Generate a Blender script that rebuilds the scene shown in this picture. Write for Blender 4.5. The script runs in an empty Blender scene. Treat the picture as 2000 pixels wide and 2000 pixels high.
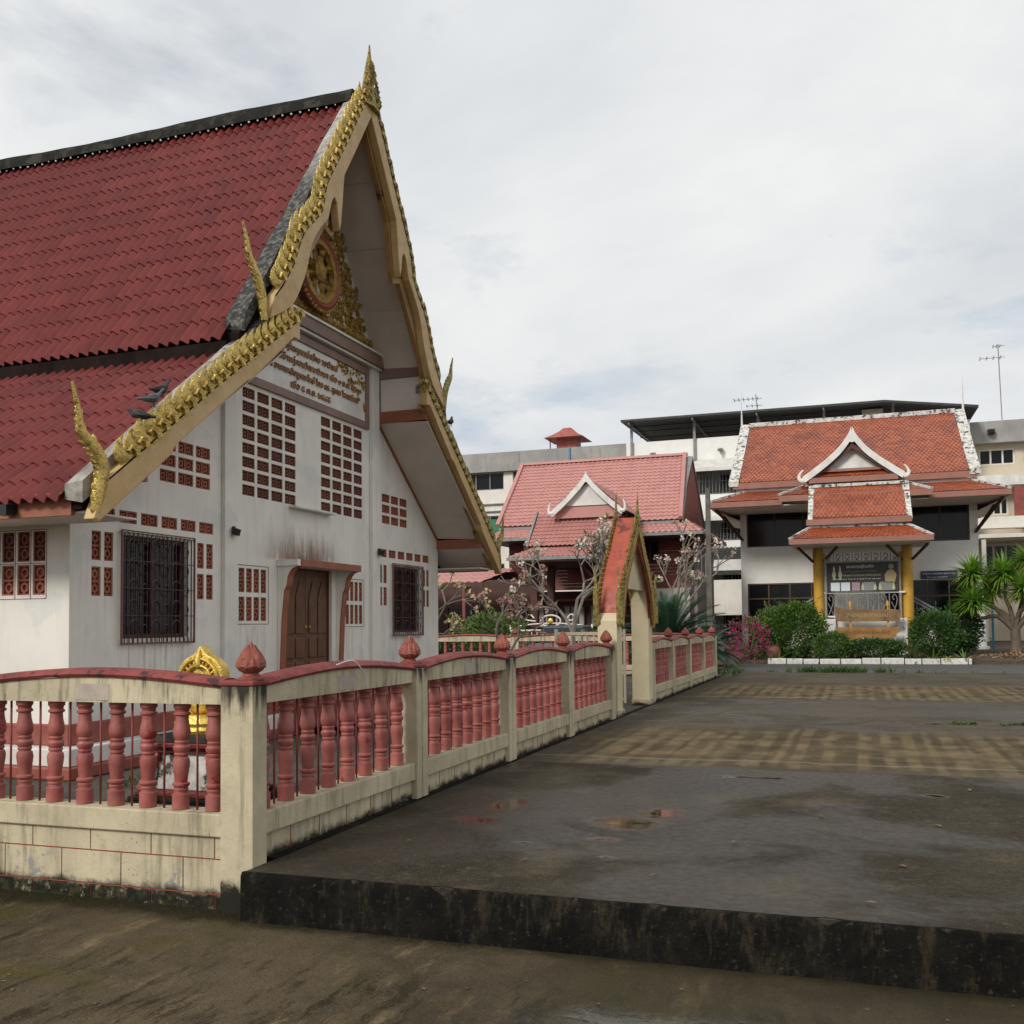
import bpy, bmesh, math, random
from mathutils import Vector, Matrix, noise as mnoise
random.seed(7)
scene = bpy.context.scene
col = scene.collection
# ---------------------------------------------------------------- camera
CZ = 1.5
yaw, pitch, roll = 0.3308, 0.0463, -0.0107
fwd = Vector((-math.sin(yaw)*math.cos(pitch), math.cos(yaw)*math.cos(pitch), math.sin(pitch)))
rgt = Vector((math.cos(yaw), math.sin(yaw), 0))
upv = rgt.cross(fwd)
r2 = rgt*math.cos(roll) + upv*math.sin(roll)
u2 = -rgt*math.sin(roll) + upv*math.cos(roll)
cd = bpy.data.cameras.new('camera')
cam = bpy.data.objects.new('camera', cd)
col.objects.link(cam)
mw = Matrix((( r2.x, u2.x, -fwd.x, 0), (r2.y, u2.y, -fwd.y, 0), (r2.z, u2.z, -fwd.z, CZ), (0, 0, 0, 1)))
cam.matrix_world = mw
cd.sensor_width = 36; cd.lens = 36*1951.9/2000; cd.shift_y = 0.065
cd.clip_start = 0.05; cd.clip_end = 3000
scene.camera = cam
# ---------------------------------------------------------------- world, sun, exposure
SUN_EL, SUN_AZ = math.radians(36), math.radians(203)      # azimuth clockwise from +Y
world = bpy.data.worlds.new('World'); scene.world = world; world.use_nodes = True
nt = world.node_tree; nt.nodes.clear()
N = nt.nodes.new; L = nt.links.new
wo = N('ShaderNodeOutputWorld'); bg = N('ShaderNodeBackground'); L(bg.outputs[0], wo.inputs[0])
sky = N('ShaderNodeTexSky'); sky.sky_type = 'NISHITA'; sky.sun_disc = False
sky.sun_elevation = SUN_EL; sky.sun_rotation = SUN_AZ
tc = N('ShaderNodeTexCoord'); sp = N('ShaderNodeSeparateXYZ'); L(tc.outputs['Generated'], sp.inputs[0])
mz = N('ShaderNodeMath'); mz.operation = 'ADD'; mz.inputs[1].default_value = 0.22; 
mx = N('ShaderNodeMath'); mx.operation = 'MAXIMUM'; mx.inputs[1].default_value = 0.0; L(sp.outputs[2], mx.inputs[0]); L(mx.outputs[0], mz.inputs[0])
dx = N('ShaderNodeMath'); dx.operation = 'DIVIDE'; L(sp.outputs[0], dx.inputs[0]); L(mz.outputs[0], dx.inputs[1])
dy = N('ShaderNodeMath'); dy.operation = 'DIVIDE'; L(sp.outputs[1], dy.inputs[0]); L(mz.outputs[0], dy.inputs[1])
cb = N('ShaderNodeCombineXYZ'); L(dx.outputs[0], cb.inputs[0]); L(dy.outputs[0], cb.inputs[1])
def wnoise(scale, det, rough, off):
    m = N('ShaderNodeMapping'); m.inputs['Location'].default_value = off; L(cb.outputs[0], m.inputs[0])
    n = N('ShaderNodeTexNoise'); n.inputs['Scale'].default_value = scale; n.inputs['Detail'].default_value = det
    n.inputs['Roughness'].default_value = rough; n.inputs['Distortion'].default_value = 0.3; L(m.outputs[0], n.inputs[0]); return n
n1 = wnoise(1.15, 9, 0.58, (3.1, 0.4, 0)); n2 = wnoise(2.1, 8, 0.6, (0.7, 5.2, 1.3))
r1 = N('ShaderNodeValToRGB'); L(n1.outputs[0], r1.inputs[0])          # cloud shading
r1.color_ramp.elements[0].position = 0.30; r1.color_ramp.elements[0].color = (0.64, 0.675, 0.715, 1)
r1.color_ramp.elements[1].position = 0.62; r1.color_ramp.elements[1].color = (0.87, 0.88, 0.88, 1)
r2_ = N('ShaderNodeValToRGB'); L(n2.outputs[0], r2_.inputs[0])        # cloud cover, with a few thin places
r2_.color_ramp.elements[0].position = 0.27; r2_.color_ramp.elements[0].color = (0.55, 0.55, 0.55, 1)
r2_.color_ramp.elements[1].position = 0.45; r2_.color_ramp.elements[1].color = (1, 1, 1, 1)
sm = N('ShaderNodeMix'); sm.data_type = 'RGBA'; sm.blend_type = 'MULTIPLY'; sm.inputs[0].default_value = 1
L(sky.outputs[0], sm.inputs[6]); sm.inputs[7].default_value = (0.11, 0.11, 0.11, 1)
mxs = N('ShaderNodeMix'); mxs.data_type = 'RGBA'; L(r2_.outputs[0], mxs.inputs[0]); L(sm.outputs[2], mxs.inputs[6]); L(r1.outputs[0], mxs.inputs[7])
L(mxs.outputs[2], bg.inputs[0]); bg.inputs[1].default_value = 1.0
sd = bpy.data.lights.new('sun', 'SUN'); sd.energy = 2.5; sd.angle = math.radians(15); sd.color = (1, 0.96, 0.9)
sun = bpy.data.objects.new('sun', sd); col.objects.link(sun)
sdir = Vector((math.sin(SUN_AZ)*math.cos(SUN_EL), math.cos(SUN_AZ)*math.cos(SUN_EL), math.sin(SUN_EL)))
sun.rotation_euler = sdir.to_track_quat('Z', 'Y').to_euler()
sun.location = sdir*60
vs = scene.view_settings; vs.view_transform = 'Standard'; vs.look = 'None'; vs.gamma = 1; vs.exposure = 0.0
try: vs.use_curve_mapping = False
except Exception: pass
scene.render.engine = 'CYCLES'
scene.cycles.max_bounces = 6; scene.cycles.use_denoising = True

# ---------------------------------------------------------------- mesh helpers
def lin(h):
    h = h.lstrip('#'); o = []
    for i in (0, 2, 4):
        v = int(h[i:i+2], 16)/255
        o.append(v/12.92 if v <= 0.04045 else ((v+0.055)/1.055)**2.4)
    return (o[0], o[1], o[2], 1)
def wl(o):
    p = Vector((0, 0, 0))
    while o is not None: p = p + o.location; o = o.parent
    return p
def tag(o, label=None, cat=None, group=None, kind=None):
    if label: o['label'] = label
    if cat: o['category'] = cat
    if group: o['group'] = group
    if kind: o['kind'] = kind
    return o
def empty(name, loc, label=None, cat=None, group=None):
    o = bpy.data.objects.new(name, None); o.empty_display_size = 0.2; o.location = loc; col.objects.link(o)
    return tag(o, label, cat, group)
class MB:
    def __init__(s): s.v = []; s.f = []
    def add(s, vs, fs):
        b = len(s.v); s.v += [tuple(p) for p in vs]; s.f += [tuple(b+i for i in f) for f in fs]; return s
    def box(s, x0, x1, y0, y1, z0, z1):
        if x0 > x1: x0, x1 = x1, x0
        if y0 > y1: y0, y1 = y1, y0
        if z0 > z1: z0, z1 = z1, z0
        return s.add([(x0,y0,z0),(x1,y0,z0),(x1,y1,z0),(x0,y1,z0),(x0,y0,z1),(x1,y0,z1),(x1,y1,z1),(x0,y1,z1)],
              [(0,3,2,1),(4,5,6,7),(0,1,5,4),(1,2,6,5),(2,3,7,6),(3,0,4,7)])
    def prism(s, poly, ax, a0, a1):
        n = len(poly); vs = []
        for a in (a0, a1):
            for p in poly:
                vs.append((a, p[0], p[1]) if ax == 0 else (p[0], a, p[1]) if ax == 1 else (p[0], p[1], a))
        fs = [tuple(range(n)), tuple(range(2*n-1, n-1, -1))]
        for i in range(n): j = (i+1) % n; fs.append((i, j, n+j, n+i))
        return s.add(vs, fs)
    def quad(s, a, b, c, d): return s.add([a, b, c, d], [(0, 1, 2, 3)])
    def tri(s, a, b, c): return s.add([a, b, c], [(0, 1, 2)])
    def lathe(s, prof, c=(0,0,0), seg=12, axis=2, cap=True):
        vs = []; fs = []
        for r, h in prof:
            for k in range(seg):
                a = 2*math.pi*k/seg; x, y = r*math.cos(a), r*math.sin(a)
                p = (x, y, h) if axis == 2 else (h, x, y) if axis == 0 else (x, h, y)
                vs.append((c[0]+p[0], c[1]+p[1], c[2]+p[2]))
        for i in range(len(prof)-1):
            for k in range(seg):
                k2 = (k+1) % seg; fs.append((i*seg+k, i*seg+k2, (i+1)*seg+k2, (i+1)*seg+k))
        if cap: fs.append(tuple(range(seg-1, -1, -1))); fs.append(tuple((len(prof)-1)*seg+k for k in range(seg)))
        return s.add(vs, fs)
    def tube(s, pts, rad, seg=6, flat=None):
        # flat=(vector, factor): squash the section along a direction
        pts = [Vector(p) for p in pts]; n = len(pts)
        if not isinstance(rad, (list, tuple)): rad = [rad]*n
        vs = []; fs = []; prevn = None
        for i, p in enumerate(pts):
            t = (pts[min(i+1, n-1)]-pts[max(i-1, 0)])
            if t.length < 1e-9: t = Vector((0, 0, 1))
            t.normalize()
            if prevn is None:
                ref = Vector((0, 0, 1)) if abs(t.z) < 0.9 else Vector((1, 0, 0)); a = t.cross(ref).normalized()
            else:
                a = prevn - t*prevn.dot(t)
                a = a.normalized() if a.length > 1e-6 else t.orthogonal().normalized()
            prevn = a; b = t.cross(a)
            for k in range(seg):
                th = 2*math.pi*k/seg; o = a*math.cos(th)*rad[i] + b*math.sin(th)*rad[i]
                if flat: fv = flat[0]; o = o - fv*(o.dot(fv))*(1-flat[1])
                vs.append(p+o)
        for i in range(n-1):
            for k in range(seg):
                k2 = (k+1) % seg; fs.append((i*seg+k, i*seg+k2, (i+1)*seg+k2, (i+1)*seg+k))
        fs.append(tuple(range(seg-1, -1, -1))); fs.append(tuple((n-1)*seg+k for k in range(seg)))
        return s.add(vs, fs)
    def ball(s, c, r, seg=8, rings=5, sc=(1,1,1)):
        vs = [(c[0], c[1], c[2]-r*sc[2])]; fs = []
        for i in range(1, rings):
            ph = math.pi*i/rings
            for k in range(seg):
                a = 2*math.pi*k/seg
                vs.append((c[0]+r*sc[0]*math.sin(ph)*math.cos(a), c[1]+r*sc[1]*math.sin(ph)*math.sin(a), c[2]-r*sc[2]*math.cos(ph)))
        vs.append((c[0], c[1], c[2]+r*sc[2])); top = len(vs)-1
        for k in range(seg):
            k2 = (k+1) % seg; fs.append((0, 1+k2, 1+k))
            for i in range(rings-2): fs.append((1+i*seg+k, 1+i*seg+k2, 1+(i+1)*seg+k2, 1+(i+1)*seg+k))
            fs.append((1+(rings-2)*seg+k, 1+(rings-2)*seg+k2, top))
        return s.add(vs, fs)
    def xf(s, fn): s.v = [tuple(fn(Vector(p))) for p in s.v]; return s
    def mesh(s, name, mat=None, smooth=False, off=(0,0,0), fixn=True):
        me = bpy.data.meshes.new(name)
        me.from_pydata([(p[0]-off[0], p[1]-off[1], p[2]-off[2]) for p in s.v], [], s.f)
        if fixn:
            bm = bmesh.new(); bm.from_mesh(me); bmesh.ops.recalc_face_normals(bm, faces=bm.faces); bm.to_mesh(me); bm.free()
        if mat is not None: me.materials.append(mat)
        if smooth:
            me.polygons.foreach_set('use_smooth', [True]*len(me.polygons))
            if smooth != 'all':
                try: me.set_sharp_from_angle(angle=math.radians(smooth if smooth is not True else 40))
                except Exception: pass
        me.update(); return me
    def build(s, name, mat, parent=None, smooth=False, bevel=0, kind=None, fixn=True, label=None):
        xs = [p[0] for p in s.v]; ys = [p[1] for p in s.v]; zs = [p[2] for p in s.v]
        c = Vector(((min(xs)+max(xs))/2, (min(ys)+max(ys))/2, min(zs)))
        me = s.mesh(name, mat, smooth, c, fixn)
        o = bpy.data.objects.new(name, me); col.objects.link(o)
        if parent is not None: o.parent = parent; o.location = c - wl(parent)
        else: o.location = c
        if bevel:
            m = o.modifiers.new('bevel', 'BEVEL'); m.width = bevel; m.segments = 2; m.limit_method = 'ANGLE'; m.angle_limit = math.radians(50)
        return tag(o, label, kind=kind)
def place(me, name, loc, parent=None, rot=None, scale=None):
    o = bpy.data.objects.new(name, me); col.objects.link(o)
    o.location = Vector(loc) - (wl(parent) if parent is not None else Vector((0,0,0)))
    if parent is not None: o.parent = parent
    if rot is not None: o.rotation_euler = rot
    if scale is not None: o.scale = scale if isinstance(scale, (tuple, list)) else (scale,)*3
    return o
def catmull(pts, n=4):
    out = []
    for i in range(len(pts)-1):
        p0 = Vector(pts[max(i-1,0)]); p1 = Vector(pts[i]); p2 = Vector(pts[i+1]); p3 = Vector(pts[min(i+2,len(pts)-1)])
        for k in range(n):
            t = k/n
            out.append(0.5*((2*p1)+(p2-p0)*t+(2*p0-5*p1+4*p2-p3)*t*t+(3*p1-p0-3*p2+p3)*t**3))
    out.append(Vector(pts[-1])); return out
def lerp(a, b, t): return a+(b-a)*t

# ---------------------------------------------------------------- materials
class NT:
    def __init__(s, name):
        s.m = bpy.data.materials.new(name); s.m.use_nodes = True; s.t = s.m.node_tree; s.t.nodes.clear()
        s.out = s.n('ShaderNodeOutputMaterial'); s.p = s.n('ShaderNodeBsdfPrincipled'); s.l(s.p.outputs[0], s.out.inputs[0])
        g = s.n('ShaderNodeNewGeometry'); s.pos = g.outputs['Position']
    def n(s, t): return s.t.nodes.new(t)
    def l(s, a, b): s.t.links.new(a, b)
    def noise(s, scale=5, det=6, rough=0.6, vec=None, dist=0, sc=None, loc=None):
        n = s.n('ShaderNodeTexNoise'); n.inputs['Scale'].default_value = scale; n.inputs['Detail'].default_value = det
        n.inputs['Roughness'].default_value = rough; n.inputs['Distortion'].default_value = dist
        v = vec or s.pos
        if sc or loc:
            m = s.n('ShaderNodeMapping'); s.l(v, m.inputs[0])
            if sc: m.inputs['Scale'].default_value = sc
            if loc: m.inputs['Location'].default_value = loc
            v = m.outputs[0]
        s.l(v, n.inputs[0]); return n.outputs[0]
    def ramp(s, f, a, b, ca=0.0, cb=1.0):
        r = s.n('ShaderNodeMapRange'); r.interpolation_type = 'SMOOTHSTEP'
        r.inputs[1].default_value = a; r.inputs[2].default_value = b; r.inputs[3].default_value = ca; r.inputs[4].default_value = cb
        s.l(f, r.inputs[0]); return r.outputs[0]
    def math(s, op, a, b=0.0, clamp=False):
        m = s.n('ShaderNodeMath'); m.operation = op; m.use_clamp = clamp
        for i, x in enumerate((a, b)):
            if isinstance(x, (int, float)): m.inputs[i].default_value = x
            else: s.l(x, m.inputs[i])
        return m.outputs[0]
    def mix(s, f, a, b, mode='MIX'):
        m = s.n('ShaderNodeMix'); m.data_type = 'RGBA'; m.blend_type = mode
        for i, x in ((0, f), (6, a), (7, b)):
            if isinstance(x, (int, float)): m.inputs[i].default_value = x
            elif isinstance(x, tuple): m.inputs[i].default_value = x
            else: s.l(x, m.inputs[i])
        return m.outputs[2]
    def xyz(s):
        x = s.n('ShaderNodeSeparateXYZ'); s.l(s.pos, x.inputs[0]); return x.outputs
    def bump(s, h, strength=0.3, dist=0.02, nrm=None):
        b = s.n('ShaderNodeBump'); b.inputs['Strength'].default_value = strength; b.inputs['Distance'].default_value = dist
        s.l(h, b.inputs['Height'])
        if nrm is not None: s.l(nrm, b.inputs['Normal'])
        return b.outputs[0]
    def rand(s): return s.n('ShaderNodeObjectInfo').outputs['Random']
    def done(s, c=None, rough=0.7, metal=0, nrm=None, spec=None):
        if c is not None:
            if isinstance(c, tuple): s.p.inputs['Base Color'].default_value = c
            else: s.l(c, s.p.inputs['Base Color'])
        if isinstance(rough, (int, float)): s.p.inputs['Roughness'].default_value = rough
        else: s.l(rough, s.p.inputs['Roughness'])
        s.p.inputs['Metallic'].default_value = metal
        if nrm is not None: s.l(nrm, s.p.inputs['Normal'])
        if spec is not None:
            if isinstance(spec, (int, float)): s.p.inputs['Specular IOR Level'].default_value = spec
            else: s.l(spec, s.p.inputs['Specular IOR Level'])
        return s.m
def mat(name, c, c2=None, scale=4, rough=0.7, metal=0, bump=0.15, bscale=60, streak=0, scol=(0.03,0.03,0.025,1), var=0.0, low=None, speck=0, spec=None, wear=None):
    t = NT(name)
    if c2 is None: c2 = tuple(x*0.72 for x in c[:3])+(1,)
    k = t.mix(t.ramp(t.noise(scale, 8, 0.65), 0.35, 0.68), c, c2)
    k = t.mix(t.ramp(t.noise(scale*9, 5, 0.7), 0.3, 0.75, 0.0, 0.35), k, c2)
    if wear: k = t.mix(t.math('MULTIPLY', t.ramp(t.noise(wear[2], 8, 0.7, loc=(3,1,7)), wear[1], wear[1]+0.05), 1.0), k, wear[0])
    if streak:
        s1 = t.ramp(t.noise(7, 5, 0.6, sc=(1, 1, 0.09)), 0.50, 0.72)
        s2 = t.ramp(t.noise(1.6, 4, 0.6, loc=(5, 2, 1)), 0.35, 0.7)
        k = t.mix(t.math('MULTIPLY', t.math('MULTIPLY', s1, s2), streak), k, scol)
    if speck: k = t.mix(t.ramp(t.noise(38, 3, 0.6), 0.62, 0.72, 0, speck), k, scol)
    if low:   # growth of mould up from a height, ragged edge
        z = t.xyz()[2]; e = t.math('ADD', z, t.math('MULTIPLY', t.noise(5, 7, 0.7), low[2]))
        k = t.mix(t.ramp(e, low[0]+low[2]*0.5, low[1]+low[2]*0.5, 1.0, 0.0), k, low[3] if len(low) > 3 else scol)
    if var:
        r = t.rand(); k = t.mix(var, k, t.mix(r, (0.25,0.25,0.25,1), (1,1,1,1)), 'MULTIPLY')
    nr = t.bump(t.noise(bscale, 6, 0.65), bump, 0.02) if bump else None
    ro = t.ramp(t.noise(scale*2.3, 5, 0.6), 0.3, 0.7, max(rough-0.12, 0.03), min(rough+0.1, 1))
    return t.done(k, ro, metal, nr, spec)
MT = {}
def mould_band(t, k, axis_sum, z0, z1, colr, n=6, stren=1.0):
    return k
def wall_white(name, base='#e6e2d8', stain=False):
    t = NT(name)
    k = t.mix(t.ramp(t.noise(1.3, 8, 0.6), 0.3, 0.75), lin(base), lin('#d8d4ca'))
    k = t.mix(t.ramp(t.noise(9, 5, 0.6, sc=(1, 1, 0.07)), 0.52, 0.8, 0, 0.30), k, lin('#a5a29e'))
    k = t.mix(t.ramp(t.noise(26, 5, 0.6, sc=(1, 1, 0.03)), 0.56, 0.8, 0, 0.3), k, lin('#8a837b'))
    k = t.mix(t.ramp(t.noise(2.0, 3, 0.5, loc=(9, 4, 2)), 0.55, 0.62, 0, 0.35), k, lin('#bfc4c4'))   # repainted patches
    if stain:
        x, y, z = t.xyz()
        gy = t.math('POWER', 2.718, t.math('MULTIPLY', -1.0, t.math('POWER', t.math('DIVIDE', t.math('SUBTRACT', y, 13.05), 0.95), 4.0)))
        gz = t.math('MULTIPLY', t.ramp(z, 2.42, 2.5), t.ramp(t.math('ADD', z, t.math('MULTIPLY', t.noise(8, 6, 0.7, sc=(1, 1, 0.12)), -0.9)), 1.95, 2.6, 1, 0))
        st = t.math('MULTIPLY', t.math('MULTIPLY', gy, gz), t.ramp(t.noise(9, 7, 0.75, sc=(1, 1, 0.4)), 0.25, 0.5))
        k = t.mix(t.math('MULTIPLY', st, 1.0), k, t.mix(t.ramp(t.noise(6, 4), 0.4, 0.6), lin('#8a654e'), lin('#6c5850')))
    if stain:      # rusty runs below the grilles and vent panels
        for yc, hw, zt in ((9.72, 0.62, 1.32), (16.58, 0.62, 1.32), (11.69, 0.36, 1.53), (14.58, 0.33, 1.48)):
            g = t.ramp(t.math('ABSOLUTE', t.math('SUBTRACT', y, yc)), hw-0.08, hw+0.03, 1, 0)
            zz = t.math('MULTIPLY', t.ramp(z, zt-0.01, zt, 1, 0), t.ramp(t.math('ADD', z, t.math('MULTIPLY', t.noise(7, 4, 0.6, sc=(1, 1, 0.1)), 0.9)), zt-0.55, zt+0.35))
            st2 = t.math('MULTIPLY', t.math('MULTIPLY', g, zz), t.ramp(t.noise(22, 5, 0.65, sc=(1, 1, 0.05), loc=(0, 0, yc)), 0.45, 0.7, 0, 0.6))
            k = t.mix(st2, k, lin('#9a8479'))
    nr = t.bump(t.noise(35, 6, 0.6), 0.12, 0.02)
    return t.done(k, 0.75, 0, nr)
MT['wall'] = wall_white('hall_plaster', stain=True)
MT['wall2'] = mat('clean_white_wall', lin('#ebe9e2'), lin('#dedcd5'), 1.2, 0.7, bump=0.05)
MT['bright_white'] = mat('bright_white_paint', lin('#efeeea'), lin('#e2e1dc'), 1.0, 0.7, bump=0.03, streak=0.15, scol=lin('#b0aea8'))
MT['plain_white'] = mat('white_paint', lin('#e2e0da'), lin('#c9c7c1'), 2, 0.6, bump=0.05, streak=0.35, scol=lin('#8d8a84'))
MT['dirty_white'] = mat('mouldy_white', lin('#dcdad3'), lin('#a9a69f'), 6, 0.75, bump=0.2, streak=0.0, wear=((0.05,0.05,0.045,1), 0.53, 5))
MT['plinth_red'] = mat('plinth_red', lin('#9a5544'), lin('#82453a'), 3, 0.6)
MT['brown_trim'] = mat('mauve_trim', lin('#8d7468'), lin('#7d665c'), 3, 0.6, streak=0.2)
MT['orange_trim'] = mat('orange_trim', lin('#9a5d42'), lin('#854e37'), 3, 0.55, streak=0.4)
MT['soffit'] = mat('soffit_board', lin('#d8cec4'), lin('#c8beb4'), 1.2, 0.7, bump=0.05)
MT['dark_board'] = mat('dark_fascia', lin('#2a1f1b'), lin('#191311'), 3, 0.9, spec=0.08)
MT['terracotta'] = mat('terracotta', lin('#ab664e'), lin('#91543f'), 14, 0.8, var=0.30)
MT['vent_dark'] = mat('vent_block_dark', lin('#85503f'), lin('#6b3f33'), 14, 0.8, var=0.30)
MT['interior'] = mat('interior_shade', (0.012,0.012,0.012,1), rough=0.9, bump=0)  # near-black colour stands in for the shade inside the buildings
def tilemat(name, a, b, dark, var=0.25, rough=0.42):
    t = NT(name)
    k = t.mix(t.rand(), a, b)
    k = t.mix(t.ramp(t.noise(2.2, 8, 0.65), 0.4, 0.75, 0, 0.55), k, dark)
    k = t.mix(t.ramp(t.noise(30, 4, 0.6), 0.55, 0.8, 0, 0.4), k, dark)
    return t.done(k, t.ramp(t.noise(6), 0.3, 0.7, rough-0.08, rough+0.12), 0, t.bump(t.noise(70, 4), 0.1, 0.01), 0.3)
MT['tile'] = tilemat('red_roof_tile', lin('#813a35'), lin('#71312e'), lin('#532422'))
MT['tile_pink'] = tilemat('pink_roof_tile', lin('#bd8a82'), lin('#b17c75'), lin('#9d6a64'), rough=0.5)
def tile_orange(name, cols):
    t = NT(name); n = t.n('ShaderNodeTexVoronoi'); n.inputs['Scale'].default_value = 4.2; t.l(t.pos, n.inputs[0])
    s = t.n('ShaderNodeSeparateColor'); t.l(n.outputs['Color'], s.inputs[0])
    k = t.mix(s.outputs[0], cols[0], cols[1]); k = t.mix(t.ramp(t.noise(0.8, 5), 0.5, 0.62, 0, 0.6), k, cols[2])
    k = t.mix(t.ramp(t.noise(20, 4), 0.5, 0.75, 0, 0.5), k, cols[2])
    return t.done(k, 0.4, 0, t.bump(t.noise(50), 0.1, 0.01))
MT['tile_orange'] = tile_orange('orange_scale_tile', (lin('#a65a3a'), lin('#8a4731'), lin('#703a2f')))
MT['tile_orange2'] = tile_orange('bright_scale_tile', (lin('#a2502f'), lin('#884326'), lin('#753824')))
MT['fascia_pink'] = mat('fascia_pink', lin('#966a5b'), lin('#8a5f51'), 2, 0.6)
MT['cement_black'] = mat('mouldy_cement', lin('#45433c'), lin('#1d1c19'), 3.5, 0.95, bump=0.6, bscale=20, spec=0.1, wear=((0.02,0.02,0.018,1), 0.47, 2.5))
def verge():
    t = NT('verge_cement'); z = t.xyz()[2]
    k = t.mix(t.ramp(t.noise(9, 8, 0.7), 0.35, 0.65), lin('#b4b0aa'), lin('#7d7a75'))
    e = t.math('ADD', z, t.math('MULTIPLY', t.noise(3, 6, 0.7), 1.6))
    k = t.mix(t.ramp(e, 8.0, 9.4, 1, 0), k, t.mix(t.ramp(t.noise(14, 8, 0.75), 0.45, 0.62), (0.018,0.018,0.016,1), lin('#6d6a64')))
    return t.done(k, 0.85, 0, t.bump(t.noise(22, 7, 0.7), 0.5, 0.03))
MT['verge'] = verge()
MT['verge_low'] = mat('verge_cement_pale', lin('#a9a49b'), lin('#6f6b64'), 5, 0.85, bump=0.4, bscale=22, wear=((0.04,0.04,0.035,1), 0.56, 4))
def gold(name, a, b, dirt, rough=0.3, metal=0.75, bs=28, bst=0.5, da=0.42):
    t = NT(name)
    k = t.mix(t.ramp(t.noise(5, 6, 0.6), 0.35, 0.7), a, b)
    k = t.mix(t.ramp(t.noise(16, 8, 0.7), da, da+0.2), k, dirt)
    h = t.noise(bs, 5, 0.6, dist=1.2)
    return t.done(k, t.ramp(t.noise(12), 0.3, 0.7, rough-0.06, rough+0.22), metal, t.bump(h, bst, 0.03))
MT['gold'] = gold('gold_paint', (0.66,0.475,0.145,1), (0.52,0.37,0.105,1), (0.15,0.105,0.03,1), 0.27, 0.75, 24, 0.6, 0.49)
MT['gold_dark'] = gold('old_gold', (0.52,0.33,0.075,1), (0.42,0.26,0.06,1), (0.16,0.09,0.03,1), 0.4, 0.45, 34, 0.9, 0.46)
MT['gold_bright'] = gold('bright_gold', (0.72,0.50,0.11,1), (0.62,0.43,0.10,1), (0.28,0.18,0.03,1), 0.30, 0.65, 26, 0.4, 0.52)
MT['gold_moss'] = gold('mossy_gold', (0.50,0.37,0.11,1), (0.34,0.27,0.08,1), (0.12,0.10,0.03,1), 0.5, 0.35, 34, 0.7, 0.42)
MT['barge'] = mat('barge_gold_cream', lin('#c4a672'), lin('#b3925c'), 3, 0.5, bump=0.1, wear=(lin('#8a6b3e'), 0.64, 7))
MT['barge_edge'] = mat('barge_edge_brown', lin('#a07d4b'), lin('#866537'), 4, 0.6, wear=((0.03,0.025,0.02,1), 0.58, 3))
MT['red_paint'] = mat('faded_red_paint', lin('#a85a50'), lin('#8c4038'), 4, 0.6, wear=(lin('#6b2d2a'), 0.62, 5))
def fence_cream(name, zl=None):
    t = NT(name); x, y, z = t.xyz()
    k = t.mix(t.ramp(t.noise(1.6, 8, 0.6), 0.3, 0.7), lin('#c9bd9f'), lin('#b0a48a'))
    k = t.mix(t.ramp(t.noise(11, 7, 0.7), 0.5, 0.8, 0, 0.5), k, lin('#8f8565'))
    s1 = t.ramp(t.noise(11, 6, 0.7, sc=(1, 1, 0.10)), 0.46, 0.70)
    s2 = t.ramp(t.noise(1.3, 4, 0.65, loc=(2, 7, 3)), 0.32, 0.56)
    zt = t.ramp(z, 0.55, 1.12); s3 = t.math('MULTIPLY', s1, t.math('MULTIPLY', s2, t.math('ADD', t.math('MULTIPLY', zt, 0.4), 0.55)))
    k = t.mix(s3, k, lin('#3b382c'))
    k = t.mix(t.ramp(t.noise(46, 2, 0.5, loc=(1, 1, 8)), 0.68, 0.74, 0, 0.75), k, lin('#4a4738'))     # chips
    # peeling to grey render low on the walls
    pz = t.ramp(z, 0.05, -0.1, 0, 1); pk = t.ramp(t.noise(4.2, 9, 0.7, loc=(4, 4, 0)), 0.56, 0.6)
    k = t.mix(t.math('MULTIPLY', pz, pk), k, lin('#8d8d88'))
    # black mould at the foot
    e = t.math('ADD', z, t.math('MULTIPLY', t.math('SUBTRACT', t.noise(4, 8, 0.7), 0.5), 0.22))
    if zl is not None:
        mo = t.math('MULTIPLY', t.ramp(e, zl-0.02, zl+0.05, 1, 0), t.ramp(t.noise(16, 6, 0.7, loc=(0, 3, 3)), 0.3, 0.45, 0.35, 1))
        k = t.mix(mo, k, t.mix(t.ramp(t.noise(20), 0.4, 0.7), (0.012,0.012,0.008,1), lin('#3c3a22')))
    return t.done(k, 0.85, 0, t.bump(t.noise(45, 7, 0.7), 0.25, 0.02), 0.2)
MT['cream_front'] = fence_cream('cream_plaster_front', -0.20)
MT['cream_clean'] = mat('clean_cream', lin('#d6c8a6'), lin('#c3b594'), 1.5, 0.8, bump=0.08, streak=0.45, scol=lin('#7d7358'))
MT['cream'] = fence_cream('cream_plaster', 0.03)
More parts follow.
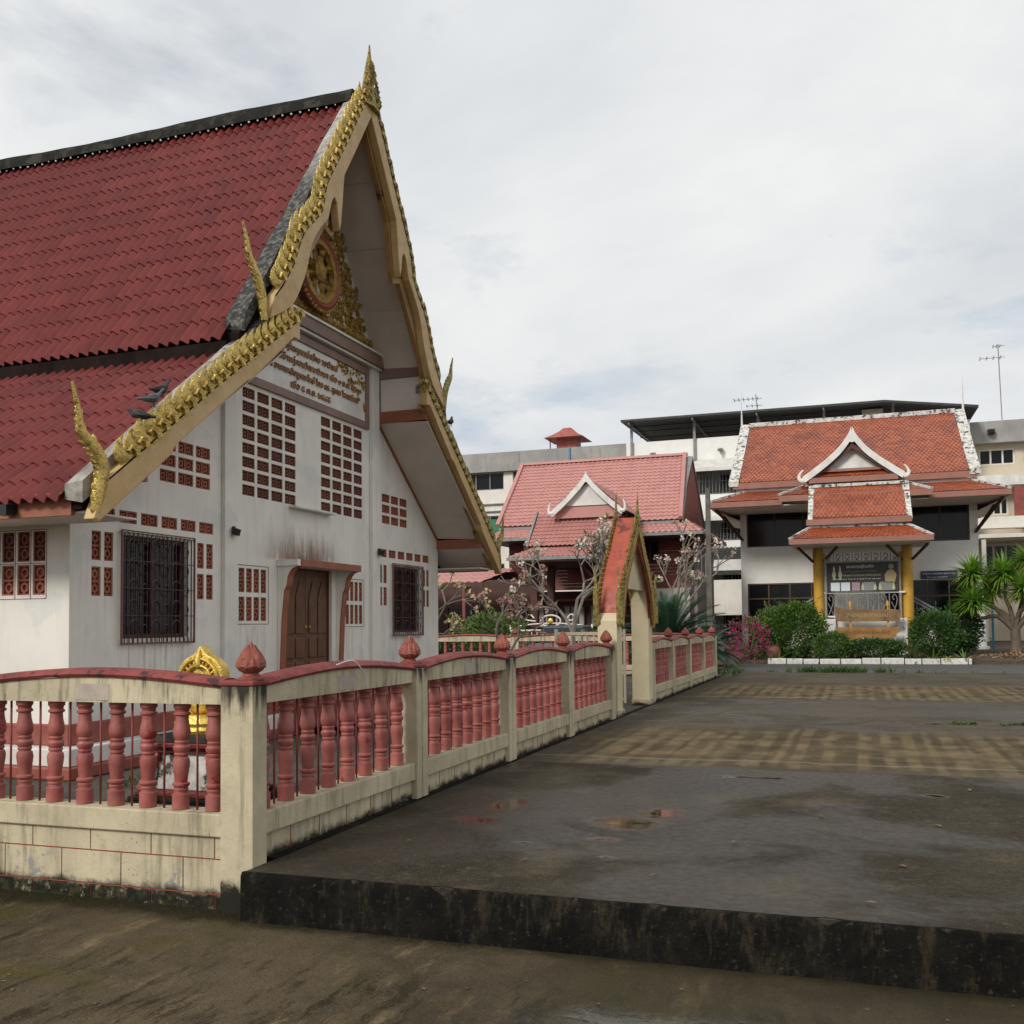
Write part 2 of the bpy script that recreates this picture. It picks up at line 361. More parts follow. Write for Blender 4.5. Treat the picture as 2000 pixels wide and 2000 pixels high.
def post_mat():
    t = NT('cream_post'); x, y, z = t.xyz()
    k = t.mix(t.ramp(t.noise(1.8, 8, 0.6), 0.3, 0.7), lin('#c8bc9f'), lin('#aa9f86'))
    k = t.mix(t.ramp(t.noise(13, 7, 0.7), 0.5, 0.8, 0, 0.5), k, lin('#857c5f'))
    # mould running down from the coping, ragged streaks
    e = t.math('SUBTRACT', z, t.math('MULTIPLY', t.noise(14, 6, 0.65, sc=(1, 1, 0.14)), 0.75))
    k = t.mix(t.ramp(e, 0.56, 0.76, 0, 0.95), k, (0.014,0.013,0.010,1))
    s1 = t.ramp(t.noise(10, 5, 0.65, sc=(1, 1, 0.06), loc=(3, 3, 3)), 0.55, 0.75, 0, 0.6)
    k = t.mix(s1, k, lin('#4b4735'))
    e2 = t.math('ADD', z, t.math('MULTIPLY', t.math('SUBTRACT', t.noise(6, 8, 0.7), 0.5), 0.35))
    k = t.mix(t.ramp(e2, -0.19, -0.08, 1, 0), k, (0.018,0.017,0.012,1))
    return t.done(k, 0.85, 0, t.bump(t.noise(45, 7, 0.7), 0.25, 0.02), 0.2)
MT['post'] = post_mat()
MT['rail_red'] = mat('rail_red', lin('#8d3d38'), lin('#6f2b28'), 5, 0.7, bump=0.35, bscale=30, wear=(lin('#3b1d1a'), 0.55, 7), speck=0.5)
MT['lotus'] = mat('lotus_red', lin('#95503f'), lin('#74372d'), 7, 0.65, bump=0.3, bscale=40, wear=(lin('#5e2a25'), 0.6, 9), var=0.2)
MT['baluster'] = mat('baluster_red', lin('#aa665c'), lin('#964e48'), 6, 0.5, bump=0.08, wear=(lin('#8c2a2c'), 0.58, 4), var=0.25, speck=0.35, scol=lin('#6b3a35'))
MT['bar_red'] = mat('iron_bar_red', lin('#8a3a35'), lin('#6a2c28'), 8, 0.6, bump=0)
MT['joint_red'] = mat('painted_joint_red', lin('#a04a40'), lin('#8a3c34'), 8, 0.7, bump=0)
MT['patch'] = mat('pink_plaster_patch', lin('#b7a99b'), lin('#a0948a'), 8, 0.85)
MT['wood_door'] = mat('brown_door', lin('#694630'), lin('#533623'), 6, 0.45, bump=0.1, bscale=30)
MT['grille'] = mat('grille_brown', lin('#4e2f2c'), lin('#3a2422'), 6, 0.5, bump=0)
MT['grille_red'] = mat('grille_frame_red', lin('#8d5a50'), lin('#744a42'), 6, 0.5, bump=0)
t = NT('dark_glass'); MT['glass'] = t.done((0.008,0.009,0.010,1), 0.08, 0, t.bump(t.noise(1.5, 2), 0.03, 0.05), 0.22)
t = NT('curtain'); MT['curtain'] = mat('pale_curtain', lin('#c9c9c4'), lin('#a8a8a4'), 5, 0.9)
MT['concrete_wall'] = mat('weathered_concrete', lin('#a3a19c'), lin('#8b8985'), 0.7, 0.85, bump=0.1, streak=0.75, scol=lin('#504f4c'))
MT['beige'] = mat('beige_paint', lin('#cdbfa9'), lin('#bfb29d'), 0.8, 0.8, streak=0.35, scol=lin('#8b8273'))
MT['pale_bldg'] = mat('pale_building', lin('#e2ddd2'), lin('#d3cec4'), 0.8, 0.8, streak=0.3, scol=lin('#97948c'))
MT['dark_metal'] = mat('dark_steel', lin('#3b3a38'), lin('#2a2928'), 3, 0.6, bump=0)
MT['grey_metal'] = mat('grey_steel', lin('#8d8d8b'), lin('#777776'), 5, 0.45, bump=0.02)
MT['black'] = mat('black_plastic', (0.012,0.012,0.012,1), rough=0.5, bump=0)
MT['lampglass'] = mat('lamp_lens', lin('#c9b97a'), rough=0.3, bump=0)
MT['maroon'] = mat('maroon_siding', lin('#8a463c'), lin('#74392f'), 3, 0.65, streak=0.2)
MT['brown_wood'] = mat('brown_timber', lin('#57342a'), lin('#412720'), 5, 0.6)
MT['yellow'] = mat('yellow_column', lin('#c99a36'), lin('#b5862a'), 2, 0.55, bump=0.05, streak=0.25, scol=lin('#7d5e22'))
MT['brown_frame'] = mat('brown_window_frame', lin('#5c4433'), lin('#4a3628'), 6, 0.5, bump=0)
MT['plank'] = mat('old_plank', lin('#8c6b45'), lin('#5f4a33'), 2.2, 0.75, bump=0.4, bscale=18)
MT['plank2'] = mat('varnished_plank', lin('#a5763c'), lin('#80582c'), 2.2, 0.6, bump=0.3, bscale=18)
MT['blue_sign'] = mat('navy_sign', lin('#1f2a55'), lin('#1a2348'), 3, 0.5, bump=0)
MT['sign_white'] = mat('sign_white', lin('#e4e6ea'), rough=0.6, bump=0)
MT['paper'] = mat('paper', lin('#d5dedf'), lin('#c3cccd'), 30, 0.8, bump=0)
MT['banner'] = mat('black_banner', lin('#3a3330'), lin('#2d2726'), 3, 0.6, bump=0)
MT['print_green'] = mat('print_pale_green', lin('#bcc29a'), lin('#9aa37d'), 30, 0.7, bump=0)
MT['print_sepia'] = mat('print_sepia', lin('#b6a377'), lin('#9a885f'), 30, 0.7, bump=0)
MT['print_grey'] = mat('print_grey', lin('#8f908c'), lin('#70706d'), 40, 0.7, bump=0)
MT['print_pink'] = mat('print_pink', lin('#b09aa0'), lin('#8c6a72'), 60, 0.7, bump=0)
MT['text_brown'] = mat('letter_brown', lin('#a87b52'), lin('#94693f'), 12, 0.5, bump=0)
MT['pigeon'] = mat('pigeon_dark', lin('#2e2e33'), lin('#202024'), 20, 0.7, bump=0)
MT['pigeon2'] = mat('pigeon_grey', lin('#6a6a6c'), lin('#4a4a4e'), 20, 0.7, bump=0)
MT['car'] = mat('car_paint_grey', lin('#5f6a70'), lin('#566066'), 2, 0.25, bump=0, spec=0.6)
MT['tyre'] = mat('tyre', (0.02,0.02,0.02,1), rough=0.9)
MT['bark'] = mat('grey_bark', lin('#8d857a'), lin('#6e675d'), 9, 0.85, bump=0.4, bscale=30)
MT['bark2'] = mat('brown_bark', lin('#6f6252'), lin('#524739'), 9, 0.85, bump=0.5, bscale=24)
def leafm(name, a, b, c=None, rough=0.45, trans=0.25):
    t = NT(name); t2 = t.noise(3.5, 4, 0.6); n = t.noise(21, 2, 0.5)
    k = t.mix(t.ramp(t2, 0.35, 0.65), a, b)
    k = t.mix(t.ramp(n, 0.35, 0.65, 0, 0.8), k, c or b)
    m = t.done(k, rough, 0)
    try: t.p.inputs['Subsurface Weight'].default_value = 0.0
    except Exception: pass
    tr = t.n('ShaderNodeBsdfTranslucent'); t.l(k, tr.inputs[0])
    ms = t.n('ShaderNodeMixShader'); ms.inputs[0].default_value = trans
    t.l(t.p.outputs[0], ms.inputs[1]); t.l(tr.outputs[0], ms.inputs[2]); t.l(ms.outputs[0], t.out.inputs[0]); return m
MT['leaf'] = leafm('leaf_green', (0.05,0.11,0.018,1), (0.09,0.17,0.03,1), (0.03,0.07,0.015,1))
MT['leaf_dark'] = leafm('leaf_dark', (0.042,0.10,0.022,1), (0.075,0.15,0.032,1), (0.028,0.07,0.018,1))
MT['leaf_light'] = leafm('leaf_light', (0.10,0.20,0.025,1), (0.16,0.27,0.04,1), (0.07,0.14,0.02,1))
MT['leaf_olive'] = leafm('leaf_olive', (0.11,0.15,0.04,1), (0.16,0.21,0.06,1), (0.06,0.10,0.03,1))
MT['leaf_yellow'] = leafm('leaf_yellow', (0.42,0.40,0.07,1), (0.30,0.36,0.06,1), (0.45,0.32,0.05,1))
MT['leaf_pink'] = leafm('leaf_pink', (0.45,0.20,0.13,1), (0.35,0.22,0.10,1), (0.30,0.14,0.10,1))
MT['frond'] = leafm('cycad_green', (0.035,0.085,0.045,1), (0.055,0.12,0.06,1), (0.022,0.058,0.03,1), 0.4, 0.12)
MT['sword'] = leafm('sword_leaf', (0.16,0.32,0.03,1), (0.24,0.42,0.05,1), (0.10,0.22,0.025,1), 0.4, 0.3)
MT['sword_dry'] = leafm('sword_leaf_yellow', (0.22,0.30,0.04,1), (0.30,0.32,0.05,1), (0.16,0.24,0.03,1), 0.45, 0.3)
MT['magenta'] = leafm('bougainvillea_bract', (0.42,0.02,0.14,1), (0.55,0.04,0.20,1), (0.30,0.01,0.09,1), 0.6, 0.35)
MT['flower'] = leafm('frangipani_flower', (0.75,0.70,0.62,1), (0.68,0.52,0.46,1), (0.80,0.74,0.60,1), 0.6, 0.3)
MT['flower_pink'] = leafm('frangipani_bud', (0.50,0.27,0.25,1), (0.42,0.22,0.18,1), (0.55,0.38,0.32,1), 0.6, 0.3)
MT['flower_yellow'] = leafm('frangipani_yellow', (0.72,0.60,0.32,1), (0.66,0.46,0.22,1), (0.74,0.66,0.46,1), 0.6, 0.3)
MT['white_kerb'] = mat('white_kerb', lin('#dad8d2'), lin('#b7b4ad'), 6, 0.75, bump=0.2, wear=((0.05,0.05,0.045,1), 0.60, 5), var=0.15)
MT['soil'] = mat('soil', lin('#5b4b3b'), lin('#40362b'), 6, 0.95, bump=0.5, bscale=25)
MT['blue_pipe'] = mat('blue_pipe', lin('#4a93b0'), lin('#3f7f98'), 5, 0.5, bump=0)
MT['awning_white'] = mat('white_awning', lin('#dcdad4'), lin('#c4c2bc'), 3, 0.6, bump=0)
MT['green_net'] = mat('green_sheet', lin('#2c7a55'), lin('#246a49'), 3, 0.7, bump=0)
MT['terra_pot'] = mat('terracotta_pot', lin('#7c5340'), lin('#664334'), 6, 0.8)
MT['asphalt'] = mat('asphalt', lin('#55524d'), lin('#454340'), 2, 0.75, bump=0.3, bscale=120)
MT['dry_leaf'] = mat('dry_leaf', lin('#8a6a4a'), lin('#5e4432'), 10, 0.8, bump=0, var=0.3)
MT['chip'] = mat('brown_chips', lin('#9b7d5f'), lin('#70563f'), 12, 0.9, bump=0, var=0.4)
# ---------------------------------------------------------------- ground
PUDDLES = [(-2.80,7.95,0.20,0.34),(-2.82,7.28,0.26,0.15),(-1.66,7.45,0.36,0.30),(-1.52,7.92,0.24,0.26),(-1.70,6.85,0.14,0.10),
           (-1.55,6.35,0.08,0.05),(-1.1,9.98,0.55,0.10),(0.60,9.32,0.17,0.10),(1.6,8.3,0.3,0.16),(-2.2,6.6,0.10,0.05)]
def wet_concrete(name, ribbed=False, base=('#57534c','#45423c'), brown=('#756850','#594e3d'), puddles=(), wet=0.5, yspan=None, wseed=0):
    t = NT(name); x, y, z = t.xyz()
    k = t.mix(t.ramp(t.noise(0.55, 8, 0.65, loc=(wseed, 0, 0)), 0.38, 0.64), lin(base[0]), lin(base[1]))
    k = t.mix(t.ramp(t.noise(3.2, 8, 0.7), 0.45, 0.75, 0, 0.5), k, lin('#35322c'))
    k = t.mix(t.ramp(t.noise(1.1, 6, 0.6, loc=(7, wseed, 0)), 0.52, 0.68, 0, 0.55), k, lin('#675c46'))
    k = t.mix(t.ramp(t.noise(110, 2, 0.5), 0.61, 0.70, 0, 0.75), k, lin('#8f8574'))
    k = t.mix(t.ramp(t.noise(150, 2, 0.5, loc=(3, 3, 3)), 0.60, 0.72, 0, 0.6), k, lin('#23211d'))
    k = t.mix(t.ramp(t.noise(24, 6, 0.75, loc=(1, 7, 2)), 0.40, 0.66, 0, 0.55), k, lin('#2a261f'))
    k = t.mix(t.ramp(t.noise(9, 7, 0.7, loc=(6, 2, 2)), 0.52, 0.70, 0, 0.35), k, lin('#6b604f'))
    wetm = t.ramp(t.noise(0.55, 7, 0.62, loc=(wseed*3+2, 5, 0), dist=0.6), 0.62-wet*0.22, 0.76-wet*0.22)
    if ribbed:
        cmb = t.n('ShaderNodeCombineXYZ'); t.l(t.math('ADD', x, t.math('MULTIPLY', t.noise(0.9, 4, 0.6), 0.35)), cmb.inputs[0])
        t.l(t.math('MULTIPLY', y, 0.10), cmb.inputs[1])
        ph = t.math('ADD', t.math('MULTIPLY', x, 23.0), t.math('ADD', t.math('MULTIPLY', t.noise(1.6, 3, 0.6, sc=(1, 0.012, 1)), 18.0), t.math('MULTIPLY', t.noise(1.2, 5, 0.6), 5.0))); rib = t.ramp(t.math('SINE', ph), -0.7, 0.9)
        rib2 = t.math('MULTIPLY', rib, t.ramp(t.noise(0.8, 8, 0.72, loc=(2, 2, 2)), 0.36, 0.62, 0.25, 1.0))
        br = t.mix(t.ramp(t.noise(2.0, 7, 0.6), 0.35, 0.65), lin(brown[0]), lin(brown[1]))
        br = t.mix(t.math('MULTIPLY', rib2, 0.62), br, lin('#372f24'))
        e = t.math('MULTIPLY', t.ramp(t.math('ADD', y, t.math('MULTIPLY', t.noise(1.1, 8, 0.7), 1.2)), yspan[0]+0.35, yspan[0]+1.15), t.ramp(t.math('ADD', y, t.math('MULTIPLY', t.noise(0.6, 5, 0.6), 1.8)), yspan[1]-0.6, yspan[1]+0.5, 1, 0))
        e = t.math('MULTIPLY', e, t.ramp(t.math('ADD', x, t.math('MULTIPLY', t.noise(0.7, 5, 0.6), 2.0)), -2.7, -1.7))
        k = t.mix(e, k, br)
        wetm = t.math('MULTIPLY', wetm, t.math('SUBTRACT', 1.0, t.math('MULTIPLY', e, 0.92)))
        k = t.mix(t.ramp(t.math('ABSOLUTE', t.math('SUBTRACT', y, t.math('ADD', yspan[0]+0.35, t.math('MULTIPLY', t.noise(0.6, 7, 0.7), 0.5)))), 0.01, 0.09, 0.4, 0), k, lin('#8a8072'))
    k = t.mix(t.math('MULTIPLY', wetm, 0.42), k, lin('#26241f'))
    pm = None
    for (px, py, rx, ry) in puddles:
        d = t.math('ADD', t.math('POWER', t.math('DIVIDE', t.math('SUBTRACT', x, px), rx), 2.0), t.math('POWER', t.math('DIVIDE', t.math('SUBTRACT', y, py), ry), 2.0))
        pm = d if pm is None else t.math('MINIMUM', pm, d)
    ro = t.math('SUBTRACT', t.ramp(t.noise(14, 5, 0.6), 0.3, 0.7, 0.62, 0.82), t.math('MULTIPLY', wetm, 0.34))
    bst = t.math('SUBTRACT', 1.0, t.math('MULTIPLY', wetm, 0.55))
    if pm is not None:
        pk = t.ramp(t.math('ADD', pm, t.math('MULTIPLY', t.noise(4.5, 7, 0.7), 3.4)), 1.7, 2.7, 1, 0)
        k = t.mix(t.math('MULTIPLY', pk, 0.7), k, lin('#1c1a16'))
        ro = t.math('SUBTRACT', ro, t.math('MULTIPLY', pk, 0.75), clamp=True); ro = t.math('MAXIMUM', ro, 0.03)
        bst = t.math('MULTIPLY', bst, t.math('SUBTRACT', 1.0, pk))
    h = t.math('MULTIPLY', t.noise(85, 4, 0.7), bst)
    b = t.n('ShaderNodeBump'); b.inputs['Strength'].default_value = 0.35; b.inputs['Distance'].default_value = 0.012; t.l(h, b.inputs['Height'])
    sp_ = t.math('ADD', 0.02, t.math('MULTIPLY', wetm, 0.11))
    if pm is not None: sp_ = t.math('ADD', sp_, t.math('MULTIPLY', pk, 0.35))
    return t.done(k, ro, 0, b.outputs[0], sp_)
M_low = None
def low_mat():
    t = NT('lower_concrete'); x, y, z = t.xyz()
    k = t.mix(t.ramp(t.noise(0.9, 9, 0.7), 0.35, 0.65), lin('#594e3d'), lin('#3d362a'))
    cmb = t.n('ShaderNodeCombineXYZ'); t.l(t.math('ADD', x, t.math('MULTIPLY', t.noise(2.2, 5, 0.65), 0.22)), cmb.inputs[0]); t.l(t.math('MULTIPLY', y, 0.22), cmb.inputs[1])
    pale = t.math('MULTIPLY', t.ramp(t.noise(5.0, 9, 0.75, vec=cmb.outputs[0], loc=(3, 1, 0)), 0.50, 0.66), t.ramp(t.noise(1.7, 6, 0.65), 0.42, 0.62))
    k = t.mix(t.math('MULTIPLY', pale, 0.85), k, lin('#7c6b51'))
    rib = t.math('MULTIPLY', t.ramp(t.noise(6.5, 8, 0.7, vec=cmb.outputs[0]), 0.50, 0.62), t.ramp(t.math('ADD', y, t.math('MULTIPLY', t.noise(2.2, 6), 0.9)), 5.5, 4.9, 0.15, 0.85))
    k = t.mix(rib, k, lin('#282318'))
    k = t.mix(t.ramp(t.noise(1.3, 6, 0.6, loc=(4, 1, 0)), 0.52, 0.68, 0, 0.65), k, lin('#48421d'))
    k = t.mix(t.ramp(t.math('ADD', y, t.math('MULTIPLY', t.noise(5, 7), 0.3)), 5.30, 5.50, 0, 0.85), k, lin('#1d1c0d'))
    k = t.mix(t.ramp(t.noise(75, 3, 0.6), 0.52, 0.70, 0, 0.65), k, lin('#25221a'))
    k = t.mix(t.ramp(t.noise(120, 2, 0.5, loc=(2, 2, 2)), 0.63, 0.70, 0, 0.6), k, lin('#8d7e64'))
    d = t.math('ADD', t.math('POWER', t.math('DIVIDE', t.math('SUBTRACT', x, -0.75), 0.75), 2.0), t.math('POWER', t.math('DIVIDE', t.math('SUBTRACT', y, 4.45), 0.24), 2.0))
    pk = t.ramp(t.math('ADD', d, t.math('MULTIPLY', t.noise(5, 6, 0.65), 2.6)), 1.6, 2.6, 1, 0)
    wm = t.ramp(t.math('ADD', x, t.math('MULTIPLY', t.noise(1.0, 5), 1.6)), -1.6, -0.2)
    k = t.mix(t.math('MULTIPLY', wm, 0.55), k, lin('#2b2514'))
    ro = t.math('SUBTRACT', t.math('SUBTRACT', 0.85, t.math('MULTIPLY', wm, 0.2)), t.math('MULTIPLY', pk, 0.6)); ro = t.math('MAXIMUM', ro, 0.05)
    h = t.math('MULTIPLY', t.math('ADD', t.noise(70, 5, 0.7), t.math('MULTIPLY', t.noise(9, 6, 0.7), 2.0)), t.math('SUBTRACT', 1.0, t.math('MULTIPLY', pk, 0.9)))
    sp_ = t.math('ADD', 0.08, t.math('ADD', t.math('MULTIPLY', wm, 0.15), t.math('MULTIPLY', pk, 0.3)))
    return t.done(k, ro, 0, t.bump(h, 0.4, 0.02), sp_)
def kerb_mat():
    t = NT('kerb_mould'); x, y, z = t.xyz()
    k = t.mix(t.ramp(t.noise(3, 8, 0.7), 0.4, 0.7), (0.006,0.006,0.005,1), (0.016,0.015,0.012,1))
    k = t.mix(t.ramp(t.noise(8, 9, 0.78, sc=(1, 1, 0.3)), 0.50, 0.66, 0, 0.7), k, lin('#443c2f'))
    k = t.mix(t.ramp(t.noise(26, 6, 0.7, loc=(1, 5, 2)), 0.58, 0.68, 0, 0.7), k, lin('#4d463a'))
    return t.done(k, 0.95, 0, t.bump(t.noise(30, 8, 0.7), 0.8, 0.04), 0.12)
ZL = -0.29
gm = low_mat()
m = MB(); m.quad((-1500,-1500,ZL),(1500,-1500,ZL),(1500,1500,ZL),(-1500,1500,ZL))
tag(m.build('ground', gm, fixn=False), kind='structure')
pav = empty('pavement', (0, 18, ZL)); tag(pav, 'wet grey concrete forecourt of broad slabs', None, kind='structure')
XR = 60; XL = -3.6
bands = [(5.34,10.52,False),(10.52,15.22,True),(15.22,20.12,False),(20.12,25.62,True),(25.62,31.0,False)]
for i, (y0, y1, rb) in enumerate(bands):
    mm = wet_concrete('slab_concrete_%d' % i, rb, puddles=PUDDLES if i == 0 else ([(1.2,15.75,0.5,0.14),(2.3,15.9,0.6,0.12)] if i == 2 else ()), wet=(1.0, 0.5, 0.85, 0.5, 0.35)[i],
         yspan=(y0, y1), wseed=i*1.7, base=(('#4a443a','#332e26') if i == 0 else ('#625b50','#4f493f')))
    # a gentle grid so the slab is not dead flat
    nx, ny = 60, 12; s = MB()
    vs = []
    for a in range(ny+1):
        for b in range(nx+1):
            X = XL+(XR-XL)*(b/nx)**2.2; Y = lerp(y0+0.006, y1-0.006, a/ny)
            edge = 0 if a in (0, ny) or b in (0, nx) else 1
            vs.append((X, Y, 0.006*edge*mnoise.noise(Vector((X*0.5, Y*0.5, i)))-0.001*i))
    fs = [(a*(nx+1)+b, a*(nx+1)+b+1, (a+1)*(nx+1)+b+1, (a+1)*(nx+1)+b) for a in range(ny) for b in range(nx)]
    s.add(vs, fs)
    s.quad((XL,y0+0.006,0),(XR,y0+0.006,0),(XR,y0+0.006,ZL),(XL,y0+0.006,ZL)); s.quad((XL,y1-0.006,0),(XR,y1-0.006,0),(XR,y1-0.006,ZL),(XL,y1-0.006,ZL))
    s.build('slab', mm, pav, smooth='all' if False else False)
km = kerb_mat()
s = MB()
n = 260; vs = []
for a, zz in enumerate((0.004, -0.02, -0.12, -0.22, ZL-0.01)):      # uneven broken kerb face
    for b in range(n+1):
        X = -3.603+(XR+3.603)*(b/n)**2.4
        o = 0.012*mnoise.noise(Vector((X*2.1, zz*6, 0)))+0.008*mnoise.noise(Vector((X*7, zz*15, 3)))
        ch = max(0, mnoise.noise(Vector((X*3.3, 9, 1)))-0.2)*0.13+max(0, mnoise.noise(Vector((X*9, 4, 7)))-0.2)*0.07
        vs.append((X, 5.328-(0.0 if a == 0 else 0.014)+o*(0.5 if a == 0 else 1)+(ch if a < 2 else 0), zz+((0.005*mnoise.noise(Vector((X*5, 1, 1)))-ch*0.15) if a == 0 else -ch*0.5 if a == 1 else 0)))
fs = [(a*(n+1)+b, a*(n+1)+b+1, (a+1)*(n+1)+b+1, (a+1)*(n+1)+b) for a in range(4) for b in range(n)]
s.add(vs, fs); s.add([(x, max(5.355, y+0.012), 0.003) for (x, y, z) in vs[:n+1]], [])
b0 = len(vs); s.f += [(b, b+1, b0+b+1, b0+b) for b in range(n)]
s.build('kerb_face', km, pav, smooth=30)
m = MB(); m.box(-3.672, -3.596, 5.69, 28.4, ZL, 0.010); m.build('footing', km, pav)
ym = wet_concrete('yard_concrete', base=('#6a6862','#55534d'), wet=0.6, wseed=4)
m = MB(); m.box(-80, -3.67, 5.60, 31.0, ZL-0.05, -0.002)
tag(m.build('yard_ground', ym), kind='structure')
m = MB(); m.box(-200, 200, 31.0, 38.05, ZL-0.05, -0.04); tag(m.build('road', MT['asphalt']), kind='structure')
m = MB(); m.prism([(38.05, ZL-0.05), (38.05, 0.10), (46, 0.34), (60, 0.36), (400, 0.36), (400, ZL-0.05)], 0, -300, 300); tag(m.build('garden_ground', MT['soil']), kind='structure')
# rear compound floor (house side), a little above the road so it meets the rear balustrade
m = MB(); m.box(-80, -4.2, 31.0, 38.04, ZL-0.06, 0.0); tag(m.build('compound_ground', MT['soil']), kind='structure')
# white painted kerb stones
kb = empty('white_kerb_row', (0.3, 38.0, -0.04), 'row of white painted kerb stones edging the garden bed', 'kerb')
x = -3.1
while x < 3.75:
    w = random.uniform(0.55, 0.95); a = random.uniform(-0.02, 0.02)
    m = MB(); m.box(x, min(x+w-0.03, 3.75), 37.85+a, 38.03+a, -0.04, 0.17+random.uniform(-0.02, 0.015)); m.build('kerb_stone', MT['white_kerb'], kb, bevel=0.02)
    x += w
# ---------------------------------------------------------------- the hall
XW = -7.74; YC = 13.2; XB = -6.68
hall = empty('assembly_hall', (XW-4, YC, 0), 'white gabled hall with red tiled tiered roof and golden bargeboards', 'temple hall')
ZR, SU = 9.5, 1.40                     # ridge height, upper slope
def up_z(d): return ZR-SU*d
def lo_z(d): return 2.82+0.79*(5.7-d)
def so_u(d): return 9.33-1.515*d       # soffits
def so_l(d): return 5.02-0.717*(d-2.26)
# facade with real openings
holes = []                              # (y0,y1,z0,z1)
bricks = []                             # (y0,y1,z0,z1,material)
def grid(y0, y1, z0, z1, nc, nr, gy, gz, mt, skip=()):
    w = (y1-y0-(nc-1)*gy)/nc; h = (z1-z0-(nr-1)*gz)/nr
    for i in range(nc):
        for j in range(nr):
            if (i, j) in skip: continue
            b = (y0+i*(w+gy), y0+i*(w+gy)+w, z0+j*(h+gz), z0+j*(h+gz)+h); holes.append(b); bricks.append(b+(mt,))
grid(11.44, 12.79, 3.285, 4.76, 4, 8, 0.06, 0.045, 'vent_dark')
grid(13.53, 14.885, 3.285, 4.76, 4, 8, 0.06, 0.045, 'vent_dark')
grid(15.62, 16.64, 3.29, 3.81, 3, 3, 0.05, 0.045, 'terracotta')
grid(9.76, 10.73, 3.25, 3.78, 3, 3, 0.05, 0.045, 'terracotta', skip=())
grid(15.52, 17.61, 2.70, 2.84, 6, 1, 0.08, 0.05, 'terracotta')
grid(8.72, 10.80, 2.69, 2.83, 6, 1, 0.07, 0.05, 'terracotta')
for a, b in ((8.655, 8.985), (10.475, 10.795), (15.49, 15.80), (17.33, 17.62)): grid(a, b, 1.86, 2.565, 2, 2, 0.05, 0.07, 'terracotta')
grid(11.36, 12.02, 1.59, 2.30, 4, 2, 0.035, 0.06, 'terracotta')
grid(14.30, 14.88, 1.54, 2.23, 4, 2, 0.035, 0.06, 'terracotta')
WIN = [(9.14, 10.28, 1.39, 2.56), (16.02, 17.16, 1.39, 2.56)]
DOOR = (12.52, 13.86, 0.52, 2.38)
for w in WIN: holes.append(w)
holes.append(DOOR)
def top(y):
    d = abs(y-YC)
    return so_u(d)+0.12 if d < 2.26 else so_l(d)+0.12
def facade(xf, xb):
    ys = sorted(set([8.34, 18.06, YC, YC-2.26, YC+2.26]+[h[0] for h in holes]+[h[1] for h in holes]))
    m = MB()
    for a, b in zip(ys[:-1], ys[1:]):
        if b-a < 1e-4: continue
        mid = (a+b)/2
        hs = sorted([(h[2], h[3]) for h in holes if h[0] < mid < h[1]])
        za = 0.30
        e = 1e-4
        ta, tb = top(a+e), top(b-e)
        segs = []
        for z0, z1 in hs: segs.append((za, z0)); za = z1
        for z0, z1 in segs:
            m.quad((xf,a,z0),(xf,b,z0),(xf,b,z1),(xf,a,z1)); m.quad((xb,a,z0),(xb,a,z1),(xb,b,z1),(xb,b,z0))
        m.add([(xf,a,za),(xf,b,za),(xf,b,tb),(xf,a,ta)], [(0,1,2,3)]); m.add([(xb,a,za),(xb,b,za),(xb,b,tb),(xb,a,ta)], [(3,2,1,0)])
    for y0, y1, z0, z1 in holes:
        m.quad((xf,y0,z0),(xb,y0,z0),(xb,y0,z1),(xf,y0,z1)); m.quad((xf,y1,z0),(xf,y1,z1),(xb,y1,z1),(xb,y1,z0))
        m.quad((xf,y0,z0),(xf,y1,z0),(xb,y1,z0),(xb,y0,z0)); m.quad((xf,y0,z1),(xb,y0,z1),(xb,y1,z1),(xf,y1,z1))
    return m
facade(XW, XW-0.16).build('wall', MT['wall'], hall, fixn=False)
# perforated blocks: one mesh per size
_bm = {}
def block_mesh(w, h, mt):
    key = (round(w, 3), round(h, 3), mt)
    if key in _bm: return _bm[key]
    m = MB(); t = 0.014; d0, d1 = -0.10, -0.010; m.quad((-0.045,-w/2,0),(-0.045,w/2,0),(-0.045,w/2,h),(-0.045,-w/2,h))
    m.box(d0, d1, -w/2, w/2, 0, t); m.box(d0, d1, -w/2, w/2, h-t, h); m.box(d0, d1, -w/2, -w/2+t, t, h-t); m.box(d0, d1, w/2-t, w/2, t, h-t)
    if w >= h:
        ncell, L_ = 2, w
        for i in range(ncell):
            cy = -w/2+(i+0.5)*w/ncell; r = min(w/ncell, h)*0.30
            m.lathe([(r, d0), (r, d1-0.008), (r*0.5, d1-0.008), (r*0.5, d0)], (0, cy, h/2), 8, 0)
            for sy, sz in ((1,1),(1,-1),(-1,1),(-1,-1)):
                m.add([(d1-0.012, cy+sy*r*0.6, h/2+sz*r*0.6-0.012), (d1-0.012, cy+sy*r*0.6, h/2+sz*r*0.6+0.012), (d1-0.012, cy+sy*w/ncell*0.5, h/2+sz*h*0.5), (d0, cy+sy*r*0.6, h/2+sz*r*0.6), (d0, cy+sy*w/ncell*0.5, h/2+sz*h*0.5)], [(0,1,2),(1,2,4,3),(0,2,4,3)])
        m.box(d0, d1-0.006, -0.012, 0.012, t, h-t)
    else:
        for i in range(2):
            cz = (i+0.5)*h/2; r = min(h/2, w)*0.36
            m.lathe([(r, d0), (r, d1-0.008), (r*0.55, d1-0.008), (r*0.55, d0)], (0, 0, cz), 8, 0)
            m.box(d0, d1-0.012, -0.008, 0.008, i*h/2+t, cz-r); m.box(d0, d1-0.012, -0.008, 0.008, cz+r, (i+1)*h/2-t*0.5)
        m.box(d0, d1-0.004, -w/2, w/2, h/2-0.012, h/2+0.012)
    _bm[key] = m.mesh('vent_block', MT[mt]); return _bm[key]
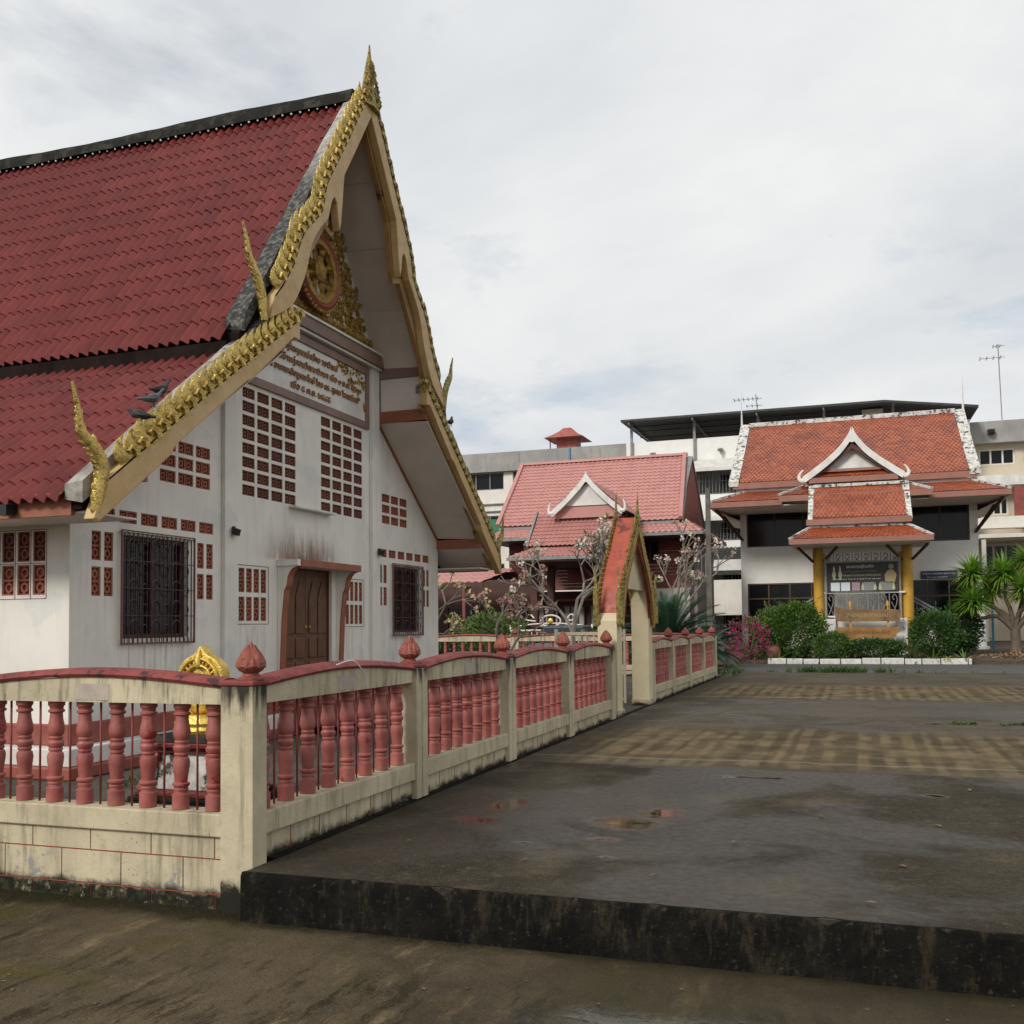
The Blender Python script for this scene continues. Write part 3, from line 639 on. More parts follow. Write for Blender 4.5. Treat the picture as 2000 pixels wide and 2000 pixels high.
for (y0, y1, z0, z1, mt) in bricks:
    place(block_mesh(y1-y0-0.004, z1-z0-0.004, mt), 'vent_block', (XW, (y0+y1)/2, z0+0.002), hall)
# thin red painted borders round the two vent panels beside the door
for (y0, y1, z0, z1) in ((11.31, 12.07, 1.545, 2.345), (14.25, 14.93, 1.495, 2.275)):
    m = MB(); e = 0.008
    for a, b, c_, d in ((y0, y1, z0, z0+e), (y0, y1, z1-e, z1), (y0, y0+e, z0+e, z1-e), (y1-e, y1, z0+e, z1-e)): m.box(XW+0.002, XW+0.006, a, b, c_, d)
    m.build('vent_border', MT['grille_red'], hall)
# body: side walls, back wall, black backing sheets that stand in for the shade inside
XE = -17.0
def side_wall(yo, sgn):
    m = MB(); th = 0.16
    vents = [(x0, x0+0.165, z0, z0+0.32) for z0 in (1.87, 2.225) for x0 in [-8.06-0.165-i*0.21 for i in range(9)]]
    vents += []
    win = (-12.4, -11.2, 1.3, 2.5)
    hs_ = vents+[win] if sgn < 0 else []
    xs = sorted(set([XE, XW]+[h[0] for h in hs_]+[h[1] for h in hs_]))
    yi = yo-sgn*th
    for a, b in zip(xs[:-1], xs[1:]):
        mid = (a+b)/2; z = 0.30
        for h in sorted([h for h in hs_ if h[0] < mid < h[1]], key=lambda q: q[2]):
            m.quad((a,yo,z),(b,yo,z),(b,yo,h[2]),(a,yo,h[2])); z = h[3]
        m.quad((a,yo,z),(b,yo,z),(b,yo,3.3),(a,yo,3.3))
    for h in hs_:
        m.quad((h[0],yo,h[2]),(h[1],yo,h[2]),(h[1],yi,h[2]),(h[0],yi,h[2])); m.quad((h[0],yo,h[3]),(h[1],yo,h[3]),(h[1],yi,h[3]),(h[0],yi,h[3]))
        m.quad((h[0],yo,h[2]),(h[0],yi,h[2]),(h[0],yi,h[3]),(h[0],yo,h[3])); m.quad((h[1],yo,h[2]),(h[1],yi,h[2]),(h[1],yi,h[3]),(h[1],yo,h[3]))
    w = m.build('side_wall', MT['wall'], hall)
    return vents if hs_ else []
vs_ = side_wall(8.34, -1); side_wall(18.06, 1)
vm = {}
for (x0, x1, z0, z1) in vs_:
    me = block_mesh(x1-x0-0.004, z1-z0-0.004, 'vent_dark' if z0 > 2.1 else 'terracotta')
    place(me, 'vent_block', ((x0+x1)/2, 8.34, z0+0.002), hall, rot=(0, 0, -math.pi/2))
for i in range(10):      # thin red lines between the side vents
    x = -8.0425-i*0.21; m = MB(); m.box(x-0.003, x+0.003, 8.335, 8.339, 1.83, 2.56); m.build('vent_border', MT['grille_red'], hall)
for z in (1.83, 2.205, 2.56):
    m = MB(); m.box(-10.0, -8.04, 8.335, 8.339, z-0.003, z+0.003); m.build('vent_border', MT['grille_red'], hall)
m = MB(); m.box(XE, XE+0.16, 8.5, 17.9, 0.3, 3.3); m.build('rear_wall', MT['wall'], hall)
m = MB(); m.box(XE+0.3, XW-0.5, 8.6, 17.8, 0.28, 0.30); m.build('floor', MT['plinth_red'], hall)
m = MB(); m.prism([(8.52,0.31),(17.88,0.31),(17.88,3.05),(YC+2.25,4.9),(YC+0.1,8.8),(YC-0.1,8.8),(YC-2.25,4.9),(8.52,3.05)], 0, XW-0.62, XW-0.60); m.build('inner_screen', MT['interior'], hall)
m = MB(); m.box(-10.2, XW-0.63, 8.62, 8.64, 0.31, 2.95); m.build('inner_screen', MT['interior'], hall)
# plinth, stepped bands
for (o, z0, z1, mt) in ((0.05, 0.30, 0.52, 'plinth_red'), (0.26, 0.12, 0.298, 'plain_white'), (0.34, 0.0, 0.118, 'plinth_red')):
    m = MB(); m.box(XE-o, XW+o, 8.34-o, 18.06+o, z0, z1); m.build('plinth_step', MT[mt], hall, bevel=0.012)
m = MB(); m.box(XW+0.05, XW+1.0, 12.3, 14.1, 0.12, 0.50); m.build('door_step', MT['plinth_red'], hall, bevel=0.012)
# pilasters
for y0 in (10.97, 15.15):
    m = MB(); m.box(XW+0.002, XW+0.06, y0, y0+0.28, 0.53, 5.0 if y0 < 12 else 5.9); m.build('pilaster', MT['wall'], hall, bevel=0.006)
# bands under the pediment and inscription panel
def hbar(name, y0, y1, z0, z1, x1, mt, bev=0.004):
    m = MB(); m.box(XW+0.003, XW+x1, y0, y1, z0, z1); return m.build(name, MT[mt], hall, bevel=bev)
hbar('pediment_beam', 11.0, 15.40, 5.93, 6.11, 0.16, 'brown_trim'); hbar('beam_moulding', 11.0, 15.40, 6.113, 6.15, 0.19, 'plain_white'); hbar('beam_moulding', 11.0, 15.40, 5.885, 5.927, 0.12, 'plain_white')
pan = hbar('inscription_panel', 11.45, 14.97, 4.94, 5.74, 0.015, 'plain_white')
for (a, b, c_, d) in ((11.28, 15.08, 5.743, 5.86), (11.28, 15.08, 4.82, 4.937), (14.973, 15.08, 4.94, 5.74), (11.28, 11.447, 4.94, 5.74)): 
    hbar('panel_frame', a, b, c_, d, 0.045, 'brown_trim')
def text_mesh(body, size, extrude, width=None, align='CENTER'):
    cu = bpy.data.curves.new('txt', 'FONT'); cu.body = body; cu.size = size; cu.extrude = extrude; cu.align_x = align; cu.resolution_u = 2
    o = bpy.data.objects.new('txt', cu); col.objects.link(o); bpy.context.view_layer.update()
    dg = bpy.context.evaluated_depsgraph_get(); me = bpy.data.meshes.new_from_object(o.evaluated_get(dg))
    bpy.data.objects.remove(o); me.name = 'lettering'
    if width and len(me.vertices):
        xs = [v.co.x for v in me.vertices]; k = width/(max(xs)-min(xs)); c0 = (max(xs)+min(xs))/2
        for v in me.vertices: v.co.x = (v.co.x-c0)*k
    return me
def letters(body, size, ex, width, mt, loc, rot, parent, name='lettering'):
    me = text_mesh(body, size, ex, width); me.materials.clear(); me.materials.append(MT[mt])
    return tag(place(me, name, loc, parent, rot), kind='stuff')
RF = (math.pi/2, 0, math.pi/2)          # text facing +X
for body, yc, z, w in (('ศาลาบำเพ็ญกุศลคุณแม่คล้าย วราวัฒน์', 12.88, 5.55, 2.25), ('สร้างถวายวัดบ้านกู่คอยวัฒนาวิทยา เมื่อ ๑ ต.ค. ๒๕๓๑', 13.2, 5.37, 3.2),
                       ('บริจาคฯ อาคารหลังบูรณะใหม่ โดย ดร. สุเทพ โชคอนันต์', 13.2, 5.19, 3.0), ('เมื่อ ๕ ก.ย. ๒๕๔๕', 13.2, 5.01, 1.15)):
    letters(body, 0.135, 0.012, w, 'text_brown', (XW+0.03, yc, z), RF, hall)
def leaf_blob(m, c, ang, ln, wd, x0, h):    # small raised leaf in the facade plane
    ca, sa = math.cos(ang), math.sin(ang)
    def P(u, v, x): return (x, c[0]+u*ca-v*sa, c[1]+u*sa+v*ca)
    m.add([P(0,0,x0), P(ln*0.35,-wd,x0), P(ln,0,x0), P(ln*0.35,wd,x0), P(ln*0.4,0,x0+h), P(-ln*0.15,0,x0+h*0.5)], [(0,1,4),(1,2,4),(2,3,4),(3,0,4),(5,0,4)])
def curl(m, c, r, a0, turn, x0, h):
    pts = []; rad = []
    for i in range(9):
        t = i/8; a = a0+turn*t*4.2; rr = r*(1-0.8*t); pts.append((x0+h*0.5, c[0]+rr*math.cos(a), c[1]+rr*math.sin(a))); rad.append(0.028*(1-0.6*t)*r/0.14)
    m.tube(pts, rad, 4)
random.seed(11)
m = MB()
for (yy, zz, sx) in ((14.97, 5.74, -1), (11.45, 5.74, 1)):       # golden corner ornaments
    for i in range(46):
        u = random.random(); v = random.random()*(1-u)
        leaf_blob(m, (yy+sx*(0.02+0.92*u), zz-0.02-0.62*v), random.uniform(0, 6.28), random.uniform(0.08, 0.14), random.uniform(0.02, 0.04), XW+0.016, 0.03)
m.build('panel_ornament', MT['gold_dark'], hall, kind='stuff')
# pediment: gold carving over white, row of upright leaves, wheel
m = MB()
random.seed(5)
dd = 0
z = 6.30
while z < 8.75:
    half = min((9.25-z)/1.515-0.06, 2.1)
    y = -half
    while y < half:
        cy, cz = y+random.uniform(-0.03, 0.03), z+random.uniform(-0.03, 0.03)
        if (cy/0.66)**2+((cz-6.93)/0.66)**2 > 1 and random.random() < 0.93:
            if random.random() < 0.35: curl(m, (YC+cy, cz), random.uniform(0.07, 0.13), random.uniform(0, 6.28), random.choice((-1, 1)), XW+0.02, 0.03)
            leaf_blob(m, (YC+cy, cz), random.uniform(0.3, 2.8), random.uniform(0.11, 0.2), random.uniform(0.03, 0.055), XW+0.003, random.uniform(0.03, 0.08))
        y += random.uniform(0.085, 0.13)
    z += 0.09
m.build('pediment_carving', MT['gold_dark'], hall, kind='stuff')
m = MB(); m.box(XW+0.003, XW+0.05, 11.15, 15.25, 6.155, 6.24)
y = 11.2
while y < 15.2:
    h = 0.11
    m.add([(XW+0.01,y,6.24),(XW+0.01,y+0.085,6.24),(XW+0.03,y+0.10,6.29),(XW+0.03,y+0.045,6.24+h+0.05),(XW+0.03,y-0.012,6.29),(XW+0.09,y+0.045,6.29)], [(0,1,5),(1,2,5),(2,3,5),(3,4,5),(4,0,5)])
    y += 0.118
m.build('leaf_frieze', MT['gold_dark'], hall, kind='stuff')
wh = empty('wheel_medallion', (XW+0.2, YC, 6.9)); wh.parent = hall; wh.location = wh.location-wl(hall)
m = MB(); m.lathe([(0.57, XW+0.0), (0.58, XW+0.19), (0.54, XW+0.23), (0.49, XW+0.19), (0.47, XW+0.02)], (0, YC, 6.9), 40, 0, cap=False)
m.build('rim', MT['plinth_red'], wh, smooth=40)
m = MB(); m.lathe([(0.50, XW+0.12), (0.485, XW+0.20), (0.40, XW+0.20), (0.385, XW+0.12)], (0, YC, 6.9), 40, 0, cap=False); m.build('felloe', MT['gold_dark'], wh, smooth=40)
m = MB(); m.lathe([(0.48, XW+0.03), (0.48, XW+0.06)], (0, YC, 6.9), 32, 0); m.build('back_disc', MT['plain_white'], wh)
m = MB()
for k in range(48):
    a = 2*math.pi*k/48; m.ball((XW+0.18, YC+0.61*math.cos(a), 6.9+0.61*math.sin(a)), 0.035, 5, 4)
m.build('bead_ring', MT['gold_dark'], wh, smooth='all')
for k in range(8):
    a = math.pi/8+k*math.pi/4; ca, sa = math.cos(a), math.sin(a); s = MB()
    def P(u, v, x): return (x, YC+u*ca-v*sa, 6.9+u*sa+v*ca)
    pr = [(0.12,0.03),(0.2,0.045),(0.28,0.03),(0.36,0.06),(0.40,0.07)]
    vs = []; 
    for u, v in pr: vs += [P(u,-v,XW+0.12), P(u,0,XW+0.19), P(u,v,XW+0.12)]
    fs = []
    for i in range(len(pr)-1): fs += [(3*i,3*i+1,3*i+4,3*i+3),(3*i+1,3*i+2,3*i+5,3*i+4)]
    s.add(vs, fs); s.build('spoke', MT['gold_dark'], wh, fixn=False)
m = MB(); m.lathe([(0.16, XW+0.06), (0.16, XW+0.19), (0.11, XW+0.23), (0.05, XW+0.25), (0.0, XW+0.26)], (0, YC, 6.9), 16, 0); m.build('hub', MT['gold_dark'], wh, smooth=40)
# ledge, lamps
m = MB(); m.box(XW+0.003, XW+0.13, 12.60, 13.79, 3.235, 3.27); m.build('ledge', MT['plain_white'], hall, bevel=0.006)
for y in (11.13, 15.35):
    m = MB(); m.box(XW+0.062, XW+0.10, y-0.012, y+0.012, 2.80, 2.825); m.add([(XW+0.085,y-0.045,2.72),(XW+0.085,y+0.045,2.72),(XW+0.085,y+0.045,2.81),(XW+0.085,y-0.045,2.81),(XW+0.14,y-0.045,2.70),(XW+0.14,y+0.045,2.70),(XW+0.165,y+0.045,2.78),(XW+0.165,y-0.045,2.78)], [(0,1,2,3),(4,7,6,5),(0,4,5,1),(3,2,6,7),(0,3,7,4),(1,5,6,2)])
    lo = m.build('flood_lamp', MT['black'], hall); s = MB(); s.box(XW+0.10, XW+0.135, y-0.035, y+0.035, 2.692, 2.698); s.build('lens', MT['lampglass'], lo)
# windows with iron grilles
for (y0, y1, z0, z1) in WIN:
    w = empty('window', (XW, (y0+y1)/2, z0)); w.parent = hall; w.location = w.location-wl(hall)
    m = MB(); m.box(XW-0.11, XW-0.10, y0+0.02, y1-0.02, z0+0.02, z1-0.02); m.build('pane', MT['glass'], w)
    m = MB(); f = 0.05
    for a, b, c_, d in ((y0+.001, y1-.001, z0+.001, z0+f), (y0+.001, y1-.001, z1-f, z1-.001), (y0+.001, y0+f, z0+f, z1-f), (y1-f, y1-.001, z0+f, z1-f), ((y0+y1)/2-0.04, (y0+y1)/2+0.04, z0+f, z1-f)): m.box(XW-0.13, XW-0.06, a, b, c_, d)
    m.build('frame', MT['grille'], w)
    m = MB(); X = XW+0.045; n = 17
    for i in range(n):
        y = lerp(y0-0.02, y1+0.02, i/(n-1)); m.box(X-0.005, X+0.005, y-0.005, y+0.005, z0-0.05, z1+0.02)
    for k in range(5):
        z = lerp(z0-0.05, z1+0.02, k/4); m.box(X+0.005, X+0.012, y0-0.06, y1+0.06, z-0.005, z+0.005)
    for i in range(6):          # scrollwork
        for j in range(5):
            cy = lerp(y0+0.1, y1-0.1, i/5); cz = lerp(z0+0.12, z1-0.12, j/4); pts = []
            for q in range(10):
                a = q/9*5.2+(i % 2)*math.pi; r = 0.10*(1-q/9*0.75); pts.append((X+0.008, cy+r*math.cos(a), cz+r*math.sin(a)*1.15))
            m.tube(pts, 0.006, 3)
    m.build('grille', MT['grille'], w)
    m = MB(); e = 0.012
    for a, b, c_, d in ((y0-0.07, y1+0.09, z0-0.07, z0-0.07+e), (y0-0.07, y1+0.09, z1+0.04, z1+0.04+e), (y0-0.07, y0-0.07+e, z0-0.07+e, z1+0.04), (y1+0.09-e, y1+0.09, z0-0.07+e, z1+0.04)): m.box(XW+0.03, XW+0.055, a, b, c_, d)
    for i in range(16): y = lerp(y0-0.05, y1+0.07, i/15); m.box(XW+0.034, XW+0.042, y-0.004, y+0.004, z0-0.06, z0+0.0); m.box(XW+0.034, XW+0.042, y-0.004, y+0.004, z1, z1+0.042)
    m.build('grille_frame', MT['grille_red'], w)
# door with moulded leaves and a flared surround
dr = empty('door', (XW, 13.19, 0.52)); dr.parent = hall; dr.location = dr.location-wl(hall)
y0, y1, z0, z1 = DOOR
for a, b in ((y0+0.03, 13.185), (13.195, y1-0.03)):
    lf = MB(); lf.box(XW-0.12, XW-0.07, a, b, z0, z1-0.02); o = lf.build('leaf', MT['wood_door'], dr, bevel=0.004)
    w = b-a; cy = (a+b)/2
    for (zz0, zz1, arch) in ((0.62, 0.98, 0), (1.04, 1.34, 0), (1.40, 2.22, 1)):
        for s_ in (-1, 1):
            yy0, yy1 = (a+0.07, cy-0.02) if s_ < 0 else (cy+0.02, b-0.07)
            p = MB()
            if arch:
                poly = [(yy0, zz0), (yy1, zz0)]
                poly += [(yy1, 1.95), ((yy0+yy1)/2, 2.2), (yy0, 1.95)] if True else []
                p.prism(poly, 0, XW-0.07, XW-0.05)
            else: p.box(XW-0.07, XW-0.05, yy0, yy1, zz0, zz1)
            p.build('raised_panel', MT['wood_door'], o, bevel=0.012)
    k = MB(); k.ball((XW-0.04, 13.185-0.05 if a < 13 else 13.195+0.05, 1.5), 0.025, 8, 6); k.build('handle', MT['gold_dark'], o, smooth='all')
m = MB(); m.box(XW-0.14, XW-0.05, y0+.001, y0+0.03, z0, z1-.001); m.box(XW-0.14, XW-0.05, y1-0.03, y1-.001, z0, z1-.001); m.box(XW-0.14, XW-0.05, y0+0.03, y1-0.03, z1-0.02, z1-.001); m.build('door_frame', MT['wood_door'], dr)
# surround: two side cheeks (profile in x-z: thin low, flaring out to the canopy) + canopy slab
prof = [(0.03,0.53),(0.05,0.89),(0.08,1.61),(0.125,2.03),(0.15,2.07),(0.165,2.11),(0.18,2.22),(0.215,2.29),(0.26,2.335),(0.345,2.365)]
for yy in (12.30, 14.0):
    poly = [(XW+0.003+px, pz) for px, pz in prof]+[(XW+0.003, 2.365), (XW+0.003, 0.53)]
    m = MB(); m.prism(poly, 1, yy, yy+0.12); ch = m.build('door_cheek', MT['wall'], hall)
    e = MB(); vs = []
    for px, pz in prof: vs += [(XW+0.007+px, yy-0.003, pz), (XW+0.007+px, yy+0.123, pz), (XW+px-0.012, yy-0.003, pz), (XW+px-0.012, yy+0.123, pz)]
    fs = []
    for i in range(len(prof)-1): a = 4*i; fs += [(a,a+1,a+5,a+4),(a,a+4,a+6,a+2),(a+1,a+3,a+7,a+5)]
    e.add(vs, fs); e.build('edge_trim', MT['orange_trim'], ch)
m = MB(); m.box(XW+0.003, XW+0.345, 12.27, 14.14, 2.367, 2.46); m.build('door_canopy', MT['wall'], hall, bevel=0.004)
m = MB(); m.box(XW+0.346, XW+0.365, 12.36, 14.15, 2.36, 2.462); m.build('canopy_edge', MT['orange_trim'], hall, bevel=0.004)
# ---- roof slabs (closed prisms) under the tiles
for s in (-1, 1):
    m = MB(); m.prism([(YC, ZR-0.10), (YC+s*3.14, up_z(3.14)-0.10), (YC+s*3.14, up_z(3.14)-0.24), (YC+s*2.3, so_u(2.3)+0.02), (YC, so_u(0)+0.02)], 0, XE-0.8, -6.86); m.build('roof_deck', MT['dark_board'], hall)
    m = MB(); m.prism([(YC+s*2.3, lo_z(2.3)-0.10), (YC+s*5.66, lo_z(5.66)-0.10), (YC+s*5.66, lo_z(5.66)-0.22), (YC+s*4.9, so_l(4.9)+0.03), (YC+s*2.3, so_l(2.3)+0.03)], 0, XE-0.8, -6.86); m.build('roof_deck', MT['dark_board'], hall)
    # eave fascias
    m = MB(); m.box(XE-0.8, -7.0, YC+s*3.15, YC+s*3.20, up_z(3.14)-0.40, up_z(3.14)-0.19); m.build('fascia', MT['dark_board'], hall)
    m = MB(); m.box(XE-0.8, -6.98, YC+s*5.62, YC+s*5.67, 2.58, 2.80); m.build('fascia', MT['orange_trim'], hall)
    # boxed soffit under the low eave
    m = MB(); m.box(XE-0.8, -6.86, YC+s*4.88, YC+s*5.61, 2.60, 2.62); m.build('eave_soffit', MT['soffit'], hall)
    # gable overhang soffits in panels with open seams
    n = 4
    for k in range(n):
        d0, d1 = lerp(0.02, 2.24, k/n)+0.004, lerp(0.02, 2.24, (k+1)/n)-0.004
        m = MB(); m.add([(XW+0.005,YC+s*d0,so_u(d0)),(XB-0.12,YC+s*d0,so_u(d0)-0.05),(XB-0.12,YC+s*d1,so_u(d1)-0.05),(XW+0.005,YC+s*d1,so_u(d1)),
            (XW+0.005,YC+s*d0,so_u(d0)+0.015),(XB-0.12,YC+s*d0,so_u(d0)-0.035),(XB-0.12,YC+s*d1,so_u(d1)-0.035),(XW+0.005,YC+s*d1,so_u(d1)+0.015)], [(0,1,2,3),(4,7,6,5),(0,4,5,1),(1,5,6,2),(2,6,7,3),(3,7,4,0)])
        m.build('soffit_panel', MT['soffit'], hall)
    n = 2
    for k in range(n):
        d0, d1 = lerp(2.28, 4.80, k/n)+0.003, lerp(2.28, 4.80, (k+1)/n)-0.003
        m = MB(); m.add([(XW+0.005,YC+s*d0,so_l(d0)),(XB-0.12,YC+s*d0,so_l(d0)-0.04),(XB-0.12,YC+s*d1,so_l(d1)-0.04),(XW+0.005,YC+s*d1,so_l(d1)),
            (XW+0.005,YC+s*d0,so_l(d0)+0.015),(XB-0.12,YC+s*d0,so_l(d0)-0.025),(XB-0.12,YC+s*d1,so_l(d1)-0.025),(XW+0.005,YC+s*d1,so_l(d1)+0.015)], [(0,1,2,3),(4,7,6,5),(0,4,5,1),(1,5,6,2),(2,6,7,3),(3,7,4,0)])
        m.build('soffit_panel', MT['soffit'], hall)
    # step between the two tiers: brown beam, white board, orange beam
    for (z0, z1, mt, o) in ((5.76, 5.95, 'brown_trim', 0.03), (5.19, 5.757, 'soffit', 0.0), (5.0, 5.187, 'orange_trim', 0.04)):
        m = MB(); m.box(XW+0.062, XB-0.13, YC+s*(2.262-o), YC+s*(2.33), z0, z1); m.build('tier_board', MT[mt], hall)
    m = MB(); m.box(XW-0.1, XB-0.13, YC+s*4.80, YC+s*4.88, 3.0, 3.17); m.build('tier_board', MT['orange_trim'], hall)
    m = MB(); m.prism([(YC+s*4.88, 3.0), (YC+s*5.58, 2.63), (YC+s*5.58, 2.61), (YC+s*4.88, 2.98)], 0, XW-0.2, XB-0.13); m.build('soffit_panel', MT['soffit'], hall)
    m = MB(); m.prism([(YC+s*2.28, so_l(2.28)), (YC+s*4.86, so_l(4.86)), (YC+s*4.86, so_l(4.86)-0.045), (YC+s*2.28, so_l(2.28)-0.045)], 0, XW+0.005, XW+0.03); m.build('wall_trim', MT['orange_trim'], hall)
# ---- tiles
TW, TE = 0.30, 0.372
def tile_mesh():
    m = MB(); n = 12; L_ = TE+0.06; rows = []
    for (v, lift) in ((L_, -0.004), (0.0, 0.015)):
        rows.append([(-TW/2+TW*i/n-0.006, v, lift+0.034*math.cos(i/n*4*math.pi)) for i in range(n+1)])
    lip = [(p[0], p[1], p[2]-0.014) for p in rows[1]]
    vs = rows[0]+rows[1]+lip; k = n+1
    fs = [(i, k+i, k+i+1, i+1) for i in range(n)]+[(k+i, 2*k+i, 2*k+i+1, k+i+1) for i in range(n)]
    m.add(vs, fs)
    return m
tm = tile_mesh()
tile_me = tm.mesh('roof_tile', MT['tile'], smooth=35, fixn=False)
tiles = []
thu, thl = math.atan(SU), math.atan(0.79)
x = -7.00-TW/2
cols_x = []
while x > XE-0.7: cols_x.append(x); x -= TW
for cx in cols_x:
    r = 0
    while True:       # upper slope, from the eave upwards
        s_ = r*TE; d = 3.22-s_*math.cos(thu)
        if d < 0.12: break
        tiles.append((cx, YC-d, up_z(d)-0.055, thu)); r += 1
    r = 0
    while True:
        s_ = r*TE; d = 5.76-s_*math.cos(thl)
        if d < 2.75: break
        tiles.append((cx, YC-d, lo_z(d)-0.055, thl)); r += 1
def seen(t):
    p = Vector((t[0], t[1], t[2]-CZ)); nrm = Vector((0, -math.sin(t[3]), math.cos(t[3]))); q = -p.normalized().dot(nrm)
    px = p.dot(r2)/p.dot(fwd)*1951.9+1000
    if px < -10: return 0
    if t[3] == thu and t[2] < up_z(3.3): return 0
    return max(q, 0)/p.length_squared
tiles.sort(key=seen, reverse=True)
rest = MB()
random.seed(3)
for i, (tx, ty, tz, th) in enumerate(tiles):
    rz = random.uniform(-0.006, 0.006)
    if i < 296:
        place(tile_me, 'roof_tile', (tx, ty, tz), hall, rot=(th+random.uniform(-0.008, 0.008), 0, rz))
    else:
        R_ = Matrix.Rotation(th+random.uniform(-0.006, 0.006), 3, 'X')
        vs = [R_ @ Vector(p)+Vector((tx, ty, tz)) for p in tm.v]; rest.add(vs, tm.f)
rest.build('roof_tile_field', MT['tile'], hall, smooth=35, kind='stuff', fixn=False)
# far slope: one corrugated covering
def slope_sheet(y0, z0, y1, z1, x0, x1, nw, name):
    m = MB(); n = nw*6; vs = []
    for (y, z) in ((y0, z0), (y1, z1)):
        for i in range(n+1): vs.append((lerp(x0, x1, i/n), y, z+0.03*math.cos(i/6*2*math.pi)))
    m.add(vs, [(i, i+1, n+1+i+1, n+1+i) for i in range(n)]); return m.build(name, MT['tile'], hall, smooth='all')
slope_sheet(YC+0.1, up_z(0.1)-0.02, YC+3.22, up_z(3.22)-0.02, XE-0.7, -7.1, 66, 'far_roof_covering')
slope_sheet(YC+2.4, lo_z(2.4)-0.02, YC+5.76, lo_z(5.76)-0.02, XE-0.7, -7.1, 66, 'far_roof_covering')
# ridge cap, mortar beads
m = MB(); vs = []
prof = [(-0.17, 9.36), (-0.15, 9.47), (-0.09, 9.585), (0.09, 9.585), (0.15, 9.47), (0.17, 9.36)]
n = 46
for i in range(n+1):
    X = lerp(XE-0.8, -6.95, i/n)
    for (py, pz) in prof: vs.append((X, YC+py+0.02*mnoise.noise(Vector((X*2, py*9, 0))), pz+0.03*mnoise.noise(Vector((X*1.3, py*6, 2)))))
k = len(prof)
m.add(vs, [(i*k+j, i*k+j+1, (i+1)*k+j+1, (i+1)*k+j) for i in range(n) for j in range(k-1)]+[tuple(range(k)), tuple(n*k+j for j in range(k-1, -1, -1))])
m.build('ridge_cap', MT['cement_black'], hall, smooth=35)
m = MB(); x = -7.2
while x > XE: m.ball((x, YC-0.175+random.uniform(-.01,.01), 9.325+random.uniform(-.01,.01)), random.uniform(0.011, 0.019), 6, 4); x -= 0.15
m.build('mortar_beads', MT['paper'], hall, smooth='all', kind='stuff')
# verge strips of cement beside the bargeboards
for s in (-1, 1):
    for (fn, d0, d1, th, mt) in ((up_z, 0.0, 3.10, thu, 'verge'), (lo_z, 2.25, 5.72, thl, 'verge_low')):
        m = MB(); n = 20; vs = []
        for i in range(n+1):
            d = lerp(d0, d1, i/n); z = fn(d); w = 0.21 if mt == 'verge' else 0.15
            nz = 0.02*mnoise.noise(Vector((d*3, s, 1)))
            for (X, dz) in ((-6.86-w+0.02*mnoise.noise(Vector((d*4, 0, s))), -0.08), (-6.86-w, 0.06+nz), (-6.80, 0.09+nz), (-6.80, -0.12)):
                vs.append((X, YC+s*d, z+dz))
        m.add(vs, [(i*4+j, i*4+j+1, i*4+5+j, i*4+4+j) for i in range(n) for j in range(3)]+[(0,1,2,3), (n*4+3,n*4+2,n*4+1,n*4)])
        m.build('verge', MT[mt], hall, smooth=35)
# ---- bargeboards, crests, finials
UT = catmull([(0,9.56),(0.42,8.95),(0.84,8.31),(1.25,7.72),(1.40,7.44),(1.47,7.16),(1.62,6.98),(1.97,6.63),(2.2,6.17),(2.4,5.88),(2.64,5.60)], 3)
UB = catmull([(2.72,5.29),(2.24,5.58),(1.98,5.95),(1.85,6.23),(1.74,6.55),(1.55,6.82),(1.30,7.08)], 3)+[Vector(q) for q in ((1.20,7.36),(1.13,7.45),(1.06,7.38),(1.03,7.18),(0.985,7.02),(0.95,7.13),(0.90,7.45),(0.875,7.66),(0.84,7.88),(0.51,8.37),(0,9.14))]
LT = [Vector(q) for q in ((2.02,5.50),(2.14,5.41),(3.85,4.18),(4.69,3.55),(5.50,2.94),(5.56,2.80),(5.64,2.66),(5.69,2.53))]
LB = [Vector(q) for q in ((5.60,2.52),(5.38,2.69),(4.58,3.30),(4.50,3.42),(3.20,4.40),(3.10,4.44),(2.16,5.20),(2.02,5.20))]
def bai(h):       # one crest leaf: curved horn with side curls, local x = thickness, y = along slope (up), z = outward
    m = MB(); F = (Vector((1,0,0)), 0.65)
    p = [Vector((0, *q)) for q in ((0.10,-0.05),(0.02,0.03),(-0.02,0.11),(-0.005,0.185),(0.05,0.25),(0.12,0.29))]
    m.tube([q*h for q in p], [r*h for r in (0.075,0.085,0.080,0.062,0.036,0.006)], 7, F)
    for sx in (-1, 1):
        p = [Vector((sx*0.05, *q)) for q in ((0.14,-0.02),(0.15,0.06),(0.11,0.12),(0.06,0.10),(0.07,0.05))]
        m.tube([q*h for q in p], [r*h for r in (0.045,0.04,0.032,0.024,0.012)], 5)
    m.tube([Vector((0,-0.03,-0.03))*h, Vector((0,0.0,0.05))*h, Vector((0,0.12,0.08))*h, Vector((0,0.2,0.02))*h], [0.05*h,0.06*h,0.055*h,0.03*h], 6, F)
    return m
bai_l = bai(1.0).mesh('crest_leaf', MT['gold'], smooth=50); bai_r = bai(1.0).mesh('crest_leaf_mossy', MT['gold_moss'], smooth=50)
def along(poly, step, d0, d1):
    out = []; d = d0
    while d <= d1:
        acc = 0
        for a, b in zip(poly[:-1], poly[1:]):
            l = (b-a).length
            if acc+l >= d: out.append((a+(b-a)*((d-acc)/l), (b-a).normalized())); break
            acc += l
        d += step
    return out
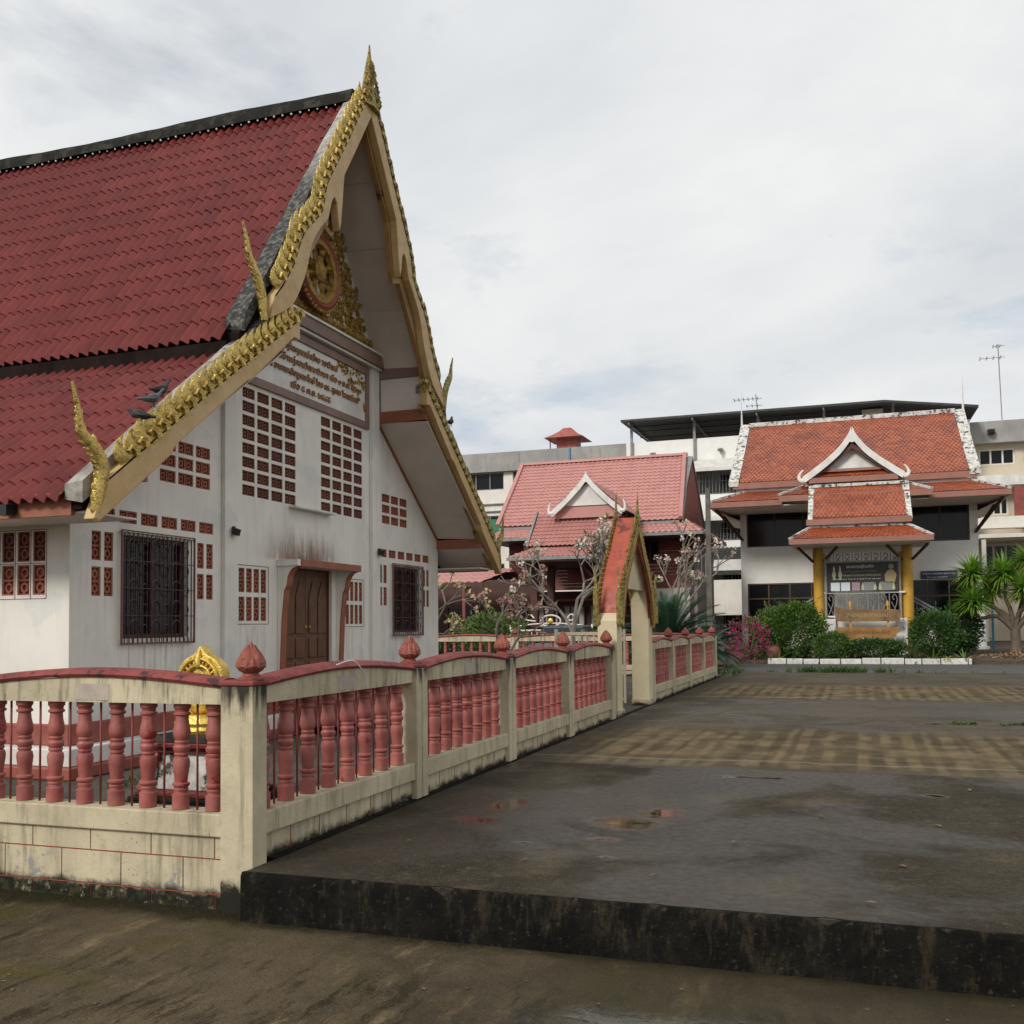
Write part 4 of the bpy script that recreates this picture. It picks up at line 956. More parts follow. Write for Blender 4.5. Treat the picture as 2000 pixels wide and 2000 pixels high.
def horn(pts, rads, mt, name, parent, spikes=True, s=1):
    pp = catmull([(XB-0.05, YC+s*p[0], p[1]) for p in pts], 5); rr = []
    n = len(pts)
    for i in range(len(pp)):
        t = i/(len(pp)-1)*(n-1); k = min(int(t), n-2); rr.append(lerp(rads[k], rads[k+1], t-k))
    m = MB(); m.tube(pp, rr, 8, (Vector((1,0,0)), 0.6))
    if spikes:
        for i in range(2, len(pp)-4, 2):
            q = pp[i]; tdir = (pp[i+1]-pp[i-1]).normalized(); nn = Vector((0, -tdir.z, tdir.y)); 
            for sg in ((1,) if i % 4 else (1, -1)):
                m.tube([q+nn*sg*rr[i]*0.5, q+nn*sg*(rr[i]*1.0)+tdir*0.02, q+nn*sg*(rr[i]*1.2)+tdir*0.05], [rr[i]*0.45, rr[i]*0.3, 0.004], 5)
    return m.build(name, MT[mt], parent, smooth=50)
for s in (-1, 1):
    gm_ = 'gold' if s < 0 else 'gold_moss'; bl = bai_l if s < 0 else bai_r
    poly = [(YC+s*p.x, p.y) for p in UT]+[(YC+s*p.x, p.y) for p in UB]
    m = MB(); m.prism(poly, 0, XB-0.12, XB); bu = m.build('bargeboard', MT['barge'], hall, bevel=0.012)
    poly = [(YC+s*p.x, p.y) for p in LT]+[(YC+s*p.x, p.y) for p in LB]
    m = MB(); m.prism(poly, 0, XB-0.14, XB-0.015); blow = m.build('bargeboard', MT['barge'], hall, bevel=0.012)
    # darker lower lip behind the boards
    q = [p for p in UB if p.x < 0.88 or p.x > 1.3]
    m = MB(); m.prism([(YC+s*p.x, p.y+0.02) for p in LB[1:]]+[(YC+s*p.x, p.y-0.06) for p in reversed(LB[1:])], 0, XB-0.20, XB-0.142); m.build('lip', MT['barge_edge'], blow)
    m = MB(); m.prism([(YC+s*p[0], p[1]) for p in ((0,9.16),(0.51,8.39),(0.84,7.9),(0.98,7.02),(1.30,7.1),(1.9,6.25),(2.3,5.6),(2.3,5.5),(1.8,6.2),(1.2,7.0),(0.95,6.92),(0.78,7.85),(0.46,8.32),(0,9.03))], 0, XB-0.20, XB-0.122); m.build('lip', MT['barge_edge'], bu)
    # dark strip between board and crests, its shade put into the colour
    for poly, par, d0, d1, st in ((UT, bu, 0.30, 4.72, 0.178), (LT, blow, 0.10, 4.15, 0.185)):
        for (p, tdir) in along(poly, st, d0, d1):
            upd = -tdir                                     # towards the apex
            yv = Vector((0, s*upd.x, upd.y)); zv = Vector((0, s*-tdir.y, tdir.x)); 
            if zv.z < 0: zv = -zv
            xv = yv.cross(zv)
            M3 = Matrix((xv, yv, zv)).transposed()
            k = random.uniform(0.92, 1.08)*(1.05 if par is bu else 1.08)
            o = place(bl, 'crest_leaf', (XB-0.055, YC+s*p.x, p.y), par, rot=M3.to_euler(), scale=(0.8*k, 1.12*k, 0.76*k))
    for P_, par in ((UT, bu), (LT[:-3], blow)):
        xf = XB+0.002 if par is bu else XB-0.013; q = MB(); vs = []
        for i, p in enumerate(P_):
            td = (P_[min(i+1, len(P_)-1)]-P_[max(i-1, 0)]).normalized(); nn = Vector((td.y, -td.x)); nn = nn if nn.y < 0 else -nn; w = 0.012+0.012*abs(mnoise.noise(Vector((i*0.7, s, 2))))
            for dd_ in (0.004, w+0.008):
                for X in (xf, xf+0.004): vs.append((X, YC+s*(p.x+nn.x*dd_), p.y+nn.y*dd_))
        q.add(vs, [(4*i+1, 4*i+3, 4*i+7, 4*i+5) for i in range(len(P_)-1)]); q.build('crack', MT['dark_board'], par)  # shade of the gap under the crests, drawn as a dark strip
    # naga tails
    horn([(2.80,5.24),(2.86,5.55),(2.98,5.76),(3.12,5.92),(3.17,6.10),(3.25,6.30)], [0.065,0.078,0.075,0.058,0.036,0.014], gm_, 'naga_tail', hall, True, s)
    horn([(5.62,2.52),(5.60,2.75),(5.55,3.02),(5.66,3.20),(5.82,3.33),(5.86,3.52),(5.94,3.78)], [0.05,0.08,0.09,0.085,0.058,0.036,0.014], gm_, 'naga_tail', hall, True, s)
# apex finial
m = MB(); F = (Vector((1,0,0)), 0.5)
m.tube(catmull([(XB-0.05,YC,9.25),(XB-0.05,YC,9.5),(XB-0.05,YC+0.0,9.72),(XB-0.05,YC+0.02,9.95),(XB-0.05,YC+0.03,10.1),(XB-0.05,YC+0.035,10.27)], 4), [lerp(0.26, 0.012, (i/20)**0.62) for i in range(21)], 10, F)
for i in range(22):
    t = i/22; z = 9.32+0.62*t; w = 0.22*(1-t)**1.1+0.03
    for s in (-1, 1): leaf_blob(m, (YC+s*w*random.uniform(0.2, 1.0), z), math.pi/2+s*-0.3, 0.13, 0.03, XB+0.02-0.04*t, 0.05)
m.build('apex_finial', MT['gold_moss'], hall, smooth=50)
# ---------------------------------------------------------------- balustrades
def lotus():
    m = MB(); m.lathe([(0.085,0.0),(0.085,0.012),(0.055,0.03),(0.05,0.045),(0.075,0.06),(0.09,0.085),(0.084,0.12),(0.06,0.165),(0.034,0.20),(0.014,0.23),(0.0,0.25)], seg=12)
    PR = [(0.05,0.045),(0.075,0.06),(0.09,0.085),(0.084,0.12),(0.06,0.165),(0.034,0.20),(0.014,0.23),(0.0,0.25)]
    def pr(z):
        for (r0, z0), (r1, z1) in zip(PR[:-1], PR[1:]):
            if z <= z1: return lerp(r0, r1, max(0, (z-z0)/(z1-z0)))
        return 0.0
    for (z, h, n, of) in ((0.055,0.085,7,0),(0.075,0.10,7,0.5),(0.105,0.095,6,0.2),(0.135,0.09,5,0.6)):
        for k in range(n):
            a = 2*math.pi*(k+of)/n; da = math.pi/n*1.05; vs = []
            for (t, w) in ((0, 0.6), (0.35, 1.0), (0.7, 0.6), (1.0, 0.0)):
                zz = z+h*t; rr = pr(zz)
                for q, o in ((-1, 0.002), (0, 0.010), (1, 0.002)): vs.append(((rr+o)*math.cos(a+q*da*w), (rr+o)*math.sin(a+q*da*w), zz+(0.004 if q == 0 else 0)))
            m.add(vs, [f for i in range(3) for f in ((3*i,3*i+1,3*i+4,3*i+3),(3*i+1,3*i+2,3*i+5,3*i+4))])
    return m
lotus_me = lotus().mesh('lotus_finial', MT['lotus'], smooth=30)
BP = [(0.057,0),(0.057,0.095),(0.046,0.10),(0.044,0.118),(0.05,0.122),(0.05,0.132),(0.044,0.138),(0.058,0.155),(0.058,0.165),(0.042,0.175),(0.045,0.21),(0.053,0.265),(0.057,0.30),(0.052,0.328),(0.042,0.336),(0.042,0.345),(0.048,0.35),(0.048,0.36),(0.043,0.366),
      (0.056,0.385),(0.056,0.402),(0.043,0.42),(0.048,0.428),(0.048,0.438),(0.042,0.446),(0.054,0.465),(0.058,0.49),(0.054,0.525),(0.046,0.56),(0.042,0.60),(0.042,0.605),(0.056,0.613),(0.056,0.623),(0.044,0.634),(0.048,0.65),(0.057,0.658),(0.057,0.69)]
bal_me = MB().lathe(BP, seg=14).mesh('baluster', MT['baluster'], smooth=35)
bal_far = MB().lathe(BP[::2]+[BP[-1]], seg=8).mesh('baluster', MT['baluster'], smooth=35)
def arch_strip(m, P, L_, zf, w0, w1, th_fn, n=14):
    """strip following the arch: P(u, w, z) -> world; from w0..w1 across, zf(u) bottom, th_fn profile list of (w, dz)"""
    k = len(th_fn); vs = []
    for i in range(n+1):
        u = L_*i/n
        for (w, dz) in th_fn: vs.append(P(u, w, zf(i/n)+dz))
    m.add(vs, [(i*k+j, i*k+(j+1) % k, (i+1)*k+(j+1) % k, (i+1)*k+j) for i in range(n) for j in range(k)]+[tuple(range(k)), tuple(n*k+j for j in range(k-1, -1, -1))])
def run(name, label, start, ax, sgn, spans, cm, base_z, nb=8, first_post=True, last_post=True, far=False, lo=None, blocks=False, patch_every=True, pw=0.12, group='cream balustrades round the hall yard', lotus_first=True):
    """start: centre of the first post at z=0; ax 0/1 axis of the run; sgn direction; w axis = across (towards the viewer side positive)"""
    root = empty(name, (start[0], start[1], base_z), label, 'balustrade', group)
    wx = 1 if ax == 1 else -1                     # face side: +X for runs along Y, -Y for runs along X
    def P(u, w, z):
        return (start[0]+wx*w, start[1]+sgn*u, z) if ax == 1 else (start[0]+sgn*u, start[1]+wx*w, z)
    def bx(m, u0, u1, w0, w1, z0, z1):
        a = P(u0, w0, z0); b = P(u1, w1, z1); m.box(a[0], b[0], a[1], b[1], z0, z1)
    u = 0; us = [0]
    for L_ in spans: u += L_; us.append(u)
    for i, uc in enumerate(us):
        if (i == 0 and not first_post) or (i == len(us)-1 and not last_post): continue
        m = MB()
        if blocks: bx(m, uc-pw, uc+pw, -0.04, 0.12, base_z, 1.13)
        else: bx(m, uc-pw, uc-0.008, -0.12, 0.12, base_z, 1.13); bx(m, uc+0.008, uc+pw, -0.12, 0.12, base_z, 1.13); bx(m, uc-0.008, uc+0.008, -0.105, 0.105, base_z, 1.128)
        po = m.build('post', MT['post'] if not far else MT['cream'], root, bevel=0.006)
        if i == 0 and not lotus_first: continue
        m = MB(); bx(m, uc-0.13, uc+0.13, -0.10 if not blocks else -0.055, 0.10 if not blocks else 0.13, 1.131, 1.165); m.build('coping', MT['rail_red'], po, bevel=0.01)
        c_ = P(uc-(0.05 if blocks and i == 0 else 0), 0.035 if blocks else 0, 1.166); place(lotus_me, 'lotus_finial', c_, po, rot=(0, 0, random.uniform(0, 3)), scale=random.uniform(0.96, 1.04))
    for i, L_ in enumerate(spans):
        u0 = us[i]+pw; u1 = us[i+1]-pw; W = u1-u0
        P2 = lambda q, w, z, u0=u0: P(u0+q, w, z)
        arch = lambda t: 1.115+0.065*math.sin(math.pi*t)
        # beam under the coping (flat soffit, arched top)
        m = MB(); n = 12; vs = []
        for k in range(n+1):
            zt = arch(k/n); q = W*k/n
            vs += [P2(q, -0.085, 1.01), P2(q, 0.085, 1.01), P2(q, 0.085, zt), P2(q, -0.085, zt)]
        m.add(vs, [(k*4+j, k*4+(j+1) % 4, k*4+4+(j+1) % 4, k*4+4+j) for k in range(n) for j in range(4)]+[(0,1,2,3), (n*4+3,n*4+2,n*4+1,n*4)])
        m.build('top_beam', MT[cm], root, smooth=30)
        m = MB(); arch_strip(m, lambda q, w, z: P(us[i]+0.13+q, w, z), L_-0.26, lambda t: arch(t)+0.002, 0, 0, [(-0.10,0),(0.10,0),(0.112,0.018),(0.085,0.046),(0.03,0.058),(-0.03,0.058),(-0.085,0.046),(-0.112,0.018)], 18)
        m.build('coping', MT['rail_red'], root, smooth=40)
        m = MB(); bx(m, u0, u1, -0.105, 0.105, 0.17, 0.315); m.build('bottom_rail', MT[cm], root, bevel=0.008)
        if blocks:
            m = MB(); bx(m, u0, u1, -0.07, 0.072, base_z-0.02, 0.169); m.build('base_wall', MT['joint_red'], root)
            zs = [0.167, 0.025, -0.195, -0.42]
            for r in range(3):
                z1, z0 = zs[r]-(0.0 if r == 0 else 0.005), max(zs[r+1]+0.005, base_z-0.02)
                q = 0.0; off = 0.19 if r % 2 == 0 else 0.43
                cuts = [u0]+[c2 for c2 in [us[i]+off+0.49*k for k in range(0, 14)] if u0+0.05 < c2 < u1-0.05]+[u1]
                for a, b in zip(cuts[:-1], cuts[1:]):
                    m = MB(); bx(m, a+0.0045, b-0.0045, 0.0722, 0.078, z0, z1); m.build('block', MT[cm], root)
        else:
            m = MB(); bx(m, u0, u1, -0.08, 0.07, base_z-0.02, 0.169); m.build('base_wall', MT[cm], root)
            if not far:
                for k in range(1, 6):
                    q = u0+W*k/6+random.uniform(-.02,.02); m = MB(); bx(m, q-0.003, q+0.003, 0.0705, 0.073, max(base_z, 0.0), 0.168); m.build('painted_joint', MT['joint_red'], root)
        sp = W/nb
        for k in range(nb):
            place(bal_far if far else bal_me, 'baluster', P(u0+sp*(k+0.5), 0, 0.318), root, rot=(random.uniform(-0.012, 0.012), random.uniform(-0.012, 0.012), random.uniform(0, 6.28)), scale=(random.uniform(0.97, 1.03), random.uniform(0.97, 1.03), 1.003))
            if k < nb-1 and not far:
                m = MB(); c_ = P(u0+sp*(k+1), 0, 0); m.lathe([(0.008, 0.31), (0.008, 1.012)], (c_[0], c_[1], 0), 6); m.build('iron_bar', MT['bar_red'], root, smooth='all')
        if patch_every:
            uc = (u0+u1)/2+0.0; m = MB(); bx(m, uc-0.14, uc+0.14, 0.0855, 0.0885, 1.025, 1.135); m.build('plaster_patch', MT['patch'], root)
    return root
XF = -3.735
fr = run('front_balustrade', 'cream balustrade with red balusters nearest the camera, painted block joints on its base', (-3.72, 5.56), 0, -1, [2.32, 2.32, 2.32], 'cream_front', ZL-0.01, blocks=True)
sd_ = run('side_balustrade', 'cream balustrade with red balusters running from the corner post to the gate arch', (XF, 5.482), 1, 1, [2.588, 2.44, 2.44, 2.46], 'cream', 0.0, first_post=False)
fs_ = run('side_balustrade', 'cream balustrade of four short bays beyond the gate arch', (XF, 18.72), 1, 1, [2.22]*4, 'cream', 0.0, nb=8, far=True, lotus_first=False)
rr_ = run('rear_balustrade', 'low cream balustrade behind the hall, in front of the parked car', (XF-0.24, 28.35), 0, -1, [2.83]*6, 'cream', 0.0, nb=9, far=True, first_post=False, patch_every=False)
# string tied over the rail
m = MB(); m.tube(catmull([(-3.62,6.55,1.22),(-3.60,6.75,1.245),(-3.585,6.87,1.18),(-3.60,6.95,1.12),(-3.61,7.0,1.02)], 4), 0.005, 5)
tag(m.build('string', MT['paper'], smooth='all'), 'pale blue string looped over the red rail of the balustrade', 'string')
# ---------------------------------------------------------------- golden boundary marker on its pedestal
mx_, my_ = -5.38, 7.38
mk = empty('boundary_marker', (mx_, my_, 0), 'golden pointed boundary stone on a white and red pedestal inside the balustrade', 'shrine')
def ring_box(m, h, z0, z1, h2=None):
    h2 = h if h2 is None else h2
    m.add([(mx_-h,my_-h,z0),(mx_+h,my_-h,z0),(mx_+h,my_+h,z0),(mx_-h,my_+h,z0),(mx_-h2,my_-h2,z1),(mx_+h2,my_-h2,z1),(mx_+h2,my_+h2,z1),(mx_-h2,my_+h2,z1)], [(0,3,2,1),(4,5,6,7),(0,1,5,4),(1,2,6,5),(2,3,7,6),(3,0,4,7)])
m = MB(); ring_box(m, 0.50, 0.0, 0.06); ring_box(m, 0.44, 0.062, 0.10); m.build('base', MT['cement_black'], mk, bevel=0.01)
m = MB(); ring_box(m, 0.40, 0.102, 0.14); m.build('moulding', MT['rail_red'], mk, bevel=0.008)
m = MB(); ring_box(m, 0.28, 0.142, 0.45, 0.26); m.build('die', MT['dirty_white'], mk, bevel=0.008)
for sx in (-1, 1):
    for sy in (-1, 1):
        m = MB(); a = Vector((mx_+sx*0.36, my_+sy*0.36, 0.142)); b = Vector((mx_+sx*0.27, my_+sy*0.27, 0.45)); m.tube([a, lerp(a, b, 0.5)+Vector((sx*-0.01, sy*-0.01, 0)), b], [0.05, 0.04, 0.05], 4); m.build('corner_fin', MT['red_paint'], mk)
m = MB(); ring_box(m, 0.30, 0.452, 0.50); ring_box(m, 0.355, 0.502, 0.54, 0.37); m.build('moulding', MT['rail_red'], mk, bevel=0.008)
m = MB(); ring_box(m, 0.33, 0.542, 0.60, 0.30); m.build('cap', MT['cement_black'], mk, bevel=0.01)
gb = MB(); gb.lathe([(0.24,0.602),(0.25,0.63),(0.235,0.66),(0.245,0.69),(0.22,0.72),(0.215,0.76)], (mx_, my_, 0), 20); gb.build('lotus_base', MT['gold_bright'], mk, smooth=35)
prof2 = [(0.20,0.76),(0.205,0.85),(0.195,0.93),(0.218,1.02),(0.228,1.09),(0.21,1.165),(0.165,1.22),(0.105,1.255),(0.055,1.285),(0.032,1.315),(0.0,1.35)]
pl = [Vector((a, b)) for a, b in prof2]
outl = [(mx_+p.x, p.y) for p in catmull(pl, 3)]; outl += [(2*mx_-q[0], q[1]) for q in reversed(outl[:-1])]
m = MB(); m.prism(outl, 1, my_-0.06, my_+0.06); st = m.build('stone', MT['gold_bright'], mk, bevel=0.02)
m = MB()
for rr0 in (0.185, 0.125):          # raised rim lines, fanning flutes and a central leaf
    pts = [(mx_+rr0*math.cos(a), my_-0.075, 1.06+rr0*0.95*math.sin(a)) for a in [math.radians(-20+220*i/16) for i in range(17)]]; m.tube(pts, 0.016, 6)
for k in range(13):
    a = math.radians(-10+200*k/12); m.tube([(mx_+0.13*math.cos(a), my_-0.07, 1.06+0.125*math.sin(a)), (mx_+0.20*math.cos(a), my_-0.07, 1.06+0.185*math.sin(a))], [0.010, 0.014], 5)
m.tube([(mx_, my_-0.07, 1.17), (mx_, my_-0.085, 1.23), (mx_, my_-0.05, 1.34)], [0.035, 0.03, 0.006], 6)
for s in (-1, 1): m.tube(catmull([(mx_+s*0.16,my_-0.07,0.78),(mx_+s*0.19,my_-0.08,0.87),(mx_+s*0.13,my_-0.08,0.95),(mx_+s*0.17,my_-0.075,1.02)], 4), 0.02, 6)
m.ball((mx_, my_-0.06, 0.98), 0.10, 12, 8, (1, 0.5, 1.2)); m.ball((mx_, my_-0.06, 0.84), 0.12, 12, 8, (1, 0.5, 0.7))
m.build('relief', MT['gold_bright'], st, smooth=60)
# ---------------------------------------------------------------- gate arch
ga = empty('gate_arch', (-3.78, 16.98, 0), 'cream gate arch with steep red roof and golden pointed gables in the balustrade', 'gate')
GX0, GX1, GY = -3.91, -3.58, 17.1
for (a, b) in ((15.64, 16.0), (18.2, 18.55)):
    m = MB(); s_ = 1 if a > 17 else -1; zi = lambda y: 2.26-1.72*max(abs(y-GY)-1.08, 0); m.prism([(a, 0.0), (b, 0.0), (b, zi(b)-0.06), (a, zi(a)-0.06)], 0, GX0-0.02, GX1-0.03); m.build('pillar', MT['cream_clean'], ga, bevel=0.01)
    m = MB(); m.box(GX0-0.03, GX1-0.01, a-0.03, b+0.03, 0.0, 0.12); m.build('pillar_base', MT['cream'], ga, bevel=0.01)
# curved gable profile (half-width, z)
gp = catmull([(1.42,1.52),(1.35,1.80),(1.20,2.12),(0.94,2.44),(0.62,2.72),(0.36,3.0),(0.16,3.2),(0.05,3.34)], 4)
arch_in = catmull([(1.10,1.62),(1.02,1.9),(0.82,2.22),(0.55,2.5),(0.28,2.72),(0.10,2.86),(0.0,2.92)], 4)
for s in (-1, 1):
    m = MB(); vs = []
    for p in gp: vs += [(GX0-0.04, GY+s*p.x, p.y), (GX1-0.02, GY+s*p.x, p.y), (GX0-0.04, GY+s*(p.x-0.05), p.y-0.05), (GX1-0.02, GY+s*(p.x-0.05), p.y-0.05)]
    n = len(gp)-1
    m.add(vs, [(4*i, 4*i+1, 4*i+5, 4*i+4) for i in range(n)]+[(4*i+2, 4*i+6, 4*i+7, 4*i+3) for i in range(n)]+[(4*i, 4*i+4, 4*i+6, 4*i+2) for i in range(n)]+[(4*i+1, 4*i+3, 4*i+7, 4*i+5) for i in range(n)]+[(0,2,3,1)])
    m.build('roof_slope', mat('gate_roof_red_%d' % s, lin('#b5573f'), lin('#984332'), 4, 0.55, bump=0.2, wear=(lin('#6b2c26'), 0.57, 2.2)), ga, smooth=40)
for s in (-1, 1):
    m = MB(); vs = []
    for p in gp[:-3]: vs += [(GX0-0.03, GY+s*(p.x-0.054), p.y-0.056), (GX1-0.03, GY+s*(p.x-0.054), p.y-0.056), (GX0-0.03, GY+s*(p.x-0.074), p.y-0.075), (GX1-0.03, GY+s*(p.x-0.074), p.y-0.075)]
    n = len(gp)-4
    m.add(vs, [(4*i, 4*i+1, 4*i+5, 4*i+4) for i in range(n)]+[(4*i+2, 4*i+6, 4*i+7, 4*i+3) for i in range(n)]+[(4*i, 4*i+4, 4*i+6, 4*i+2) for i in range(n)]+[(4*i+1, 4*i+3, 4*i+7, 4*i+5) for i in range(n)]); m.build('arch_lining', MT['cream_clean'], ga)
# tympanum above the lintel (front and back faces join as one wall with an arched head)
ty = [(GY-1.12, 2.10), (GY+1.12, 2.10)]+[(GY+p.x*0.96, p.y) for p in gp if p.y > 2.22]+[(GY-p.x*0.96, p.y) for p in reversed(gp) if p.y > 2.22]
m = MB(); m.prism(ty, 0, GX0+0.10, GX1-0.10); m.build('tympanum', MT['cream_clean'], ga)
for fx, nm in ((GX1, 'front'), (GX0-0.05, 'back')):
    for s in (-1, 1):
        m = MB()
        poly = [(GY+s*(p.x+0.0), p.y) for p in gp]+[(GY, 3.42)]+[(GY+s*max(p.x-0.13-0.03*(i/len(gp)), 0.0), p.y-0.10) for i, p in reversed(list(enumerate(gp)))]
        m.prism(poly, 0, fx, fx+0.05); gbd = m.build('gable_board', MT['gold_dark'] , ga)
        for i in range(1, len(gp)-1):
            p = gp[i]; tdir = (gp[i+1]-gp[i-1]).normalized(); yv = Vector((0, s*tdir.x, tdir.y)); zv = Vector((0, s*tdir.y, -tdir.x))
            xv = yv.cross(zv); M3 = Matrix((xv, yv, zv)).transposed()
            place(bai_r, 'crest_leaf', (fx+0.025, GY+s*p.x, p.y), gbd, rot=M3.to_euler(), scale=0.36)
        pts = [(fx+0.025, GY+s*a, b) for a, b in ((1.43,1.50),(1.49,1.75),(1.54,1.95),(1.52,2.15),(1.56,2.42))]
        q = MB(); q.tube(catmull(pts, 4), [lerp(0.07, 0.01, i/16) for i in range(17)], 6); q.build('naga_tail', MT['gold_moss'], ga, smooth=50)
        if fx == GX1:
            q = MB(); poly = [(GY+s*p.x, p.y) for p in arch_in]+[(GY+s*max(p.x-0.02, 0), p.y-0.028) for p in reversed(arch_in)]
            q.prism(poly, 0, fx-0.03, fx+0.03); q.build('arch_trim', MT['rail_red'], ga)
    q = MB(); q.tube([(fx+0.025, GY, 3.2), (fx+0.025, GY, 3.42), (fx+0.03, GY, 3.58), (fx+0.04, GY, 3.80)], [0.11, 0.06, 0.03, 0.006], 8, (Vector((1,0,0)), 0.6)); q.build('apex_finial', MT['gold_moss'], ga, smooth=50)
m = MB(); m.box(GX0-0.02, GX1, GY-0.06, GY+0.06, 3.26, 3.33); m.build('ridge', MT['red_paint'], ga)
# open gate leaf, ajar inwards
lf = empty('gate_leaf', (-3.85, 16.0, 0.05), 'narrow pale metal gate leaf standing open under the gate arch', 'gate leaf')
m = MB(); m.box(-3.87, -3.82, 15.97, 16.02, 0.05, 1.42); m.box(-4.75, -4.70, 15.97, 16.02, 0.05, 1.42); m.box(-4.70, -3.87, 15.98, 16.01, 0.10, 0.15); m.box(-4.70, -3.87, 15.98, 16.01, 1.32, 1.37); m.build('leaf_frame', MT['beige'], lf)
for i in range(6): m = MB(); x = -4.60+i*0.13; m.box(x-0.01, x+0.01, 15.985, 16.005, 0.151, 1.319); m.build('leaf_bar', MT['beige'], lf)
lf2 = empty('gate_leaf', (-3.85, 18.05, 0.05), 'pale metal gate leaf folded back against the far gate pillar', 'gate leaf')
m = MB(); m.box(-4.05, -4.01, 18.02, 18.06, 0.05, 1.40); m.box(-4.85, -4.81, 18.02, 18.06, 0.05, 1.40); m.box(-4.81, -4.05, 18.03, 18.05, 0.10, 0.15); m.box(-4.81, -4.05, 18.03, 18.05, 1.30, 1.35); m.build('leaf_frame', MT['beige'], lf2)
for i in range(6): m = MB(); x = -4.72+i*0.12; m.box(x-0.01, x+0.01, 18.03, 18.05, 0.151, 1.299); m.build('leaf_bar', MT['beige'], lf2)
# pigeons on the crests
def pigeon(loc, rz, mt, label, bend=0.0, sc=1.0):
    m = MB()
    sec = [(-0.19,0.012,0.02,0.03),(-0.13,0.03,0.018,0.035),(-0.07,0.05,0.045,0.045),(0.0,0.062,0.062,0.06),(0.06,0.055,0.058,0.075),(0.10,0.036,0.04,0.11+bend),(0.118,0.028,0.03,0.14+bend),(0.135,0.027,0.028,0.165+bend),(0.155,0.018,0.018,0.172+bend),(0.165,0.006,0.006,0.17+bend),(0.185,0.002,0.002,0.162+bend)]
    vs = []; n = 10
    for (x, ry, rz_, cz) in sec:
        for k in range(n): a = 2*math.pi*k/n; vs.append((x, ry*math.cos(a), cz+rz_*math.sin(a)))
    m.add(vs, [(i*n+k, i*n+(k+1) % n, (i+1)*n+(k+1) % n, (i+1)*n+k) for i in range(len(sec)-1) for k in range(n)]+[tuple(range(n)), tuple((len(sec)-1)*n+k for k in range(n))])
    for s in (-1, 1):
        m.tube([(0.02, s*0.02, 0.02), (0.025, s*0.02, -0.045), (0.05, s*0.022, -0.05)], [0.01, 0.006, 0.004], 5)
        m.add([(0.07,s*0.058,0.08),(0.0,s*0.068,0.10),(-0.12,s*0.035,0.065),(-0.15,s*0.025,0.04),(-0.05,s*0.066,0.04),(0.04,s*0.064,0.045)], [(0,1,5),(1,4,5),(1,2,4),(2,3,4)])
    me = m.mesh('pigeon', MT[mt], smooth=60); o = place(me, 'pigeon', loc, None, rot=(0, 0, rz), scale=sc); o.scale = (0.8,)*3; tag(o, label, 'pigeon', 'pigeons on the hall roof'); return o
pigeon((XB-0.06, 8.20, 3.60), math.radians(200), 'pigeon', 'dark hunched pigeon, lowest of three on the golden roof crest', -0.05)
pigeon((XB-0.05, 8.36, 3.80), math.radians(60), 'pigeon2', 'grey winged pigeon between two dark ones on the golden crest', 0.02)
pigeon((XB-0.08, 8.53, 3.93), math.radians(80), 'pigeon', 'dark upright pigeon, topmost of three on the golden roof crest', 0.04)
pigeon((XB-0.05, 16.32, 5.07), math.radians(100), 'pigeon', 'lone dark pigeon on the right slope of the gable', 0.02)
# ---------------------------------------------------------------- buildings behind
def wave_roof(p00, p10, p01, p11, ncol, nrow, amp=0.025, step=0.03, sub=4):
    """stepped, corrugated tile field on a quad; p00-p10 eave (left,right), p01-p11 top"""
    p00, p10, p01, p11 = map(Vector, (p00, p10, p01, p11)); m = MB()
    nrm = (p10-p00).cross(p01-p00).normalized()
    for r in range(nrow):
        vs = []
        for (t, h) in ((r/nrow, step+0.0), ((r+1)/nrow, 0.0)):
            a = p00.lerp(p01, t); b = p10.lerp(p11, t)
            for i in range(ncol*sub+1): vs.append(a.lerp(b, i/(ncol*sub))+nrm*(h+amp*math.cos(2*math.pi*i/sub)))
        n = ncol*sub+1
        low = [v-nrm*(step) for v in vs[:n]]
        vs2 = vs+low
        m.add(vs2, [(i, i+1, n+i+1, n+i) for i in range(n-1)]+[(2*n+i, 2*n+i+1, i+1, i) for i in range(n-1)])
    return m
def scale_roof(p00, p10, p01, p11, ncol, nrow, lift=0.035):
    """diamond scale tiles laid in offset rows"""
    p00, p10, p01, p11 = map(Vector, (p00, p10, p01, p11)); m = MB(); nrm = (p10-p00).cross(p01-p00).normalized()
    def Q(u, v): return p00.lerp(p10, u).lerp(p01.lerp(p11, u), v)
    m.quad(Q(0,0)-nrm*0.01, Q(1,0)-nrm*0.01, Q(1,1)-nrm*0.01, Q(0,1)-nrm*0.01)
    for r in range(nrow):
        o = 0.5 if r % 2 else 0.0
        for c_ in range(ncol+1):
            u = (c_+o)/ncol; hw = 0.5/ncol; v = r/nrow; dv = 1.0/nrow
            u0, u1 = max(u-hw, 0), min(u+hw, 1)
            if u1-u0 < 0.2*hw or u > 1.0001: continue
            um = min(max(u, 0), 1); k = random.uniform(0.8, 1.2)
            pts = [Q(um, max(v-dv*0.35, 0))+nrm*lift*k, Q(u1, v+dv*0.55)+nrm*lift*0.75*k, Q(um, min(v+dv*1.6, 1))+nrm*0.004, Q(u0, v+dv*0.55)+nrm*lift*0.75*k]
            b = [p-nrm*0.02 for p in (pts[3], pts[0], pts[1])]
            m.add(pts+b, [(0,1,2,3), (4,5,0,3), (5,6,1,0)])
    return m
